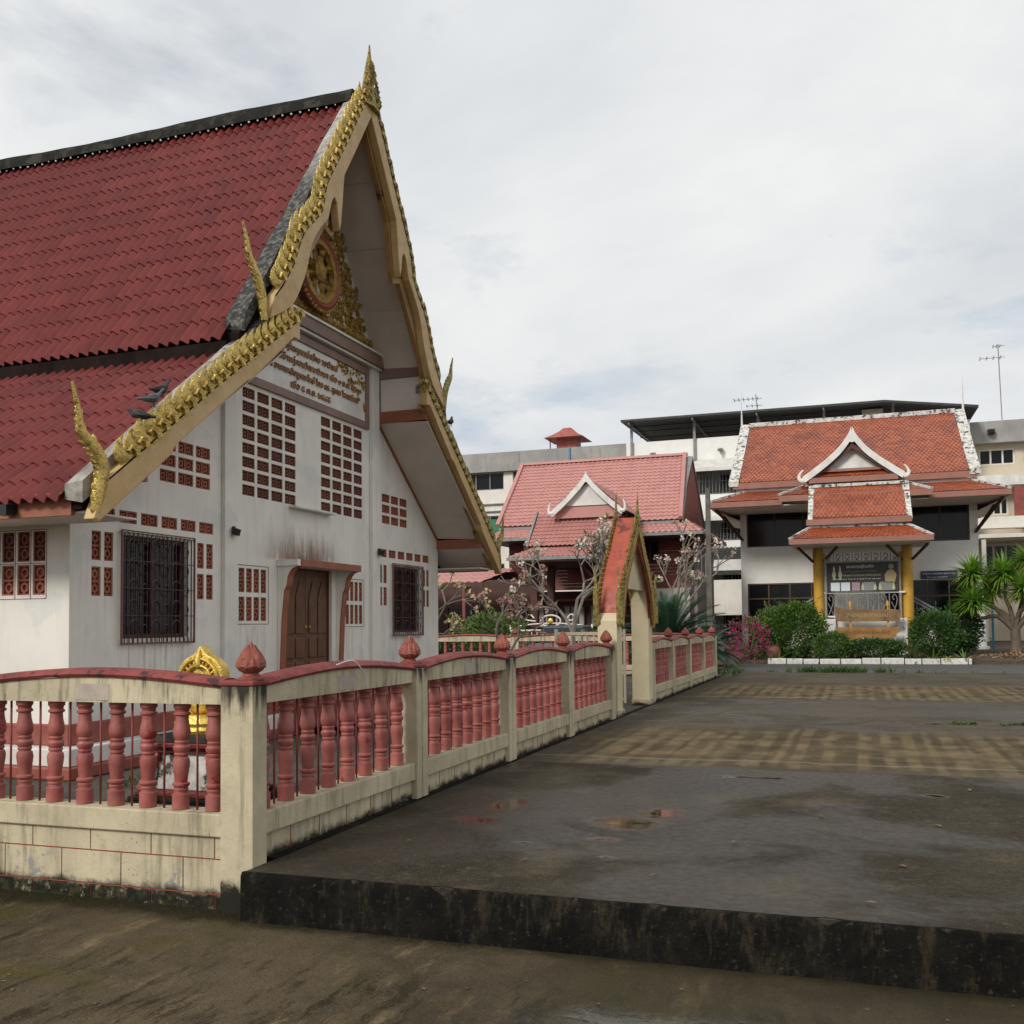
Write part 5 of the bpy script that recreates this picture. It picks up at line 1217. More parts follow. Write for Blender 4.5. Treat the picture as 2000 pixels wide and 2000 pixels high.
def bar(m, a, b, w, h=None):
    a, b = Vector(a), Vector(b); h = h or w; d = (b-a).normalized(); s = d.cross(Vector((0,0,1)))
    s = s.normalized() if s.length > 1e-4 else Vector((1,0,0)); u = s.cross(d)
    vs = [q+s*sx*w/2+u*su*h/2 for q in (a, b) for sx, su in ((-1,-1),(1,-1),(1,1),(-1,1))]
    m.add(vs, [(0,1,2,3),(7,6,5,4),(0,4,5,1),(1,5,6,2),(2,6,7,3),(3,7,4,0)])
def window_y(parent, x0, x1, z0, z1, y, fr='brown_frame', nv=2, nh=0, f=0.06, glass='glass', trans=None):
    """window on a wall facing -Y whose face is at y"""
    w = empty('window', ((x0+x1)/2, y, z0)); w.parent = parent; w.location = w.location-wl(parent)
    m = MB(); m.box(x0+0.01, x1-0.01, y+0.05, y+0.06, z0+0.01, z1-0.01); m.build('pane', MT[glass], w)
    m = MB(); m.box(x0, x1, y-0.02, y+0.045, z0, z0+f); m.box(x0, x1, y-0.02, y+0.045, z1-f, z1); m.box(x0, x0+f, y-0.02, y+0.045, z0+f, z1-f); m.box(x1-f, x1, y-0.02, y+0.045, z0+f, z1-f)
    for i in range(1, nv): x = lerp(x0, x1, i/nv); m.box(x-f/2, x+f/2, y-0.015, y+0.045, z0+f, z1-f)
    if trans: m.box(x0+f, x1-f, y-0.0185, y+0.045, trans-f/2, trans+f/2)
    m.build('frame', MT[fr], w); return w
def wall_y(m, x0, x1, z0, z1, y, th, hs):
    """wall facing -Y at y with holes, thickness th"""
    xs = sorted(set([x0, x1]+[min(max(h[0], x0), x1) for h in hs]+[min(max(h[1], x0), x1) for h in hs]))
    for a, b in zip(xs[:-1], xs[1:]):
        mid = (a+b)/2; z = z0
        for h in sorted([h for h in hs if h[0] < mid < h[1]], key=lambda q: q[2]):
            if h[2] > z: m.box(a, b, y, y+th, z, h[2])
            z = h[3]
        if z < z1: m.box(a, b, y, y+th, z, z1)
# ---- white two-storey pavilion with orange roofs
pv = empty('pavilion_building', (0.05, 46, 0.3), 'white two storey building with orange tiled tiered roofs and yellow porch columns', 'building')
Yb = 46.0; PX0, PX1 = -4.85, 4.95; GZ = 0.33
upw = [(-4.57, 0.0-0.9, 4.87, 6.76), (1.2, 4.63, 4.87, 6.76)]; low_ = [(-4.58, -0.9, GZ, 3.23), (1.2, 4.62, GZ, 3.23)]
m = MB(); wall_y(m, PX0, PX1, GZ, 7.2, Yb, 0.2, upw+low_); m.build('wall', MT['wall2'], pv)
for x in (PX0, PX1-0.2): m = MB(); m.box(x, x+0.2, Yb+0.2, Yb+7, GZ, 7.2); m.build('side_wall', MT['wall2'], pv)
m = MB(); m.box(PX0+0.2, PX1-0.2, Yb+1.6, Yb+1.7, GZ, 7.2); m.build('inner_wall', MT['interior'], pv)
m = MB(); m.box(PX0+0.2, PX1-0.2, Yb+0.2, Yb+6.9, 3.9, 4.1); m.build('upper_floor', MT['interior'], pv)
m = MB(); m.box(PX1-0.30, PX1-0.0, Yb-0.9, Yb-0.6, 0.35, 3.3); m.box(PX1-0.36, PX1+0.06, Yb-0.96, Yb-0.54, 0.33, 0.45); 
for (a, b, c_, d) in upw: window_y(pv, a, b, c_, d, Yb+0.05, nv=3)
for (a, b, c_, d) in low_: window_y(pv, a, b, c_, d, Yb+0.05, nv=4, trans=2.55)
# main roof: steep gable, ridge along X
RYr, RZr = 49.2, 10.95; EY, EZ = 44.75, 7.62
m = scale_roof((-4.75, EY, EZ), (4.62, EY, EZ), (-4.55, RYr, RZr), (4.42, RYr, RZr), 52, 30); m.build('main_roof', MT['tile_orange'], pv, kind='stuff')
m = MB(); m.prism([(EY, EZ-0.06), (RYr, RZr-0.06), (2*RYr-EY, EZ-0.06)], 0, -4.7, 4.6); m.build('roof_deck', MT['dirty_white'], pv)
for x0, x1, ex in ((-5.05, -4.62, -0.2), (4.45, 4.88, 0.18)):
    m = MB(); vs = []
    for t in range(9):
        t /= 8; y, z = lerp(EY-0.1, RYr, t), lerp(EZ-0.05, RZr, t); sag = -0.10*math.sin(math.pi*t)
        sh = ex*(1-t)
        for (x, dz) in ((x0+sh*0.6, -0.1), (x0+sh*0.6, 0.13), (x1+sh*0.6, 0.13), (x1+sh*0.6, -0.1)): vs.append((x, y, z+dz+sag))
    m.add(vs, [(i*4+j, i*4+(j+1) % 4, i*4+4+(j+1) % 4, i*4+4+j) for i in range(8) for j in range(4)]+[(0,1,2,3), (35,34,33,32)])
    m.build('verge', MT['dirty_white'], pv)
    m = MB(); xx = x0+0.05 if x0 < 0 else x1-0.05; m.tube([(xx, RYr, RZr), (xx, RYr-0.05, RZr+0.5), (xx, RYr-0.1, RZr+1.1), (xx, RYr-0.1, RZr+1.7)], [0.06, 0.04, 0.02, 0.01], 6); m.build('ridge_spike', MT['plain_white'], pv)
m = MB(); m.box(-4.65, 4.5, RYr-0.12, RYr+0.12, RZr-0.05, RZr+0.16); m.build('ridge', MT['dirty_white'], pv, bevel=0.02)
m = MB(); m.box(-5.0, 4.85, EY-0.06, EY, EZ-0.26, EZ+0.0); m.build('fascia', MT['fascia_pink'], pv)
m = MB(); m.box(-4.85, 4.85, EY+0.1, EY+0.2, 7.0, 7.36); m.build('eave_wall', MT['plain_white'], pv)
# skirt roof (lower tier) with hipped ends
SY, SZ, ST, SYt = 42.95, 6.60, 7.30, 45.1
skl = scale_roof((-5.8, SY, SZ), (-2.3, SY, SZ), (-4.3, SYt, ST), (-2.3, SYt, ST), 20, 7); skl.build('skirt_roof', MT['tile_orange2'], pv, kind='stuff')
skr = scale_roof((2.3, SY, SZ), (5.84, SY, SZ), (2.3, SYt, ST), (4.5, SYt, ST), 20, 7); skr.build('skirt_roof', MT['tile_orange2'], pv, kind='stuff')
mid_ = scale_roof((-2.85, 42.2, 6.68), (2.95, 42.2, 6.62), (-1.9, 43.6, 7.18), (1.95, 43.6, 7.14), 30, 6); mid_.build('skirt_roof', MT['tile_orange2'], pv, kind='stuff')
m = MB(); m.box(-5.82, -2.8, SY-0.06, SY, SZ-0.22, SZ+0.0); m.box(2.9, 5.86, SY-0.06, SY, SZ-0.22, SZ+0.0); m.box(-2.87, 2.97, 42.14, 42.2, 6.42, 6.66); m.build('fascia', MT['fascia_pink'], pv)
for s, xo, xi in ((-1, -5.8, -4.3), (1, 5.84, 4.5)):
    m = MB(); m.add([(xo, SY, SZ), (xo, 52, SZ), (xi, 51, ST), (xi, SYt, ST)], [(0,1,2,3)]); m.add([(xo, SY, SZ-0.05), (xo, 52, SZ-0.05), (xi, 51, ST-0.05), (xi, SYt, ST-0.05)], [(0,3,2,1)]); m.build('skirt_roof_side', MT['tile_orange2'], pv)
    m = MB(); bar(m, (xo, SY, SZ+0.05), (xi, SYt, ST+0.05), 0.12, 0.10); m.build('hip_ridge', MT['dirty_white'], pv)
    m = MB(); m.box(min(xo, xi+0.3*s), max(xo, xi+0.3*s), SY, 52, SZ-0.20, SZ-0.16)
    m.add([(xo, SY+0.0, SZ-0.22), (PX0 if s < 0 else PX1, Yb, 6.1), (PX0 if s < 0 else PX1, 52, 6.1), (xo, 52, SZ-0.22)], [(0,1,2,3)]); m.build('eave_soffit', MT['soffit'], pv)
    for yy in (43.6, 45.9):
        m = MB(); bar(m, (PX0+0.1 if s < 0 else PX1-0.1, 45.98, 5.2), (xo-0.25*s, yy-0.3, SZ-0.28), 0.09); m.build('eave_strut', MT['brown_wood'], pv)
m = MB(); bar(m, (-2.85, 42.2, 6.73), (-1.9, 43.6, 7.22), 0.12, 0.09); bar(m, (2.95, 42.2, 6.68), (1.95, 43.6, 7.2), 0.12, 0.09); bar(m, (-2.0, 43.6, 7.2), (2.0, 43.6, 7.18), 0.14, 0.1); m.build('hip_ridge', MT['dirty_white'], pv)
m = MB(); m.box(-5.7, 5.7, SY+0.05, Yb-0.01, SZ-0.24, SZ-0.20); m.build('eave_soffit', MT['soffit'], pv)
# dormer gable with white curved bargeboard
DY = 42.9
gpts = catmull([(1.98,7.48),(1.55,7.78),(1.05,8.16),(0.60,8.56),(0.30,8.92),(0.12,9.2),(0.02,9.45)], 4)
for s in (-1, 1):
    poly = [(0.03+s*p.x, p.y) for p in gpts]+[(0.03, 9.2), (0.03, 8.80)]+[(0.03+s*max(p.x-0.10, 0), p.y-0.24) for p in reversed(gpts[:-6])]
    m = MB(); m.prism(poly, 1, DY-0.10, DY); m.build('dormer_bargeboard', MT['plain_white'], pv)
    pts = [(0.03+s*a, DY-0.05, b) for a, b in ((1.80,7.50),(1.98,7.34),(2.12,7.44),(2.08,7.62),(1.95,7.78))]
    m = MB(); m.tube(catmull(pts, 4), [lerp(0.12, 0.03, i/16) for i in range(17)], 6, (Vector((0,1,0)), 0.5)); m.build('dormer_scroll', MT['plain_white'], pv, smooth=50)
    m = MB(); m.prism([(0.03+s*p[0], p[1]) for p in ((1.72,7.42),(0,8.78),(0,8.58),(1.45,7.42))], 1, DY+0.001, DY+0.05); m.build('dormer_rafter', MT['brown_wood'], pv)
    m = scale_roof(*([(0.03+s*1.95, DY, 7.45), (0.03+s*1.95, 47.0, 7.75), (0.03, DY, 9.0), (0.03, 47.0, 9.1)][::1] if s < 0 else [(0.03+s*1.95, 47.0, 7.75), (0.03+s*1.95, DY, 7.45), (0.03, 47.0, 9.1), (0.03, DY, 9.0)]), 16, 12); m.build('dormer_roof', MT['tile_orange'], pv, kind='stuff')
m = MB(); m.prism([(-1.0, 7.78), (1.06, 7.76), (0.03, 8.62)], 1, DY+0.3, DY+0.35); m.build('dormer_panel', MT['plain_white'], pv)
m = MB(); m.box(-1.15, 1.2, DY+0.12, DY+0.18, 7.66, 7.77); m.box(-1.7, 1.75, DY-0.06, DY, 7.2, 7.42); m.build('dormer_sill', MT['fascia_pink'], pv)
m = scale_roof((-1.65, DY+0.02, 7.42), (1.7, DY+0.02, 7.42), (-1.2, DY+0.35, 7.66), (1.2, DY+0.35, 7.66), 18, 2); m.build('dormer_skirt', MT['tile_orange2'], pv, kind='stuff')
# porch: steep upper roof panel, lower skirt, columns
m = scale_roof((-1.52, 40.9, 5.55), (1.98, 40.9, 5.5), (-1.46, 42.6, 7.0), (1.86, 42.6, 6.95), 22, 11); m.build('porch_roof', MT['tile_orange'], pv, kind='stuff')
for x in (-1.70, 1.93):
    m = MB(); m.prism([(40.75, 5.4), (42.7, 7.08), (42.7, 6.9), (40.95, 5.3)], 0, x, x+0.20); m.build('verge', MT['dirty_white'], pv)
m = MB(); m.box(-1.62, 2.06, 42.5, 42.72, 6.97, 7.09); m.build('ridge', MT['dirty_white'], pv)
m = MB(); m.prism([(40.9, 5.45), (42.6, 6.95), (43.6, 6.95), (43.6, 5.45)], 0, -1.5, 1.95); m.build('porch_core', MT['plain_white'], pv)
m = MB(); m.box(-1.75, 2.10, 40.72, 40.78, 5.27, 5.5); m.build('fascia', MT['fascia_pink'], pv)
m = scale_roof((-2.36, 39.95, 4.68), (2.78, 39.95, 4.64), (-1.6, 40.9, 5.18), (2.02, 40.9, 5.14), 28, 6); m.build('porch_skirt', MT['tile_orange2'], pv, kind='stuff')
for s, a, b in ((-1, (-2.36, 39.95, 4.70), (-1.6, 40.9, 5.22)), (1, (2.78, 39.95, 4.67), (2.02, 40.9, 5.18))):
    m = MB(); bar(m, a, b, 0.12, 0.08); m.build('hip_ridge', MT['dirty_white'], pv)
    m = MB(); m.add([a, (a[0], 43.5, a[2]), (b[0], 43.5, b[2]), b], [(0,1,2,3)]); m.add([(q[0], q[1], q[2]-0.05) for q in (a, (a[0], 43.5, a[2]), (b[0], 43.5, b[2]), b)], [(3,2,1,0)]); m.build('porch_skirt_side', MT['tile_orange2'], pv)
m = MB(); bar(m, (-1.6, 40.9, 5.22), (2.02, 40.9, 5.19), 0.12, 0.08); m.build('hip_ridge', MT['dirty_white'], pv)
m = MB(); m.box(-2.38, 2.80, 39.89, 39.95, 4.48, 4.68); m.build('fascia', MT['fascia_pink'], pv)
m = MB(); m.box(-2.3, 2.72, 39.98, 43.5, 4.46, 4.50); m.build('porch_soffit', MT['soffit'], pv)
m = MB(); m.box(-1.2, 1.75, 41.9, 42.1, 4.22, 4.45); m.build('porch_beam', MT['pale_bldg'], pv)
for x in (-1.37, 1.94):
    for yy in (42.0, 45.5):
        m = MB(); m.lathe([(0.215, 0.1), (0.215, 4.22), (0.215, 4.45)], (x, yy, 0), 18); m.build('column', MT['yellow'], pv, smooth=40)
    for s in (-1, 1):
        m = MB(); bar(m, (x+s*0.2, 41.9, 3.9), (x+s*0.75, 41.2, 4.45), 0.08); m.build('eave_strut', MT['brown_wood'], pv)
m = MB(); m.lathe([(0.20, 0.3), (0.20, 3.3)], (PX1-0.1, Yb-0.9, 0), 14); m.lathe([(0.3, 0.25), (0.3, 0.42)], (PX1-0.1, Yb-0.9, 0), 14); m.build('corner_column', MT['plain_white'], pv, smooth=40)
# porch platform and stair walls with scroll railings
m = MB(); m.box(-1.15, 1.75, 41.2, 45.9, 0.1, 1.55); m.build('porch_base', MT['plain_white'], pv, bevel=0.01)
for q_ in ((-1.2, -0.75), (1.45, 1.85)): m = MB(); m.box(q_[0], q_[1], 41.0, 41.19, 0.1, 1.6); m.build('porch_pier', MT['plain_white'], pv, bevel=0.01)
def scrolls(parent, x0, x1, z0, z1, y, n, mt='grey_metal'):
    m = MB(); w = (x1-x0)/n
    for i in range(n):
        cx = x0+w*(i+0.5)
        m.box(x0+w*i-0.015, x0+w*i+0.015, y-0.015, y+0.015, z0, z1)
        pts = [(cx-w*0.25, y, z0+0.02), (cx+w*0.15, y, lerp(z0, z1, 0.5)), (cx+w*0.2, y, lerp(z0, z1, 0.8)), (cx, y, z1-0.05), (cx-w*0.2, y, lerp(z0, z1, 0.82)), (cx-w*0.05, y, lerp(z0, z1, 0.7))]
        m.tube(catmull(pts, 3), 0.018, 4)
        m.tube([(cx+w*0.25, y, z0+0.02), (cx-w*0.3, y, lerp(z0, z1, 0.6))], 0.014, 4)
    m.box(x1-0.015, x1+0.015, y-0.015, y+0.015, z0, z1)
    return m.build('scroll_railing', MT[mt], parent)
scrolls(pv, -1.12, 1.65, 1.72, 2.58, 41.75, 7); scrolls(pv, -1.15, 1.7, 3.85, 4.22, 41.95, 8)
for x in (-1.12, 1.66):
    m = MB(); m.box(x-0.04, x+0.04, 41.71, 41.79, 1.55, 4.0); m.build('railing_post', MT['grey_metal'], pv)
m = MB(); m.box(-1.15, 1.85, 41.70, 41.80, 2.59, 2.66); m.box(-1.12, 1.66, 41.72, 41.78, 1.66, 1.72); m.build('handrail', MT['plain_white'], pv)
for (xa, xb) in ((2.2, 3.9), (-1.7, -3.4)):     # stair flights down both sides with rails
    m = MB(); n = 9
    for i in range(n):
        t = i/n; x0_, x1_ = lerp(xa, xb, t), lerp(xa, xb, (i+1)/n); m.box(x0_, x1_, 43.0, 44.4, 0.1, lerp(1.5, 0.35, t))
    m.build('stair', MT['pale_bldg'], pv)
    m = MB(); bar(m, (xa-0.05*(1 if xb > xa else -1), 42.9, 2.46), (xb, 42.9, 1.36), 0.07); bar(m, (xa, 42.9, 2.30), (xb, 42.9, 1.22), 0.05); bar(m, (xa, 42.9, 1.6), (xb, 42.9, 0.5), 0.05)
    for i in range(8):
        t = (i+0.5)/8; x = lerp(xa, xb, t); m.box(x-0.012, x+0.012, 42.89, 42.91, lerp(1.6, 0.5, t), lerp(2.3, 1.2, t)); m.tube([(x+0.09*math.cos(a), 42.9, lerp(1.95, 0.86, t)+0.12*math.sin(a)) for a in [k*0.6 for k in range(10)]], 0.012, 4)
    m.build('stair_railing', MT['grey_metal'], pv)
# notice banner on the porch
nb_ = empty('notice_banner', (0.27, 41.62, 2.66), 'black notice banner with white Thai lettering and photographs hung on the porch rail', 'banner')
m = MB(); m.box(-1.06, 1.58, 41.60, 41.64, 2.68, 3.82); m.build('sheet', MT['banner'], nb_)
m = MB(); m.box(-1.12, 1.62, 41.585, 41.64, 3.825, 3.88); m.box(-1.12, -1.065, 41.585, 41.64, 2.6, 3.82); m.build('frame', MT['grey_metal'], nb_)
RN = (math.pi/2, 0, 0)
for body, s_, w, x, z, mt in (('ขอบพระคุณผู้ร่วมสร้าง', 0.16, 1.0, 0.2, 3.60, 'sign_white'), ('ร่วมทำบุญบูรณะศาลาการเปรียญ', 0.10, 1.2, 0.2, 3.43, 'print_grey'), ('หล่อพระประธานประจำพระอุโบสถ', 0.12, 1.4, 0.25, 3.27, 'print_green'), ('กำหนดการ วันเสาร์ อาทิตย์ ที่ ๑๒ เมษายน', 0.07, 1.7, 0.1, 3.14, 'sign_white')):
    letters(body, s_, 0.004, w, mt, (x, 41.594, z), RN, nb_)
for x in (-0.78, -0.55):
    m = MB(); m.prism([(x-0.05,3.14),(x+0.05,3.14),(x+0.04,3.25),(x+0.07,3.28),(x+0.07,3.38),(x+0.03,3.52),(x+0.04,3.56),(x,3.72),(x-0.04,3.56),(x-0.03,3.52),(x-0.07,3.38),(x-0.07,3.28),(x-0.04,3.25)], 1, 41.592, 41.597); m.build('printed_figure', MT['print_green'], nb_)
m = MB(); m.prism([(1.12,3.0),(1.46,3.0),(1.54,3.3),(1.44,3.47),(1.33,3.52),(1.2,3.46),(1.1,3.3)], 1, 41.592, 41.597); m.build('printed_bust', MT['print_sepia'], nb_)
m = MB(); m.lathe([(0.0, 41.588), (0.10, 41.589), (0.10, 41.5915)], (1.34, 0, 3.62), 14, 1); m.build('printed_head', MT['print_grey'], nb_)
for (x, w, mt) in ((-0.74, 0.34, 'paper'), (-0.36, 0.34, 'paper'), (0.03, 0.30, 'print_pink'), (0.50, 0.40, 'print_grey'), (1.16, 0.46, 'print_grey')):
    m = MB(); m.box(x-w/2, x+w/2, 41.592, 41.597, 2.70, 3.03); m.build('photo', MT[mt], nb_)
for x in (0.28, 0.74, 0.92, 1.42):
    m = MB(); m.prism([(x-0.05,2.72),(x+0.05,2.72),(x+0.05,2.84),(x,3.03),(x-0.05,2.84)], 1, 41.587, 41.5915); m.build('printed_figure', MT['print_green'], nb_)
# carved plank signs hanging before the porch
def plank(name, label, poly, mt, y, chain):
    r = empty(name, (0.4, y, poly[0][1]), label, 'sign', 'carved plank signs before the porch')
    m = MB(); m.prism(poly, 1, y-0.03, y+0.03); m.build('board', MT[mt], r, bevel=0.012); return r
p1 = plank('plank_sign', 'dark weathered plank sign, upper of two before the porch', [(-0.74,1.50),(1.56,1.48),(1.62,1.9),(1.2,1.95),(0.6,1.93),(0.1,1.98),(-0.35,1.97),(-0.77,2.09)], 'plank', 40.5, 1)
p2 = plank('plank_sign', 'golden brown plank sign with scalloped foot, lower of two before the porch', [(-0.78,1.28),(1.56,1.26),(1.58,1.12),(1.35,0.95),(1.25,0.76),(0.9,0.78),(0.6,0.86),(0.2,0.86),(-0.1,0.78),(-0.42,0.75),(-0.62,0.95)], 'plank2', 40.5, 0)
letters('สำนักปฏิบัติธรรม', 0.2, 0.006, 1.5, 'print_sepia', (0.4, 40.465, 1.66), RN, p1); letters('ศาลาปฏิบัติธรรมเฉลิมพระเกียรติ', 0.16, 0.006, 1.6, 'plank', (0.4, 40.465, 1.02), RN, p2)
for x in (-0.2, 1.15):
    m = MB(); m.box(x-0.03, x+0.03, 40.535, 40.575, 0.2, 2.05); m.lathe([(0.05, 2.05), (0.06, 2.12), (0.045, 2.2), (0.0, 2.3)], (x, 40.555, 0), 10); m.build('sign_post', MT['yellow'], p1, smooth=40)
bs = empty('blue_sign', (3.4, 45.9, 3.3), 'narrow navy blue sign with white Thai lettering on the white wall', 'sign')
m = MB(); m.box(2.66, 4.1, 45.93, 45.97, 3.27, 3.60); m.build('plate', MT['blue_sign'], bs)
letters('สำนักงานเผยแผ่พระพุทธศาสนา', 0.12, 0.003, 1.3, 'sign_white', (3.38, 45.925, 3.45), RN, bs); letters('โทร. ๐๘๑ ๑๒๓๔๕๖๗', 0.10, 0.003, 0.8, 'sign_white', (3.3, 45.925, 3.31), RN, bs)
# ---- pink roofed timber house
hs = empty('timber_house', (-10.3, 41, 0), 'maroon timber house with pink tiled roofs and white porch gable', 'house')
m = wave_roof((-14.25, 40.0, 5.68), (-6.45, 40.0, 5.68), (-14.45, 44.0, 8.92), (-6.95, 44.0, 8.92), 34, 19); m.build('main_roof', MT['tile_pink'], hs, kind='stuff', fixn=False, smooth=50)
m = MB(); m.prism([(40.0, 5.6), (44.0, 8.85), (48.0, 5.6), (48, 5.52), (44, 8.75), (40, 5.52)], 0, -14.3, -6.62); m.build('roof_deck', MT['grey_metal'], hs)
m = MB(); m.prism([(43.85, 8.9), (44.0, 9.03), (44.15, 8.9)], 0, -14.5, -6.85); m.build('ridge', MT['tile_pink'], hs)
for x, o in ((-14.4, 0), (-6.6, 0)):
    m = MB(); bar(m, (x+0.05, 39.95, 5.75), (x-0.12 if x < -10 else x-0.38, 44.0, 9.0), 0.16, 0.10); m.build('verge', MT['tile_pink'], hs)
m = MB(); m.prism([(40.9, 5.9), (44.0, 8.5), (47.1, 5.9)], 0, -6.75, -6.65); m.build('gable_wall', MT['maroon'], hs)
m = MB(); bar(m, (-6.48, 40.0, 5.52), (-6.78, 44.0, 8.82), 0.05, 0.10); m.build('verge_board', MT['grey_metal'], hs)
m = wave_roof((-14.6, 38.9, 5.08), (-5.55, 38.9, 5.08), (-14.0, 40.3, 5.62), (-6.35, 40.3, 5.62), 38, 4); m.build('skirt_roof', MT['tile_pink'], hs, kind='stuff', fixn=False, smooth=50)
m = wave_roof((-5.5, 38.9, 5.08), (-5.5, 46, 5.08), (-6.3, 40.3, 5.62), (-6.3, 45, 5.62), 26, 3); m.build('skirt_roof', MT['tile_pink'], hs, kind='stuff', fixn=False, smooth=50)
m = MB(); m.box(-14.6, -5.5, 38.84, 38.9, 4.95, 5.07); m.box(-5.53, -5.47, 38.9, 46, 4.95, 5.07); m.build('gutter', MT['grey_metal'], hs)
m = MB(); m.box(-14.5, -5.55, 38.9, 46, 4.93, 4.95); m.build('eave_soffit', MT['brown_wood'], hs)
# boarded upper walls
m = MB(); zz = 2.95
while zz < 4.93:
    m.box(-14.2, -6.2, 41.0, 41.06+0.0, zz, min(zz+0.135, 4.93)); m.add([(-14.2,40.975,zz),(-6.2,40.975,zz),(-6.2,40.999,zz+0.13),(-14.2,40.999,zz+0.13)], [(0,1,2,3)]); zz += 0.14
m.build('boarded_wall', MT['maroon'], hs, kind='stuff')
m = MB(); m.box(-6.2, -6.08, 40.9, 46, 0.1, 5.0); m.build('end_wall', mat('grey_render', lin('#857d78'), lin('#746c68'), 2, 0.8), hs)
m = MB(); m.box(-6.34, -6.2, 40.9, 41.0, 0.1, 4.93); m.build('corner_post', MT['brown_wood'], hs)
for yy in (41.9, 43.1): m = MB(); m.box(-6.08, -6.06, yy, yy+0.35, 3.5, 4.5); m.build('slit_window', MT['glass'], hs)
window_y(hs, -8.4, -7.6, 4.0, 4.92, 40.92, fr='brown_wood', nv=2)
m = MB(); m.box(-14.2, -6.2, 42.5, 42.6, 0.1, 2.95); m.build('lower_wall', MT['brown_wood'], hs)
m = MB(); m.box(-8.2, -6.4, 41.0, 41.1, 0.1, 2.94); m.build('lower_panel', MT['pale_bldg'], hs)
for i, x in enumerate((-12.9, -11.7, -10.5)):
    w = window_y(hs, x-0.5, x+0.5, 1.35, 2.35, 42.40, fr='brown_wood', nv=3, glass='curtain')
m = MB(); m.box(-13.6, -9.8, 42.3, 42.46, 2.5, 2.62); m.build('lintel', MT['orange_trim'], hs)
# porch: gable dormer, steep panel, skirt, columns
m = wave_roof((-11.82, 36.4, 4.50), (-8.55, 36.4, 4.50), (-11.72, 37.6, 5.86), (-8.50, 37.6, 5.86), 18, 9); m.build('porch_roof', MT['tile_pink'], hs, kind='stuff', fixn=False, smooth=50)
m = MB(); m.prism([(36.42, 4.42), (37.6, 5.78), (39.5, 5.78), (39.5, 4.42)], 0, -11.75, -8.62); m.build('porch_core', MT['brown_wood'], hs)
for x in (-11.86, -8.55): m = MB(); bar(m, (x, 36.35, 4.45), (x+0.05, 37.6, 5.95), 0.07, 0.14); m.build('verge_board', MT['grey_metal'], hs)
m = wave_roof((-12.3, 35.4, 4.02), (-8.0, 35.4, 4.02), (-11.6, 36.4, 4.42), (-8.5, 36.4, 4.42), 22, 4); m.build('porch_skirt', MT['tile_pink'], hs, kind='stuff', fixn=False, smooth=50)
m = MB(); m.box(-12.35, -7.95, 35.34, 35.4, 3.9, 4.02); m.build('gutter', MT['grey_metal'], hs)
m = MB(); m.box(-12.2, -8.0, 35.4, 40.9, 3.84, 3.88); m.build('porch_soffit', MT['brown_wood'], hs)
for x in (-11.65, -8.9):
    for yy in (36.6, 38.8):
        m = MB(); m.box(x-0.14, x+0.14, yy-0.14, yy+0.14, 0, 3.84); m.build('porch_column', MT['brown_wood'], hs, bevel=0.02)
        m = MB(); bar(m, (x-0.1, yy, 2.9), (x-0.85, yy-0.4, 3.8), 0.08); m.build('porch_brace', MT['brown_wood'], hs)
DYh = 37.0; dc = -9.65
gph = catmull([(1.42,5.86),(0.95,6.25),(0.5,6.68),(0.22,6.98),(0.06,7.2),(0.0,7.36)], 3)
for s in (-1, 1):
    poly = [(dc+s*p.x, p.y) for p in gph]+[(dc, 6.95)]+[(dc+s*max(p.x-0.05, 0), p.y-0.22) for p in reversed(gph[:-4])]
    m = MB(); m.prism(poly, 1, DYh-0.10, DYh); m.build('dormer_bargeboard', MT['plain_white'], hs)
    m = MB(); m.tube(catmull([(dc+s*1.32, DYh-0.05, 5.78), (dc+s*1.48, DYh-0.05, 5.80), (dc+s*1.50, DYh-0.05, 6.0), (dc+s*1.44, DYh-0.05, 6.2)], 4), [lerp(0.09, 0.02, i/12) for i in range(13)], 6); m.build('dormer_scroll', MT['plain_white'], hs, smooth=50)
    m = wave_roof(*([(dc-1.4, 41, 5.85), (dc-1.4, DYh, 5.85), (dc, 41, 7.1), (dc, DYh, 7.1)] if s < 0 else [(dc+1.4, DYh, 5.85), (dc+1.4, 41, 5.85), (dc, DYh, 7.1), (dc, 41, 7.1)]), 16, 8); m.build('dormer_roof', MT['tile_pink'], hs, kind='stuff', fixn=False, smooth=50)
m = MB(); m.prism([(dc-0.95, 6.06), (dc+0.95, 6.06), (dc, 6.92)], 1, DYh+0.10, DYh+0.14); m.build('dormer_panel', MT['plain_white'], hs)
m = MB(); m.box(dc-1.3, dc+1.3, DYh+0.15, DYh+0.2, 5.6, 6.05); m.build('dormer_apron', MT['tile_pink'], hs)
# carport at the left of the house
cp = empty('carport', (-17, 36, 0), 'open carport with pink sheet roof and slim maroon posts left of the timber house', 'carport')
m = wave_roof((-24, 33.5, 3.05), (-12.6, 33.5, 3.05), (-24, 37.5, 3.75), (-12.6, 37.5, 3.75), 40, 4); m.build('sheet_roof', MT['tile_pink'], cp, fixn=False, smooth=50)
m = MB(); m.box(-24, -12.6, 33.5, 33.56, 2.88, 3.03); m.box(-24, -12.6, 37.4, 37.46, 3.3, 3.6); m.build('roof_beam', MT['brown_wood'], cp)
for x in (-22.5, -19.5, -16.5, -13.4):
    m = MB(); m.box(x-0.05, x+0.05, 33.6, 33.7, 0, 2.9); m.build('post', MT['maroon'], cp)
    m = MB(); bar(m, (x, 33.6, 2.8), (x, 37.4, 3.5), 0.06); m.build('rafter', MT['brown_wood'], cp)
m = MB(); m.box(-24, -12.6, 39.0, 39.15, 0, 3.4); m.build('back_wall', MT['brown_wood'], cp)
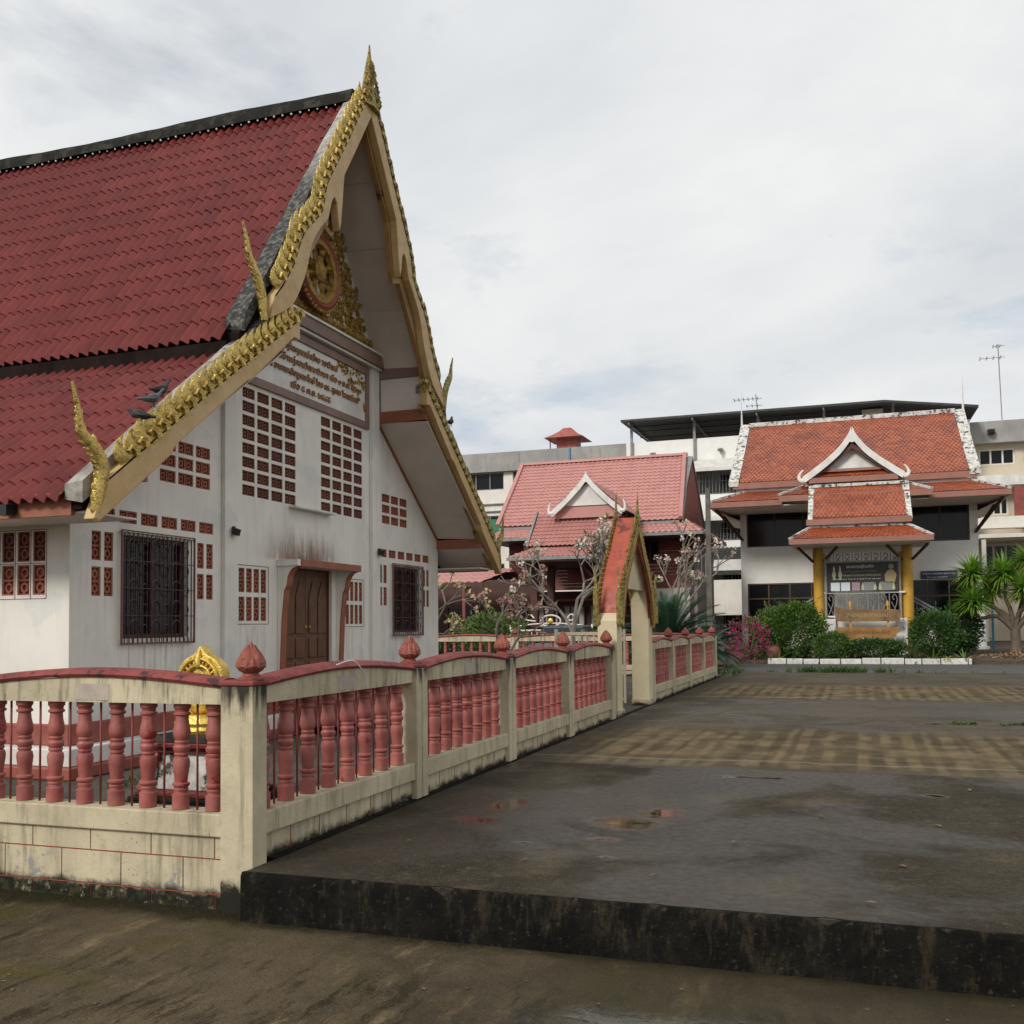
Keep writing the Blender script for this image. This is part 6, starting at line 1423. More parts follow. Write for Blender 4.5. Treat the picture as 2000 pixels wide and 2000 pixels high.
for i, x in enumerate((-20.6, -18.3, -15.6)): window_y(cp, x-0.7, x+0.7, 0.9, 2.3, 38.92, fr='brown_frame', nv=2, glass='glass' if i != 1 else 'curtain')
m = MB(); m.box(-24, -13.2, 33.4, 33.44, 0.5, 0.54); m.box(-24, -13.2, 33.4, 33.44, 1.0, 1.04)
for i in range(60): x = -24+i*0.18; m.box(x-0.01, x+0.01, 33.41, 33.43, 0.0, 1.0)
m.build('low_railing', MT['dark_metal'], cp)
# ---- long grey flats behind (left)
gb_ = empty('grey_flats', (-26, 60, 0), 'long grey concrete block of flats behind the pink roofed house', 'building')
m = MB(); m.box(-45, -12.66, 58.0, 66, 11.02, 12.2); m.build('parapet', MT['concrete_wall'], gb_)
hl = []
for x in (-44, -40.6, -37.2, -33.8, -30.4, -27.0, -23.6, -20.2, -16.8): 
    for (z0, z1) in ((9.92, 11.0), (7.0, 8.3), (4.0, 5.3)): hl.append((x+0.3, x+3.1, z0, z1))
m = MB(); wall_y(m, -45, -12.66, 0.36, 11.02, 58.3, 0.2, hl); m.box(-45, -12.66, 58.5, 66, 0.36, 0.5); m.build('wall', MT['pale_bldg'], gb_)
m = MB(); m.box(-45, -12.66, 59.4, 59.5, 0.36, 11.02); m.build('inner_wall', MT['interior'], gb_)
for (a, b, c_, d) in hl: window_y(gb_, a, b, c_, d, 58.38, fr='grey_metal', nv=3)
m = MB(); m.box(-45, -12.66, 58.15, 58.299, 9.0, 9.06); m.box(-45, -12.66, 58.15, 58.299, 8.55, 8.6); m.build('ledge', MT['concrete_wall'], gb_)
m = MB(); m.box(-21.2, -19.8, 57.6, 57.66, 7.0, 8.0); m.build('green_sheet', MT['green_net'], gb_)
m = MB(); m.box(-16.2, -16.1, 57.9, 57.98, 11.0, 12.22); m.build('blue_pipe', MT['blue_pipe'], gb_)
# rooftop turret
tu = empty('rooftop_turret', (-17.3, 62, 12.2), 'small red rooftop turret with flared hipped roof', 'turret')
m = MB(); m.box(-17.95, -16.72, 61.4, 62.6, 12.0, 13.45); m.build('wall', MT['red_paint'], tu)
m = MB(); prv = None
pr_ = [(1.28, 13.42), (0.85, 13.66), (0.5, 13.92), (0.24, 14.18)]
vs = [(-17.33+sx*w, 62+sy*w, z) for w, z in pr_ for sx, sy in ((-1,-1),(1,-1),(1,1),(-1,1))]
m.add(vs, [(i*4+j, i*4+(j+1) % 4, i*4+4+(j+1) % 4, i*4+4+j) for i in range(3) for j in range(4)]+[(3,2,1,0),(12,13,14,15)]); m.build('roof', MT['red_paint'], tu)
for x in (-18.3, -16.3): m = MB(); m.box(x-0.03, x+0.03, 61.1, 61.16, 12.0, 13.42); m.build('post', MT['dark_metal'], tu)
# ---- white block with canopy roof terrace (centre)
wb = empty('white_block', (-5, 60, 0), 'white block with awnings and a dark sheet canopy over its roof terrace', 'building')
hl = []
for (z0, z1) in ((8.9, 10.45), (6.2, 7.6), (3.3, 4.5), (0.4, 2.4)):
    for x in (-12.2, -8.6, -5.0, -1.4, 2.2): hl.append((x, x+3.1, z0, z1))
m = MB(); wall_y(m, -12.65, 6.0, 0.36, 12.2, 58.0, 0.25, hl); m.box(-12.65, -12.4, 58.25, 66, 0.36, 12.2); m.box(5.75, 6.0, 58.25, 66, 0.36, 12.2); m.box(-12.4, 5.75, 58.25, 66, 11.2, 11.3); m.build('wall', MT['bright_white'], wb)
m = MB(); m.box(-12.4, 5.75, 59.8, 59.9, 0.36, 11.2); m.build('inner_wall', MT['concrete_wall'], wb)
for (a, b, c_, d) in hl:
    m = MB(); n = 16
    for i in range(n+1): x = lerp(a, b, i/n); m.box(x-0.012, x+0.012, 58.02, 58.05, c_, d)
    for z in (c_+0.05, (c_+d)/2, d-0.05): m.box(a, b, 58.051, 58.07, z-0.012, z+0.012)
    m.build('balcony_grille', MT['grey_metal'], wb)
    window_y(wb, a+1.2, b-0.2, c_+0.5, d-0.15, 59.72, fr='grey_metal', nv=3)
    if a < 2:
        m = MB(); nn = 24; vs = []
        for (y, z) in ((57.15, d-0.12), (57.95, d+0.45)):
            for i in range(nn*2+1): vs.append((lerp(a-0.1, b+0.1, i/(nn*2)), y, z+0.03*(i % 2)))
        k = nn*2+1; m.add(vs, [(i, i+1, k+i+1, k+i) for i in range(k-1)]); m.add([(v[0], v[1]-0.005, v[2]-0.2) for v in vs[:k]]+vs[:k], [(i, i+1, k+i+1, k+i) for i in range(k-1)]); m.build('awning', MT['awning_white'], wb)
m = MB(); m.add([(-12.75,57.0,13.42),(1.75,57.0,13.40),(6.35,57.0,12.75),(6.35,66,12.9),(1.75,66,13.5),(-12.75,66,13.6)], [(0,1,4,5),(1,2,3,4)]); m.add([(-12.75,57.0,13.3),(1.75,57.0,13.28),(6.35,57.0,12.63),(6.35,66,12.8),(1.75,66,13.4),(-12.75,66,13.5)], [(0,5,4,1),(1,4,3,2)])
m.add([(-12.75,57.0,13.42),(1.75,57.0,13.40),(6.35,57.0,12.75),(-12.75,57.0,13.3),(1.75,57.0,13.28),(6.35,57.0,12.63)], [(0,3,4,1),(1,4,5,2)]); m.build('canopy', MT['dark_metal'], wb, fixn=False)
for x in (-12.3, -8.6, -5.0, -1.4, 2.2, 5.6):
    m = MB(); m.box(x-0.07, x+0.07, 57.85, 57.99, 8.2, 13.3 if x < 5 else 12.7); m.build('canopy_post', MT['grey_metal'], wb)
    m = MB(); bar(m, (x, 57.1, 13.22 if x < 2.5 else 12.6), (x, 65.5, 13.32 if x < 2.5 else 12.75), 0.08, 0.14); m.build('canopy_rafter', MT['grey_metal'], wb)
for yy in (58.5, 60, 62, 64): m = MB(); bar(m, (-12.6, yy, 13.24), (1.6, yy, 13.24), 0.06); m.build('purlin', MT['dark_metal'], wb)
m = MB(); m.box(0.6, 1.7, 58.3, 59.3, 11.3, 13.2); m.build('stair_head', MT['beige'], wb)
for x in (-11.0, -7.1): 
    m = MB(); m.box(x-0.12, x+0.12, 57.7, 57.95, 11.35, 11.5); m.tube([(x, 57.7, 11.42), (x-0.1, 57.5, 11.36)], 0.07, 8); m.build('wall_lamp', MT['grey_metal'], wb)
# low grey tiled porch roof of the white block, seen between house and pavilion
m = wave_roof((-9.5, 54.5, 4.9), (-5.2, 54.5, 4.9), (-9.5, 57.9, 5.8), (-5.2, 57.9, 5.8), 18, 6); m.build('porch_roof', MT['dark_metal'], wb, fixn=False)
m = MB(); m.box(-9.5, -5.2, 54.4, 54.5, 4.3, 4.88); m.build('porch_awning', MT['awning_white'], wb)
m = MB(); m.box(-9.4, -5.3, 54.6, 54.7, 1.9, 3.8); m.build('porch_shutter', MT['pale_bldg'], wb)
# ---- beige block at the right
rb_ = empty('beige_block', (12, 62, 0), 'beige and grey concrete block at the right behind the dragon tree', 'building')
hl = []
for i in range(5):
    for (z0, z1) in ((9.95, 10.85), (4.2, 5.6)): hl.append((6.6+i*2.2, 8.4+i*2.2, z0, z1))
hl += [(6.9, 8.0, 7.2, 8.3), (9.0, 10.8, 7.2, 8.3)]
m = MB(); wall_y(m, 6.1, 22, 0.36, 11.1, 60.0, 0.25, hl); m.box(6.1, 22, 60.25, 70, 0.36, 0.5); m.build('wall', MT['beige'], rb_)
m = MB(); m.box(6.0, 22, 59.4, 70, 11.1, 12.28); m.build('parapet', MT['concrete_wall'], rb_)
m = MB(); m.box(6.1, 22, 61.2, 61.3, 0.4, 11.1); m.build('inner_wall', MT['interior'], rb_)
for (a, b, c_, d) in hl: window_y(rb_, a, b, c_, d, 60.1, fr='pale_bldg', nv=3, f=0.09)
m = MB(); m.box(6.1, 22, 58.9, 59.99, 8.7, 9.25); m.build('white_band', MT['plain_white'], rb_)
m = MB(); m.box(8.1, 22, 58.6, 58.7, 6.3, 8.6); m.build('shutter', MT['maroon'], rb_)
m = MB(); m.box(6.2, 22, 57.0, 59.99, 5.75, 5.95); m.build('porch_slab', MT['pale_bldg'], rb_)
m = MB(); m.box(6.2, 8.4, 57.6, 58.4, 6.3, 6.9); m.build('balcony', MT['pale_bldg'], rb_)
m = MB(); m.box(7.0, 7.35, 59.1, 59.39, 11.55, 11.8); m.tube([(7.18, 59.1, 11.68), (7.18, 58.95, 11.66)], 0.10, 8); m.build('wall_lamp', MT['black'], rb_)
for x in (6.4, 9.6, 12.8): m = MB(); m.box(x-0.1, x+0.1, 57.1, 57.3, 0.36, 5.74); m.build('porch_post', MT['pale_bldg'], rb_)
# aerials
def aerial(name, label, x, y, z0, z1, arms):
    r = empty(name, (x, y, z0), label, 'antenna'); m = MB(); m.tube([(x, y, z0), (x-0.1, y, z1)], 0.03, 6); m.build('mast', MT['grey_metal'], r)
    for (za, l, w, n) in arms:
        m = MB(); m.box(x-l, x+0.25, y-0.015, y+0.015, za-0.015, za+0.015)
        for i in range(n): xx = x-l+i*(l/(n-1 if n > 1 else 1)); m.box(xx-0.012, xx+0.012, y-w, y+w, za-0.012, za+0.012); m.box(xx-0.01, xx+0.01, y-0.01, y+0.01, za-0.12, za+0.12)
        m.build('arm', MT['grey_metal'], r)
aerial('roof_aerial', 'tall thin television aerial on the beige block at the right', 8.1, 62, 12.2, 17.1, [(16.35, 1.05, 0.4, 4), (17.0, 0.35, 0.3, 3)])
aerial('roof_aerial', 'low television aerial on the canopy of the white block', -5.0, 58, 13.4, 14.5, [(14.25, 1.3, 0.4, 6), (13.85, 0.6, 0.3, 3)])
# utility post
up_ = MB(); up_.add([(-4.19,29.91,-0.1),(-4.01,29.91,-0.1),(-4.01,30.09,-0.1),(-4.19,30.09,-0.1),(-4.16,29.93,5.5),(-4.03,29.93,5.5),(-4.03,30.07,5.5),(-4.16,30.07,5.5)], [(0,3,2,1),(4,5,6,7),(0,1,5,4),(1,2,6,5),(2,3,7,6),(3,0,4,7)])
tag(up_.build('utility_post', mat('weathered_post', lin('#6f6960'), lin('#544f48'), 4, 0.85, streak=0.6), None, bevel=0.01), 'slim weathered concrete post at the end of the far balustrade', 'post')
# ---- parked car behind the rear balustrade
car = empty('parked_car', (-8.95, 31.2, 0.0), 'grey car parked behind the rear balustrade', 'car')
cx, cy = -8.95, 31.2
def cs(u, z, w): return [(cx-w, cy+u, z), (cx+w, cy+u, z)]
body = [(-2.1,0.35,0.80),(-2.15,0.62,0.82),(-2.0,0.78,0.82),(-1.2,0.90,0.86),(-0.55,0.97,0.86),(0.0,1.0,0.87),(0.9,1.0,0.87),(1.6,0.99,0.86),(2.05,0.92,0.82),(2.12,0.6,0.80),(2.08,0.35,0.78)]
m = MB(); n = len(body); vs = []
for s in (-1, 1):
    for (u, z, w) in body: vs.append((cx+s*w, cy+u, z))
    for (u, z, w) in body: vs.append((cx+s*w*0.98, cy+u, 0.28))
fs = []
for i in range(n-1):
    fs += [(i, i+1, 2*n+i+1, 2*n+i)]; fs += [(i, n+i, n+i+1, i+1), (2*n+i, 2*n+i+1, 3*n+i+1, 3*n+i)]; fs += [(n+i, 3*n+i, 3*n+i+1, n+i+1)]
m.add(vs, fs); m.build('body', MT['car'], car, smooth=35, bevel=0.03)
cab = [(-0.95,0.96,0.80),(-0.30,1.38,0.64),(0.05,1.45,0.62),(0.75,1.46,0.62),(1.25,1.38,0.62),(1.75,0.98,0.76)]
m = MB(); vs = [(cx+s*w, cy+u, z) for s in (-1, 1) for (u, z, w) in cab]; n = len(cab); m.add(vs, [(i, i+1, n+i+1, n+i) for i in range(1, n-2)]+[]); m.add([(cx+s*(w+0.01), cy+u, z-0.03) for s in (-1,1) for (u, z, w) in cab[1:-1]]+[(cx+s*(w), cy+u, z+0.012) for s in (-1,1) for (u, z, w) in cab[1:-1]], [(0,4,5,1),(8,12,13,9),(9,13,14,10),(10,14,15,11),(0,1,9,8),(1,2,10,9),(2,3,11,10),(4,12,13,5),(5,13,14,6),(6,14,15,7),(0,8,12,4),(3,7,15,11)]); m.build('roof', MT['car'], car, smooth=35)
m = MB(); m.quad(vs[0], vs[1], vs[n+1], vs[n]); m.build('windscreen', MT['glass'], car); m = MB(); m.quad(vs[n-2], vs[n-1], vs[2*n-1], vs[2*n-2]); m.build('rear_window', MT['glass'], car)
for s in (0, n): m = MB(); m.add([vs[s+i] for i in range(n)], [tuple(range(n))]); m.build('side_window', MT['glass'], car)
for sx in (-1, 1):
    for u in (-1.3, 1.25):
        m = MB(); m.lathe([(0.31, -0.1), (0.32, -0.08), (0.32, 0.08), (0.31, 0.1)], (cx+sx*0.78, cy+u, 0.32), 20, 0); wv = m.build('tyre', MT['tyre'], car, smooth=40); m = MB(); m.lathe([(0.2, -0.105), (0.2, 0.105)], (cx+sx*0.78, cy+u, 0.32), 14, 0); m.build('rim', MT['grey_metal'], wv, smooth=40)
    m = MB(); m.ball((cx+sx*0.62, cy-2.06, 0.70), 0.13, 10, 6, (1.4, 0.6, 0.6)); m.build('headlight', MT['paper'], car, smooth='all')
    m = MB(); m.ball((cx+sx*0.95, cy-0.6, 1.02), 0.09, 8, 6, (1, 0.6, 0.8)); m.build('mirror', MT['car'], car, smooth='all')
m = MB(); m.box(cx-0.2, cx+0.2, cy-2.18, cy-2.155, 0.5, 0.62); m.build('number_plate', MT['paper'], car)
# ornamental scroll gate behind the car
og = empty('ornamental_gate', (-10.0, 33.2, 0), 'pale scrolled iron gate with golden motif behind the parked car', 'gate')
m = MB(); m.tube([(-10.0+1.15*math.cos(a)*1.3, 33.2, 1.30+0.24*math.sin(a)) for a in [math.pi*i/14 for i in range(15)]], 0.025, 6)
m.tube([(-10.0+0.36*math.cos(a), 33.2, 1.62+0.20*math.sin(a)) for a in [2*math.pi*i/18 for i in range(19)]], 0.03, 6)
for s in (-1, 1): m.tube(catmull([(-10+s*0.55,33.2,1.62),(-10+s*0.9,33.2,1.68),(-10+s*0.75,33.2,1.85),(-10+s*0.6,33.2,1.72)], 4), 0.025, 5)
m.box(-11.5, -8.5, 33.18, 33.22, 1.28, 1.33); m.box(-11.5, -11.44, 33.17, 33.23, 0, 1.5); m.box(-8.56, -8.5, 33.17, 33.23, 0, 1.5)
for i in range(14): x = -11.3+i*0.2; m.box(x-0.012, x+0.012, 33.19, 33.21, 0.1, 1.28)
m.build('ironwork', MT['pale_bldg'], og); m = MB(); m.ball((-10, 33.17, 1.62), 0.10, 10, 8, (1, 0.3, 1)); m.build('motif', MT['gold_bright'], og, smooth='all')
# ---------------------------------------------------------------- plants
def leaf_quad(m, p, d, nrm, L_, W_, fold=0.25):
    d = d.normalized(); s = d.cross(nrm)
    s = s.normalized() if s.length > 1e-5 else d.orthogonal().normalized(); n2 = s.cross(d)
    a = p; b = p+d*L_*0.45+s*W_-n2*(-fold*W_); c_ = p+d*L_; e = p+d*L_*0.45-s*W_+n2*fold*W_; mid = p+d*L_*0.5
    m.add([a, b, c_, e, mid], [(0,1,4),(1,2,4),(2,3,4),(3,0,4)])
def rv(): 
    while True:
        v = Vector((random.uniform(-1,1), random.uniform(-1,1), random.uniform(-1,1)))
        if 0.05 < v.length < 1: return v.normalized()
def bush(name, label, loc, rx, ry, rz, n, L_, mt, cat='shrub', group=None, mix=None, z0=0.0, squash=0.0, rough=1.4):
    r = empty(name, loc, label, cat, group); c0 = Vector(loc)+Vector((0, 0, rz+z0)); sd = random.random()*50
    m = MB(); m2 = MB()
    for i in range(n):
        v = rv(); k = 0.55+0.45*random.random()**0.5+(random.uniform(0, 0.28) if random.random() < 0.06 else 0)
        lump = 1+0.22*rough*mnoise.noise(v*2.2+Vector((sd, 0, 0)))+0.12*mnoise.noise(v*5+Vector((0, sd, 0)))
        p = c0+Vector((v.x*rx, v.y*ry, v.z*rz))*k*lump
        if p.z < loc[2]+0.02: p.z = loc[2]+random.uniform(0.02, 0.15)
        d = (v+rv()*0.8+Vector((0, 0, 0.25))); q = m2 if (mix and random.random() < mix[1]) else m
        leaf_quad(q, p, d, rv(), L_*random.uniform(0.7, 1.3), L_*0.28)
    m.build('foliage', MT[mt], r, fixn=False)
    if mix and m2.v: m2.build(mix[2] if len(mix) > 2 else 'new_leaves', MT[mix[0]], r, fixn=False, kind='stuff')
    s = MB()
    for k in range(6):
        a = k*1.05; s.tube([(loc[0]+0.05*math.cos(a), loc[1]+0.05*math.sin(a), loc[2]-0.03), c0+Vector((rx*0.4*math.cos(a), ry*0.4*math.sin(a), -rz*0.2)), c0+Vector((rx*0.7*math.cos(a), ry*0.7*math.sin(a), rz*0.4))], [0.03, 0.02, 0.008], 5)
    s.build('stems', MT['bark2'], r); return r
def frangipani(label, loc, h, spread, seed, lean=(0,0), flowers='flower', buds='flower_pink', nl=30, depth=5, leaf='leaf_light', fl=0.75):
    random.seed(seed); r = empty('frangipani_tree', loc, label, 'tree', 'frangipani trees in the yard')
    m = MB(); f = MB(); b = MB(); l = MB(); tips = []
    def grow(p, d, ln, rad, dep):
        q = p+d*ln*0.5+rv()*0.03*ln; e = p+d*ln+rv()*0.06*ln
        m.tube([p, q, e], [rad, rad*0.88, rad*0.78], 6)
        if dep == 0: tips.append((e, d)); return
        for k in range(random.choice((2, 2, 3))):
            nd = (d+rv()*0.85*spread+Vector((0, 0, 0.28))).normalized(); grow(e, nd, ln*random.uniform(0.6, 0.86), rad*0.76, dep-1)
    grow(Vector(loc)-Vector((0, 0, 0.05)), Vector((lean[0], lean[1], 1)).normalized(), h*0.30, 0.028+h*0.0085, depth)
    for (e, d) in tips:
        m.ball(e, 0.022, 6, 4)
        if random.random() < fl:
            q = f if random.random() < 0.6 else b
            for k in range(random.randint(3, 7)):
                c_ = e+rv()*0.07+Vector((0, 0, 0.05)); ax = (rv()+d).normalized(); s = ax.orthogonal().normalized(); t2 = ax.cross(s)
                for j in range(5):
                    a = 2*math.pi*j/5; dv = s*math.cos(a)+t2*math.sin(a); leaf_quad(q, c_, dv+ax*0.5, ax, 0.062, 0.022)
        if random.random() < nl/100:
            for k in range(random.randint(3, 6)): dv = (rv()+Vector((0, 0, 0.5))+d); leaf_quad(l, e, dv, rv(), random.uniform(0.16, 0.26), 0.035)
    m.build('trunk', MT['bark'], r, smooth=50, fixn=False)
    if f.v: f.build('flowers', MT[flowers], r, fixn=False, kind='stuff')
    if b.v: b.build('buds', MT[buds], r, fixn=False, kind='stuff')
    if l.v: l.build('crown', MT[leaf], r, fixn=False)
    return r
frangipani('tall frangipani tree with pink white blossoms just left of the gate arch', (-6.9, 25.0, 0), 4.3, 1.15, 5, (0.0, 0), nl=10, depth=6, fl=0.4)
frangipani('frangipani tree with pale yellow blossoms beside the corner of the hall', (-10.9, 24.5, 0), 3.1, 1.2, 9, (-0.1, 0), 'flower_yellow', 'flower_yellow', nl=12, depth=5)
frangipani('slender blossoming frangipani beside the large cycad right of the gate arch', (-5.75, 31.6, 0), 4.3, 0.8, 17, (0.05, 0), nl=4, fl=0.55)
frangipani('low spreading frangipani with pink buds before the yellowish shrub', (-8.6, 24.8, 0), 2.6, 1.05, 23, (-0.05, 0), 'flower_pink', 'flower_pink', nl=8, depth=5)
random.seed(42)
bush('leafy_shrub', 'yellowish green shrub behind the rear balustrade, left of the parked car', (-11.0, 29.8, 0), 1.25, 0.9, 0.95, 2600, 0.13, 'leaf_olive', mix=('leaf_light', 0.3))
bush('leafy_shrub', 'rounded green shrub close to the right corner of the hall', (-12.9, 28.9, 0), 0.8, 0.7, 0.62, 1200, 0.12, 'leaf', group=None)
bush('leafy_shrub', 'dark green shrub between the hall corner and the yellowish shrub', (-14.4, 31.0, 0), 0.9, 0.8, 0.75, 1400, 0.12, 'leaf_dark', mix=('leaf', 0.3))
bush('leafy_shrub', 'green shrub between the parked car and the gate arch', (-7.2, 30.3, 0), 0.7, 0.6, 0.75, 1200, 0.14, 'leaf', mix=('leaf_light', 0.3))
bush('bougainvillea', 'magenta flowering bougainvillea at the end of the far balustrade', (-3.85, 38.4, 0.1), 0.78, 0.7, 0.80, 1300, 0.10, 'leaf', 'shrub', mix=('magenta', 0.55, 'bracts'), rough=2.2)
bush('round_shrub', 'large dark green rounded shrub left of the yellow porch column', (-2.25, 39.5, 0.12), 1.12, 0.9, 1.06, 11000, 0.10, 'leaf', mix=('leaf_light', 0.42))
bush('leafy_shrub', 'loose yellowish shrub behind the bougainvillea', (-3.15, 39.9, 0.12), 0.75, 0.6, 0.95, 2600, 0.12, 'leaf_olive', mix=('leaf_light', 0.35))
bush('round_shrub', 'small bright green clipped shrub below the plank signs', (-0.85, 38.7, 0.12), 0.68, 0.5, 0.50, 5200, 0.075, 'leaf', mix=('leaf_light', 0.5))
bush('low_hedge', 'low dark leafy planting under the plank signs', (0.55, 38.9, 0.12), 1.15, 0.5, 0.36, 4200, 0.10, 'leaf_dark', mix=('leaf', 0.35))
bush('round_shrub', 'dark glossy shrub right of the yellow porch column', (2.75, 39.9, 0.14), 0.90, 0.8, 0.85, 6800, 0.10, 'leaf_dark', mix=('leaf', 0.25))
bush('leafy_shrub', 'dark shrub beneath the dragon tree fronds', (3.7, 41.5, 0.2), 0.75, 0.7, 0.95, 4200, 0.12, 'leaf_dark')
def blades(name, label, loc, n, L_, W_, mt, up=0.9, cat='plant', mats=None, droop=0.7, group=None):
    r = empty(name, loc, label, cat, group); ms = {}
    for i in range(n):
        a = random.uniform(0, 6.28); e = random.uniform(0.25, 1.0)*up; d = Vector((math.cos(a)*(1.25-e), math.sin(a)*(1.25-e), e)).normalized(); ln = L_*random.uniform(0.7, 1.15)
        blade(ms.setdefault(random.choice(mats) if mats else mt, MB()), Vector(loc)+Vector((math.cos(a)*0.03, math.sin(a)*0.03, -0.01)), d, ln, W_, droop)
    for k, mb in ms.items(): mb.build('leaves', MT[k], r, fixn=False)
    return r
def blade(m, p, d, L_, W_, droop, n=5):
    s = d.cross(Vector((0, 0, 1))); s = s.normalized() if s.length > 1e-4 else Vector((1, 0, 0)); vs = []; q = Vector(p); dd = Vector(d)
    for i in range(n+1):
        t = i/n; w = W_*(0.55+1.2*t if t < 0.35 else (1-t)*1.5)*(1 if t < 1 else 0); up_ = s.cross(dd)
        vs += [q-s*w+up_*w*0.35, q, q+s*w+up_*w*0.35]
        q = q+dd*(L_/n); dd = (dd+Vector((0, 0, -droop/n))).normalized()
    m.add(vs, [f for i in range(n) for f in ((3*i, 3*i+1, 3*i+4, 3*i+3), (3*i+1, 3*i+2, 3*i+5, 3*i+4))])
blades('strap_plant', 'yellow striped strap leaved plant in front of the large dark shrub', (-2.75, 38.35, 0.1), 12, 0.75, 0.045, 'leaf_yellow', mats=['leaf_yellow', 'leaf_light'])
blades('strap_plant', 'arching spiky plant right of the plank signs', (1.85, 38.8, 0.1), 46, 1.0, 0.022, 'leaf_olive', mats=['leaf_olive', 'leaf', 'leaf_dark'], up=1.0)
blades('strap_plant', 'pinkish strap leaved plant in front of the dark glossy shrub', (2.55, 38.35, 0.1), 16, 0.7, 0.04, 'leaf_pink', mats=['leaf_pink', 'leaf_light', 'leaf'])
blades('strap_plant', 'small strap leaved plant at the right end of the white kerb', (3.55, 38.35, 0.1), 20, 0.72, 0.03, 'leaf_light', mats=['leaf_light', 'leaf_olive', 'leaf_pink'])
blades('strap_plant', 'low yellow green plant spilling over the white kerb stones', (2.9, 38.1, 0.1), 26, 0.5, 0.035, 'leaf_light', mats=['leaf_light', 'leaf_yellow', 'leaf'], up=0.6, droop=1.2)
blades('strap_plant', 'pale green strap plant beside the bougainvillea', (-3.55, 38.4, 0.1), 18, 0.9, 0.03, 'leaf_light', mats=['leaf_light', 'leaf'])
def cycad(label, loc, n, L_, seed, trunk=0.7, group=None):
    random.seed(seed); r = empty('cycad', loc, label, 'palm'); m = MB(); s = MB()
    top_ = Vector(loc)+Vector((0, 0, trunk))
    s.tube([Vector(loc)-Vector((0,0,0.05)), Vector(loc)+Vector((0.02, 0, trunk*0.5)), top_], [0.2, 0.18, 0.16], 9); s.build('trunk', MT['bark2'], r, smooth=50)
    for i in range(n):
        a = i*2.39996+random.uniform(-.2, .2); e = random.uniform(0.05, 1.0); d = Vector((math.cos(a)*(1.15-e), math.sin(a)*(1.15-e), e*0.95+0.05)).normalized(); q = Vector(top_); ln = L_*random.uniform(0.8, 1.1); pts = []; seg = 14
        for k in range(seg+1): pts.append(Vector(q)); q = q+d*(ln/seg); d = (d+Vector((0, 0, -0.075))).normalized()
        m.tube(pts, [lerp(0.016, 0.004, k/seg) for k in range(seg+1)], 4)
        for k in range(2, seg*4):
            t = k/(seg*4); j = min(int(t*seg), seg-1); p = pts[j].lerp(pts[j+1], t*seg-j); td = (pts[j+1]-pts[j]).normalized(); sv = td.cross(Vector((0, 0, 1))); sv = sv.normalized() if sv.length > 1e-3 else Vector((1, 0, 0)); nn = sv.cross(td)
            w = ln*0.19*math.sin(math.pi*min(0.12+t*0.9, 1))**0.6
            for sg in (-1, 1):
                tip = p+(sv*sg*0.9+td*0.55+nn*0.25).normalized()*w; m.add([p+td*0.016, p-td*0.016, tip+nn*0.01], [(0,1,2)])
    m.build('crown', MT['frond'], r, fixn=False); return r
cycad('large dark green cycad with long fronds right of the gate arch', (-5.35, 30.0, 0), 80, 1.95, 3, 0.75)
cycad('dark cycad behind the weathered post at the end of the balustrade', (-5.0, 35.2, 0), 46, 1.45, 8, 0.45)
# dragon tree at the right
random.seed(21)
dt = empty('dragon_tree', (5.55, 41.0, 0.2), 'tall branching dragon tree with bright green sword leaf rosettes at the right edge', 'tree')
tr = MB(); base = Vector((5.55, 41.0, 0.15))
tr.tube([base, base+Vector((0.02, 0, 0.5)), base+Vector((0.0, 0, 1.0))], [0.25, 0.18, 0.165], 12)
heads = [(-1.42,-0.2,3.05),(-1.45,-0.55,1.98),(-0.32,0.1,3.02),(0.28,-0.4,2.42),(0.55,0.2,3.5),(1.4,0.2,2.9),(-0.75,0.5,2.5),(1.1,-0.5,2.1)]
for (dx_, dy_, dz_) in heads:
    e = base+Vector((dx_, dy_, dz_)); mid = base+Vector((dx_*0.42, dy_*0.4, 1.0+dz_*0.24)); tr.tube(catmull([base+Vector((0, 0, 0.9)), mid, base+Vector((dx_*0.85, dy_*0.8, dz_*0.72)), e], 3), [lerp(0.10, 0.04, i/9) for i in range(10)], 8)
tr.build('trunk', MT['bark2'], dt, smooth=50, fixn=False)
for (dx_, dy_, dz_) in heads:
    e = base+Vector((dx_, dy_, dz_)); ms = {'sword': MB(), 'sword_dry': MB()}
    for i in range(300):
        t = random.random(); a = random.uniform(0, 6.28); el = lerp(-0.55, 1.0, t**0.8); d = Vector((math.cos(a)*math.sqrt(max(1-el*el, 0.02)), math.sin(a)*math.sqrt(max(1-el*el, 0.02)), el)).normalized()
        blade(ms['sword_dry' if (t < 0.22 and random.random() < 0.6) else 'sword'], e+Vector((0, 0, random.uniform(-0.12, 0.06))), d, random.uniform(0.72, 1.08), 0.040, 0.7)
    ms['sword'].build('rosette', MT['sword'], dt, fixn=False)
    if ms['sword_dry'].v: ms['sword_dry'].build('rosette', MT['sword_dry'], dt, fixn=False)
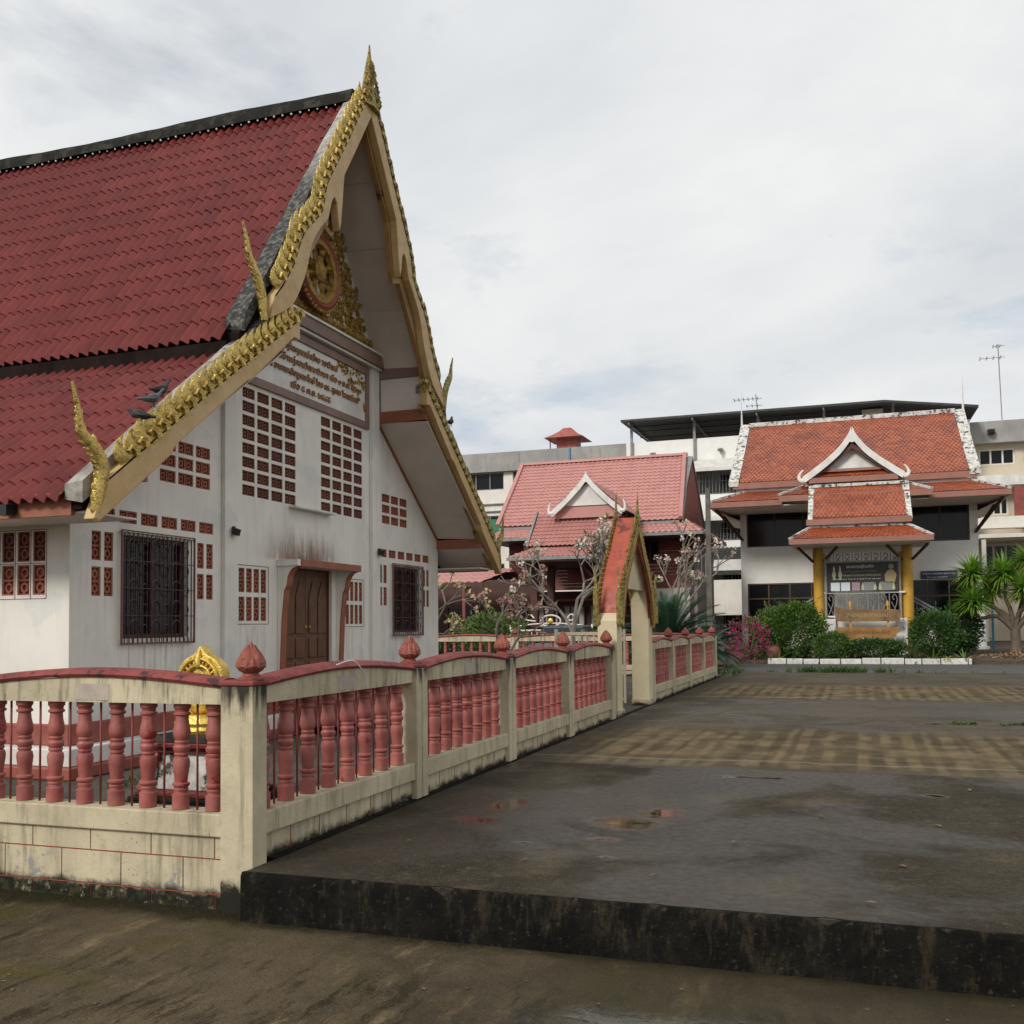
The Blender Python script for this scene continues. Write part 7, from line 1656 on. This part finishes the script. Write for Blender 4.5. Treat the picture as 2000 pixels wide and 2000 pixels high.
# chips round its foot, pot, blue pipe
random.seed(2); m = MB()
for i in range(420):
    a = random.uniform(0, 6.28); q = random.random()**0.6*1.5; leaf_quad(m, Vector((5.6+q*math.cos(a), 40.0+q*0.8*math.sin(a), 0.17+0.16*max(0, 1-q/1.5)*random.random())), rv(), Vector((0, 0, 1)), random.uniform(0.08, 0.16), 0.04)
tag(m.build('husk_mulch', MT['chip'], fixn=False), 'brown husk mulch heaped at the foot of the dragon tree', kind='stuff')
m = MB(); m.lathe([(0.16,0.08),(0.24,0.2),(0.27,0.42),(0.22,0.55),(0.25,0.60),(0.20,0.60),(0.18,0.50)], (-2.95, 38.5, 0.05), 18); tag(m.build('clay_pot', MT['terra_pot'], smooth=50), 'brown clay pot on the garden bed beside the bougainvillea', 'pot')
m = MB(); m.box(5.05, 5.13, 43.4, 43.48, 0.2, 3.0); tag(m.build('blue_pipe', MT['blue_pipe']), 'upright blue pipe behind the dragon tree trunk', 'pipe')
# weeds along the road edge and at the fence foot
random.seed(77); m = MB()
def tuft(x, y, z, n, h):
    for i in range(n):
        a = random.uniform(0, 6.28); d = Vector((math.cos(a)*0.6, math.sin(a)*0.6, random.uniform(0.5, 1.2))).normalized(); blade(m, Vector((x+random.gauss(0, 0.05), y+random.gauss(0, 0.05), z)), d, h*random.uniform(0.5, 1.2), 0.012, 0.8, 3)
for i in range(46): tuft(random.gauss(-0.7, 0.75), random.uniform(30.9, 31.5), -0.03, 14, 0.34)
for i in range(30): tuft(random.uniform(-3.4, 6), random.uniform(31.0, 31.4), -0.03, 6, 0.16)
for i in range(14): tuft(random.uniform(-4.2, -3.2), random.uniform(28.9, 31.0), 0.0, 10, 0.3)
for i in range(24): tuft(random.uniform(1.2, 3.4), random.gauss(15.8, 0.05), 0.0, 7, 0.07)
for i in range(6): tuft(-6.6+random.gauss(0, 0.12), 8.05+random.gauss(0, 0.1), 0.0, 12, 0.16)
tag(m.build('weeds', MT['leaf'], fixn=False), 'weeds and grass tufts along the edges of the slabs', kind='stuff')
# litter: single leaves and twigs on the wet slab
random.seed(15)
lit = [(-2.05,6.1),(-1.2,5.9),(0.2,6.6),(1.1,7.2),(-1.6,8.8),(0.9,9.6),(-0.3,8.1),(-2.6,9.1),(1.7,6.4),(0.55,7.9),(-0.8,7.0),(2.4,8.8),(-3.0,6.4),(0.0,5.7),(1.3,12.2),(-1.4,12.9)]
m = MB()
for (x, y) in lit:
    a = random.uniform(0, 6.28); leaf_quad(m, Vector((x, y, 0.012)), Vector((math.cos(a), math.sin(a), 0.06)), Vector((0, 0, 1)), random.uniform(0.04, 0.10), random.uniform(0.008, 0.02))
for i in range(240):
    x = random.uniform(-3.3, 5); y = random.uniform(5.5, 20); a = random.uniform(0, 6.28); leaf_quad(m, Vector((x, y, 0.01)), Vector((math.cos(a), math.sin(a), 0.1)), Vector((0, 0, 1)), random.uniform(0.01, 0.03), random.uniform(0.004, 0.01))
for i in range(60):
    x = random.uniform(-5.5, 2); y = random.uniform(3.6, 5.25); a = random.uniform(0, 6.28); leaf_quad(m, Vector((x, y, ZL+0.006)), Vector((math.cos(a), math.sin(a), 0.1)), Vector((0, 0, 1)), random.uniform(0.01, 0.035), random.uniform(0.004, 0.01))
tag(m.build('leaf_litter', MT['dry_leaf'], fixn=False), 'fallen leaves and grit scattered over the wet slabs', kind='stuff')
# floor lights on the yard: hanging lamp under the low eave
lm = MB(); lm.box(-7.75, -7.62, 7.50, 7.56, 2.62, 2.74); lm.box(-7.74, -7.63, 7.40, 7.499, 2.60, 2.70); tag(lm.build('eave_lamp', MT['black']), 'small black floodlight fixed to the low eave of the hall', 'lamp')
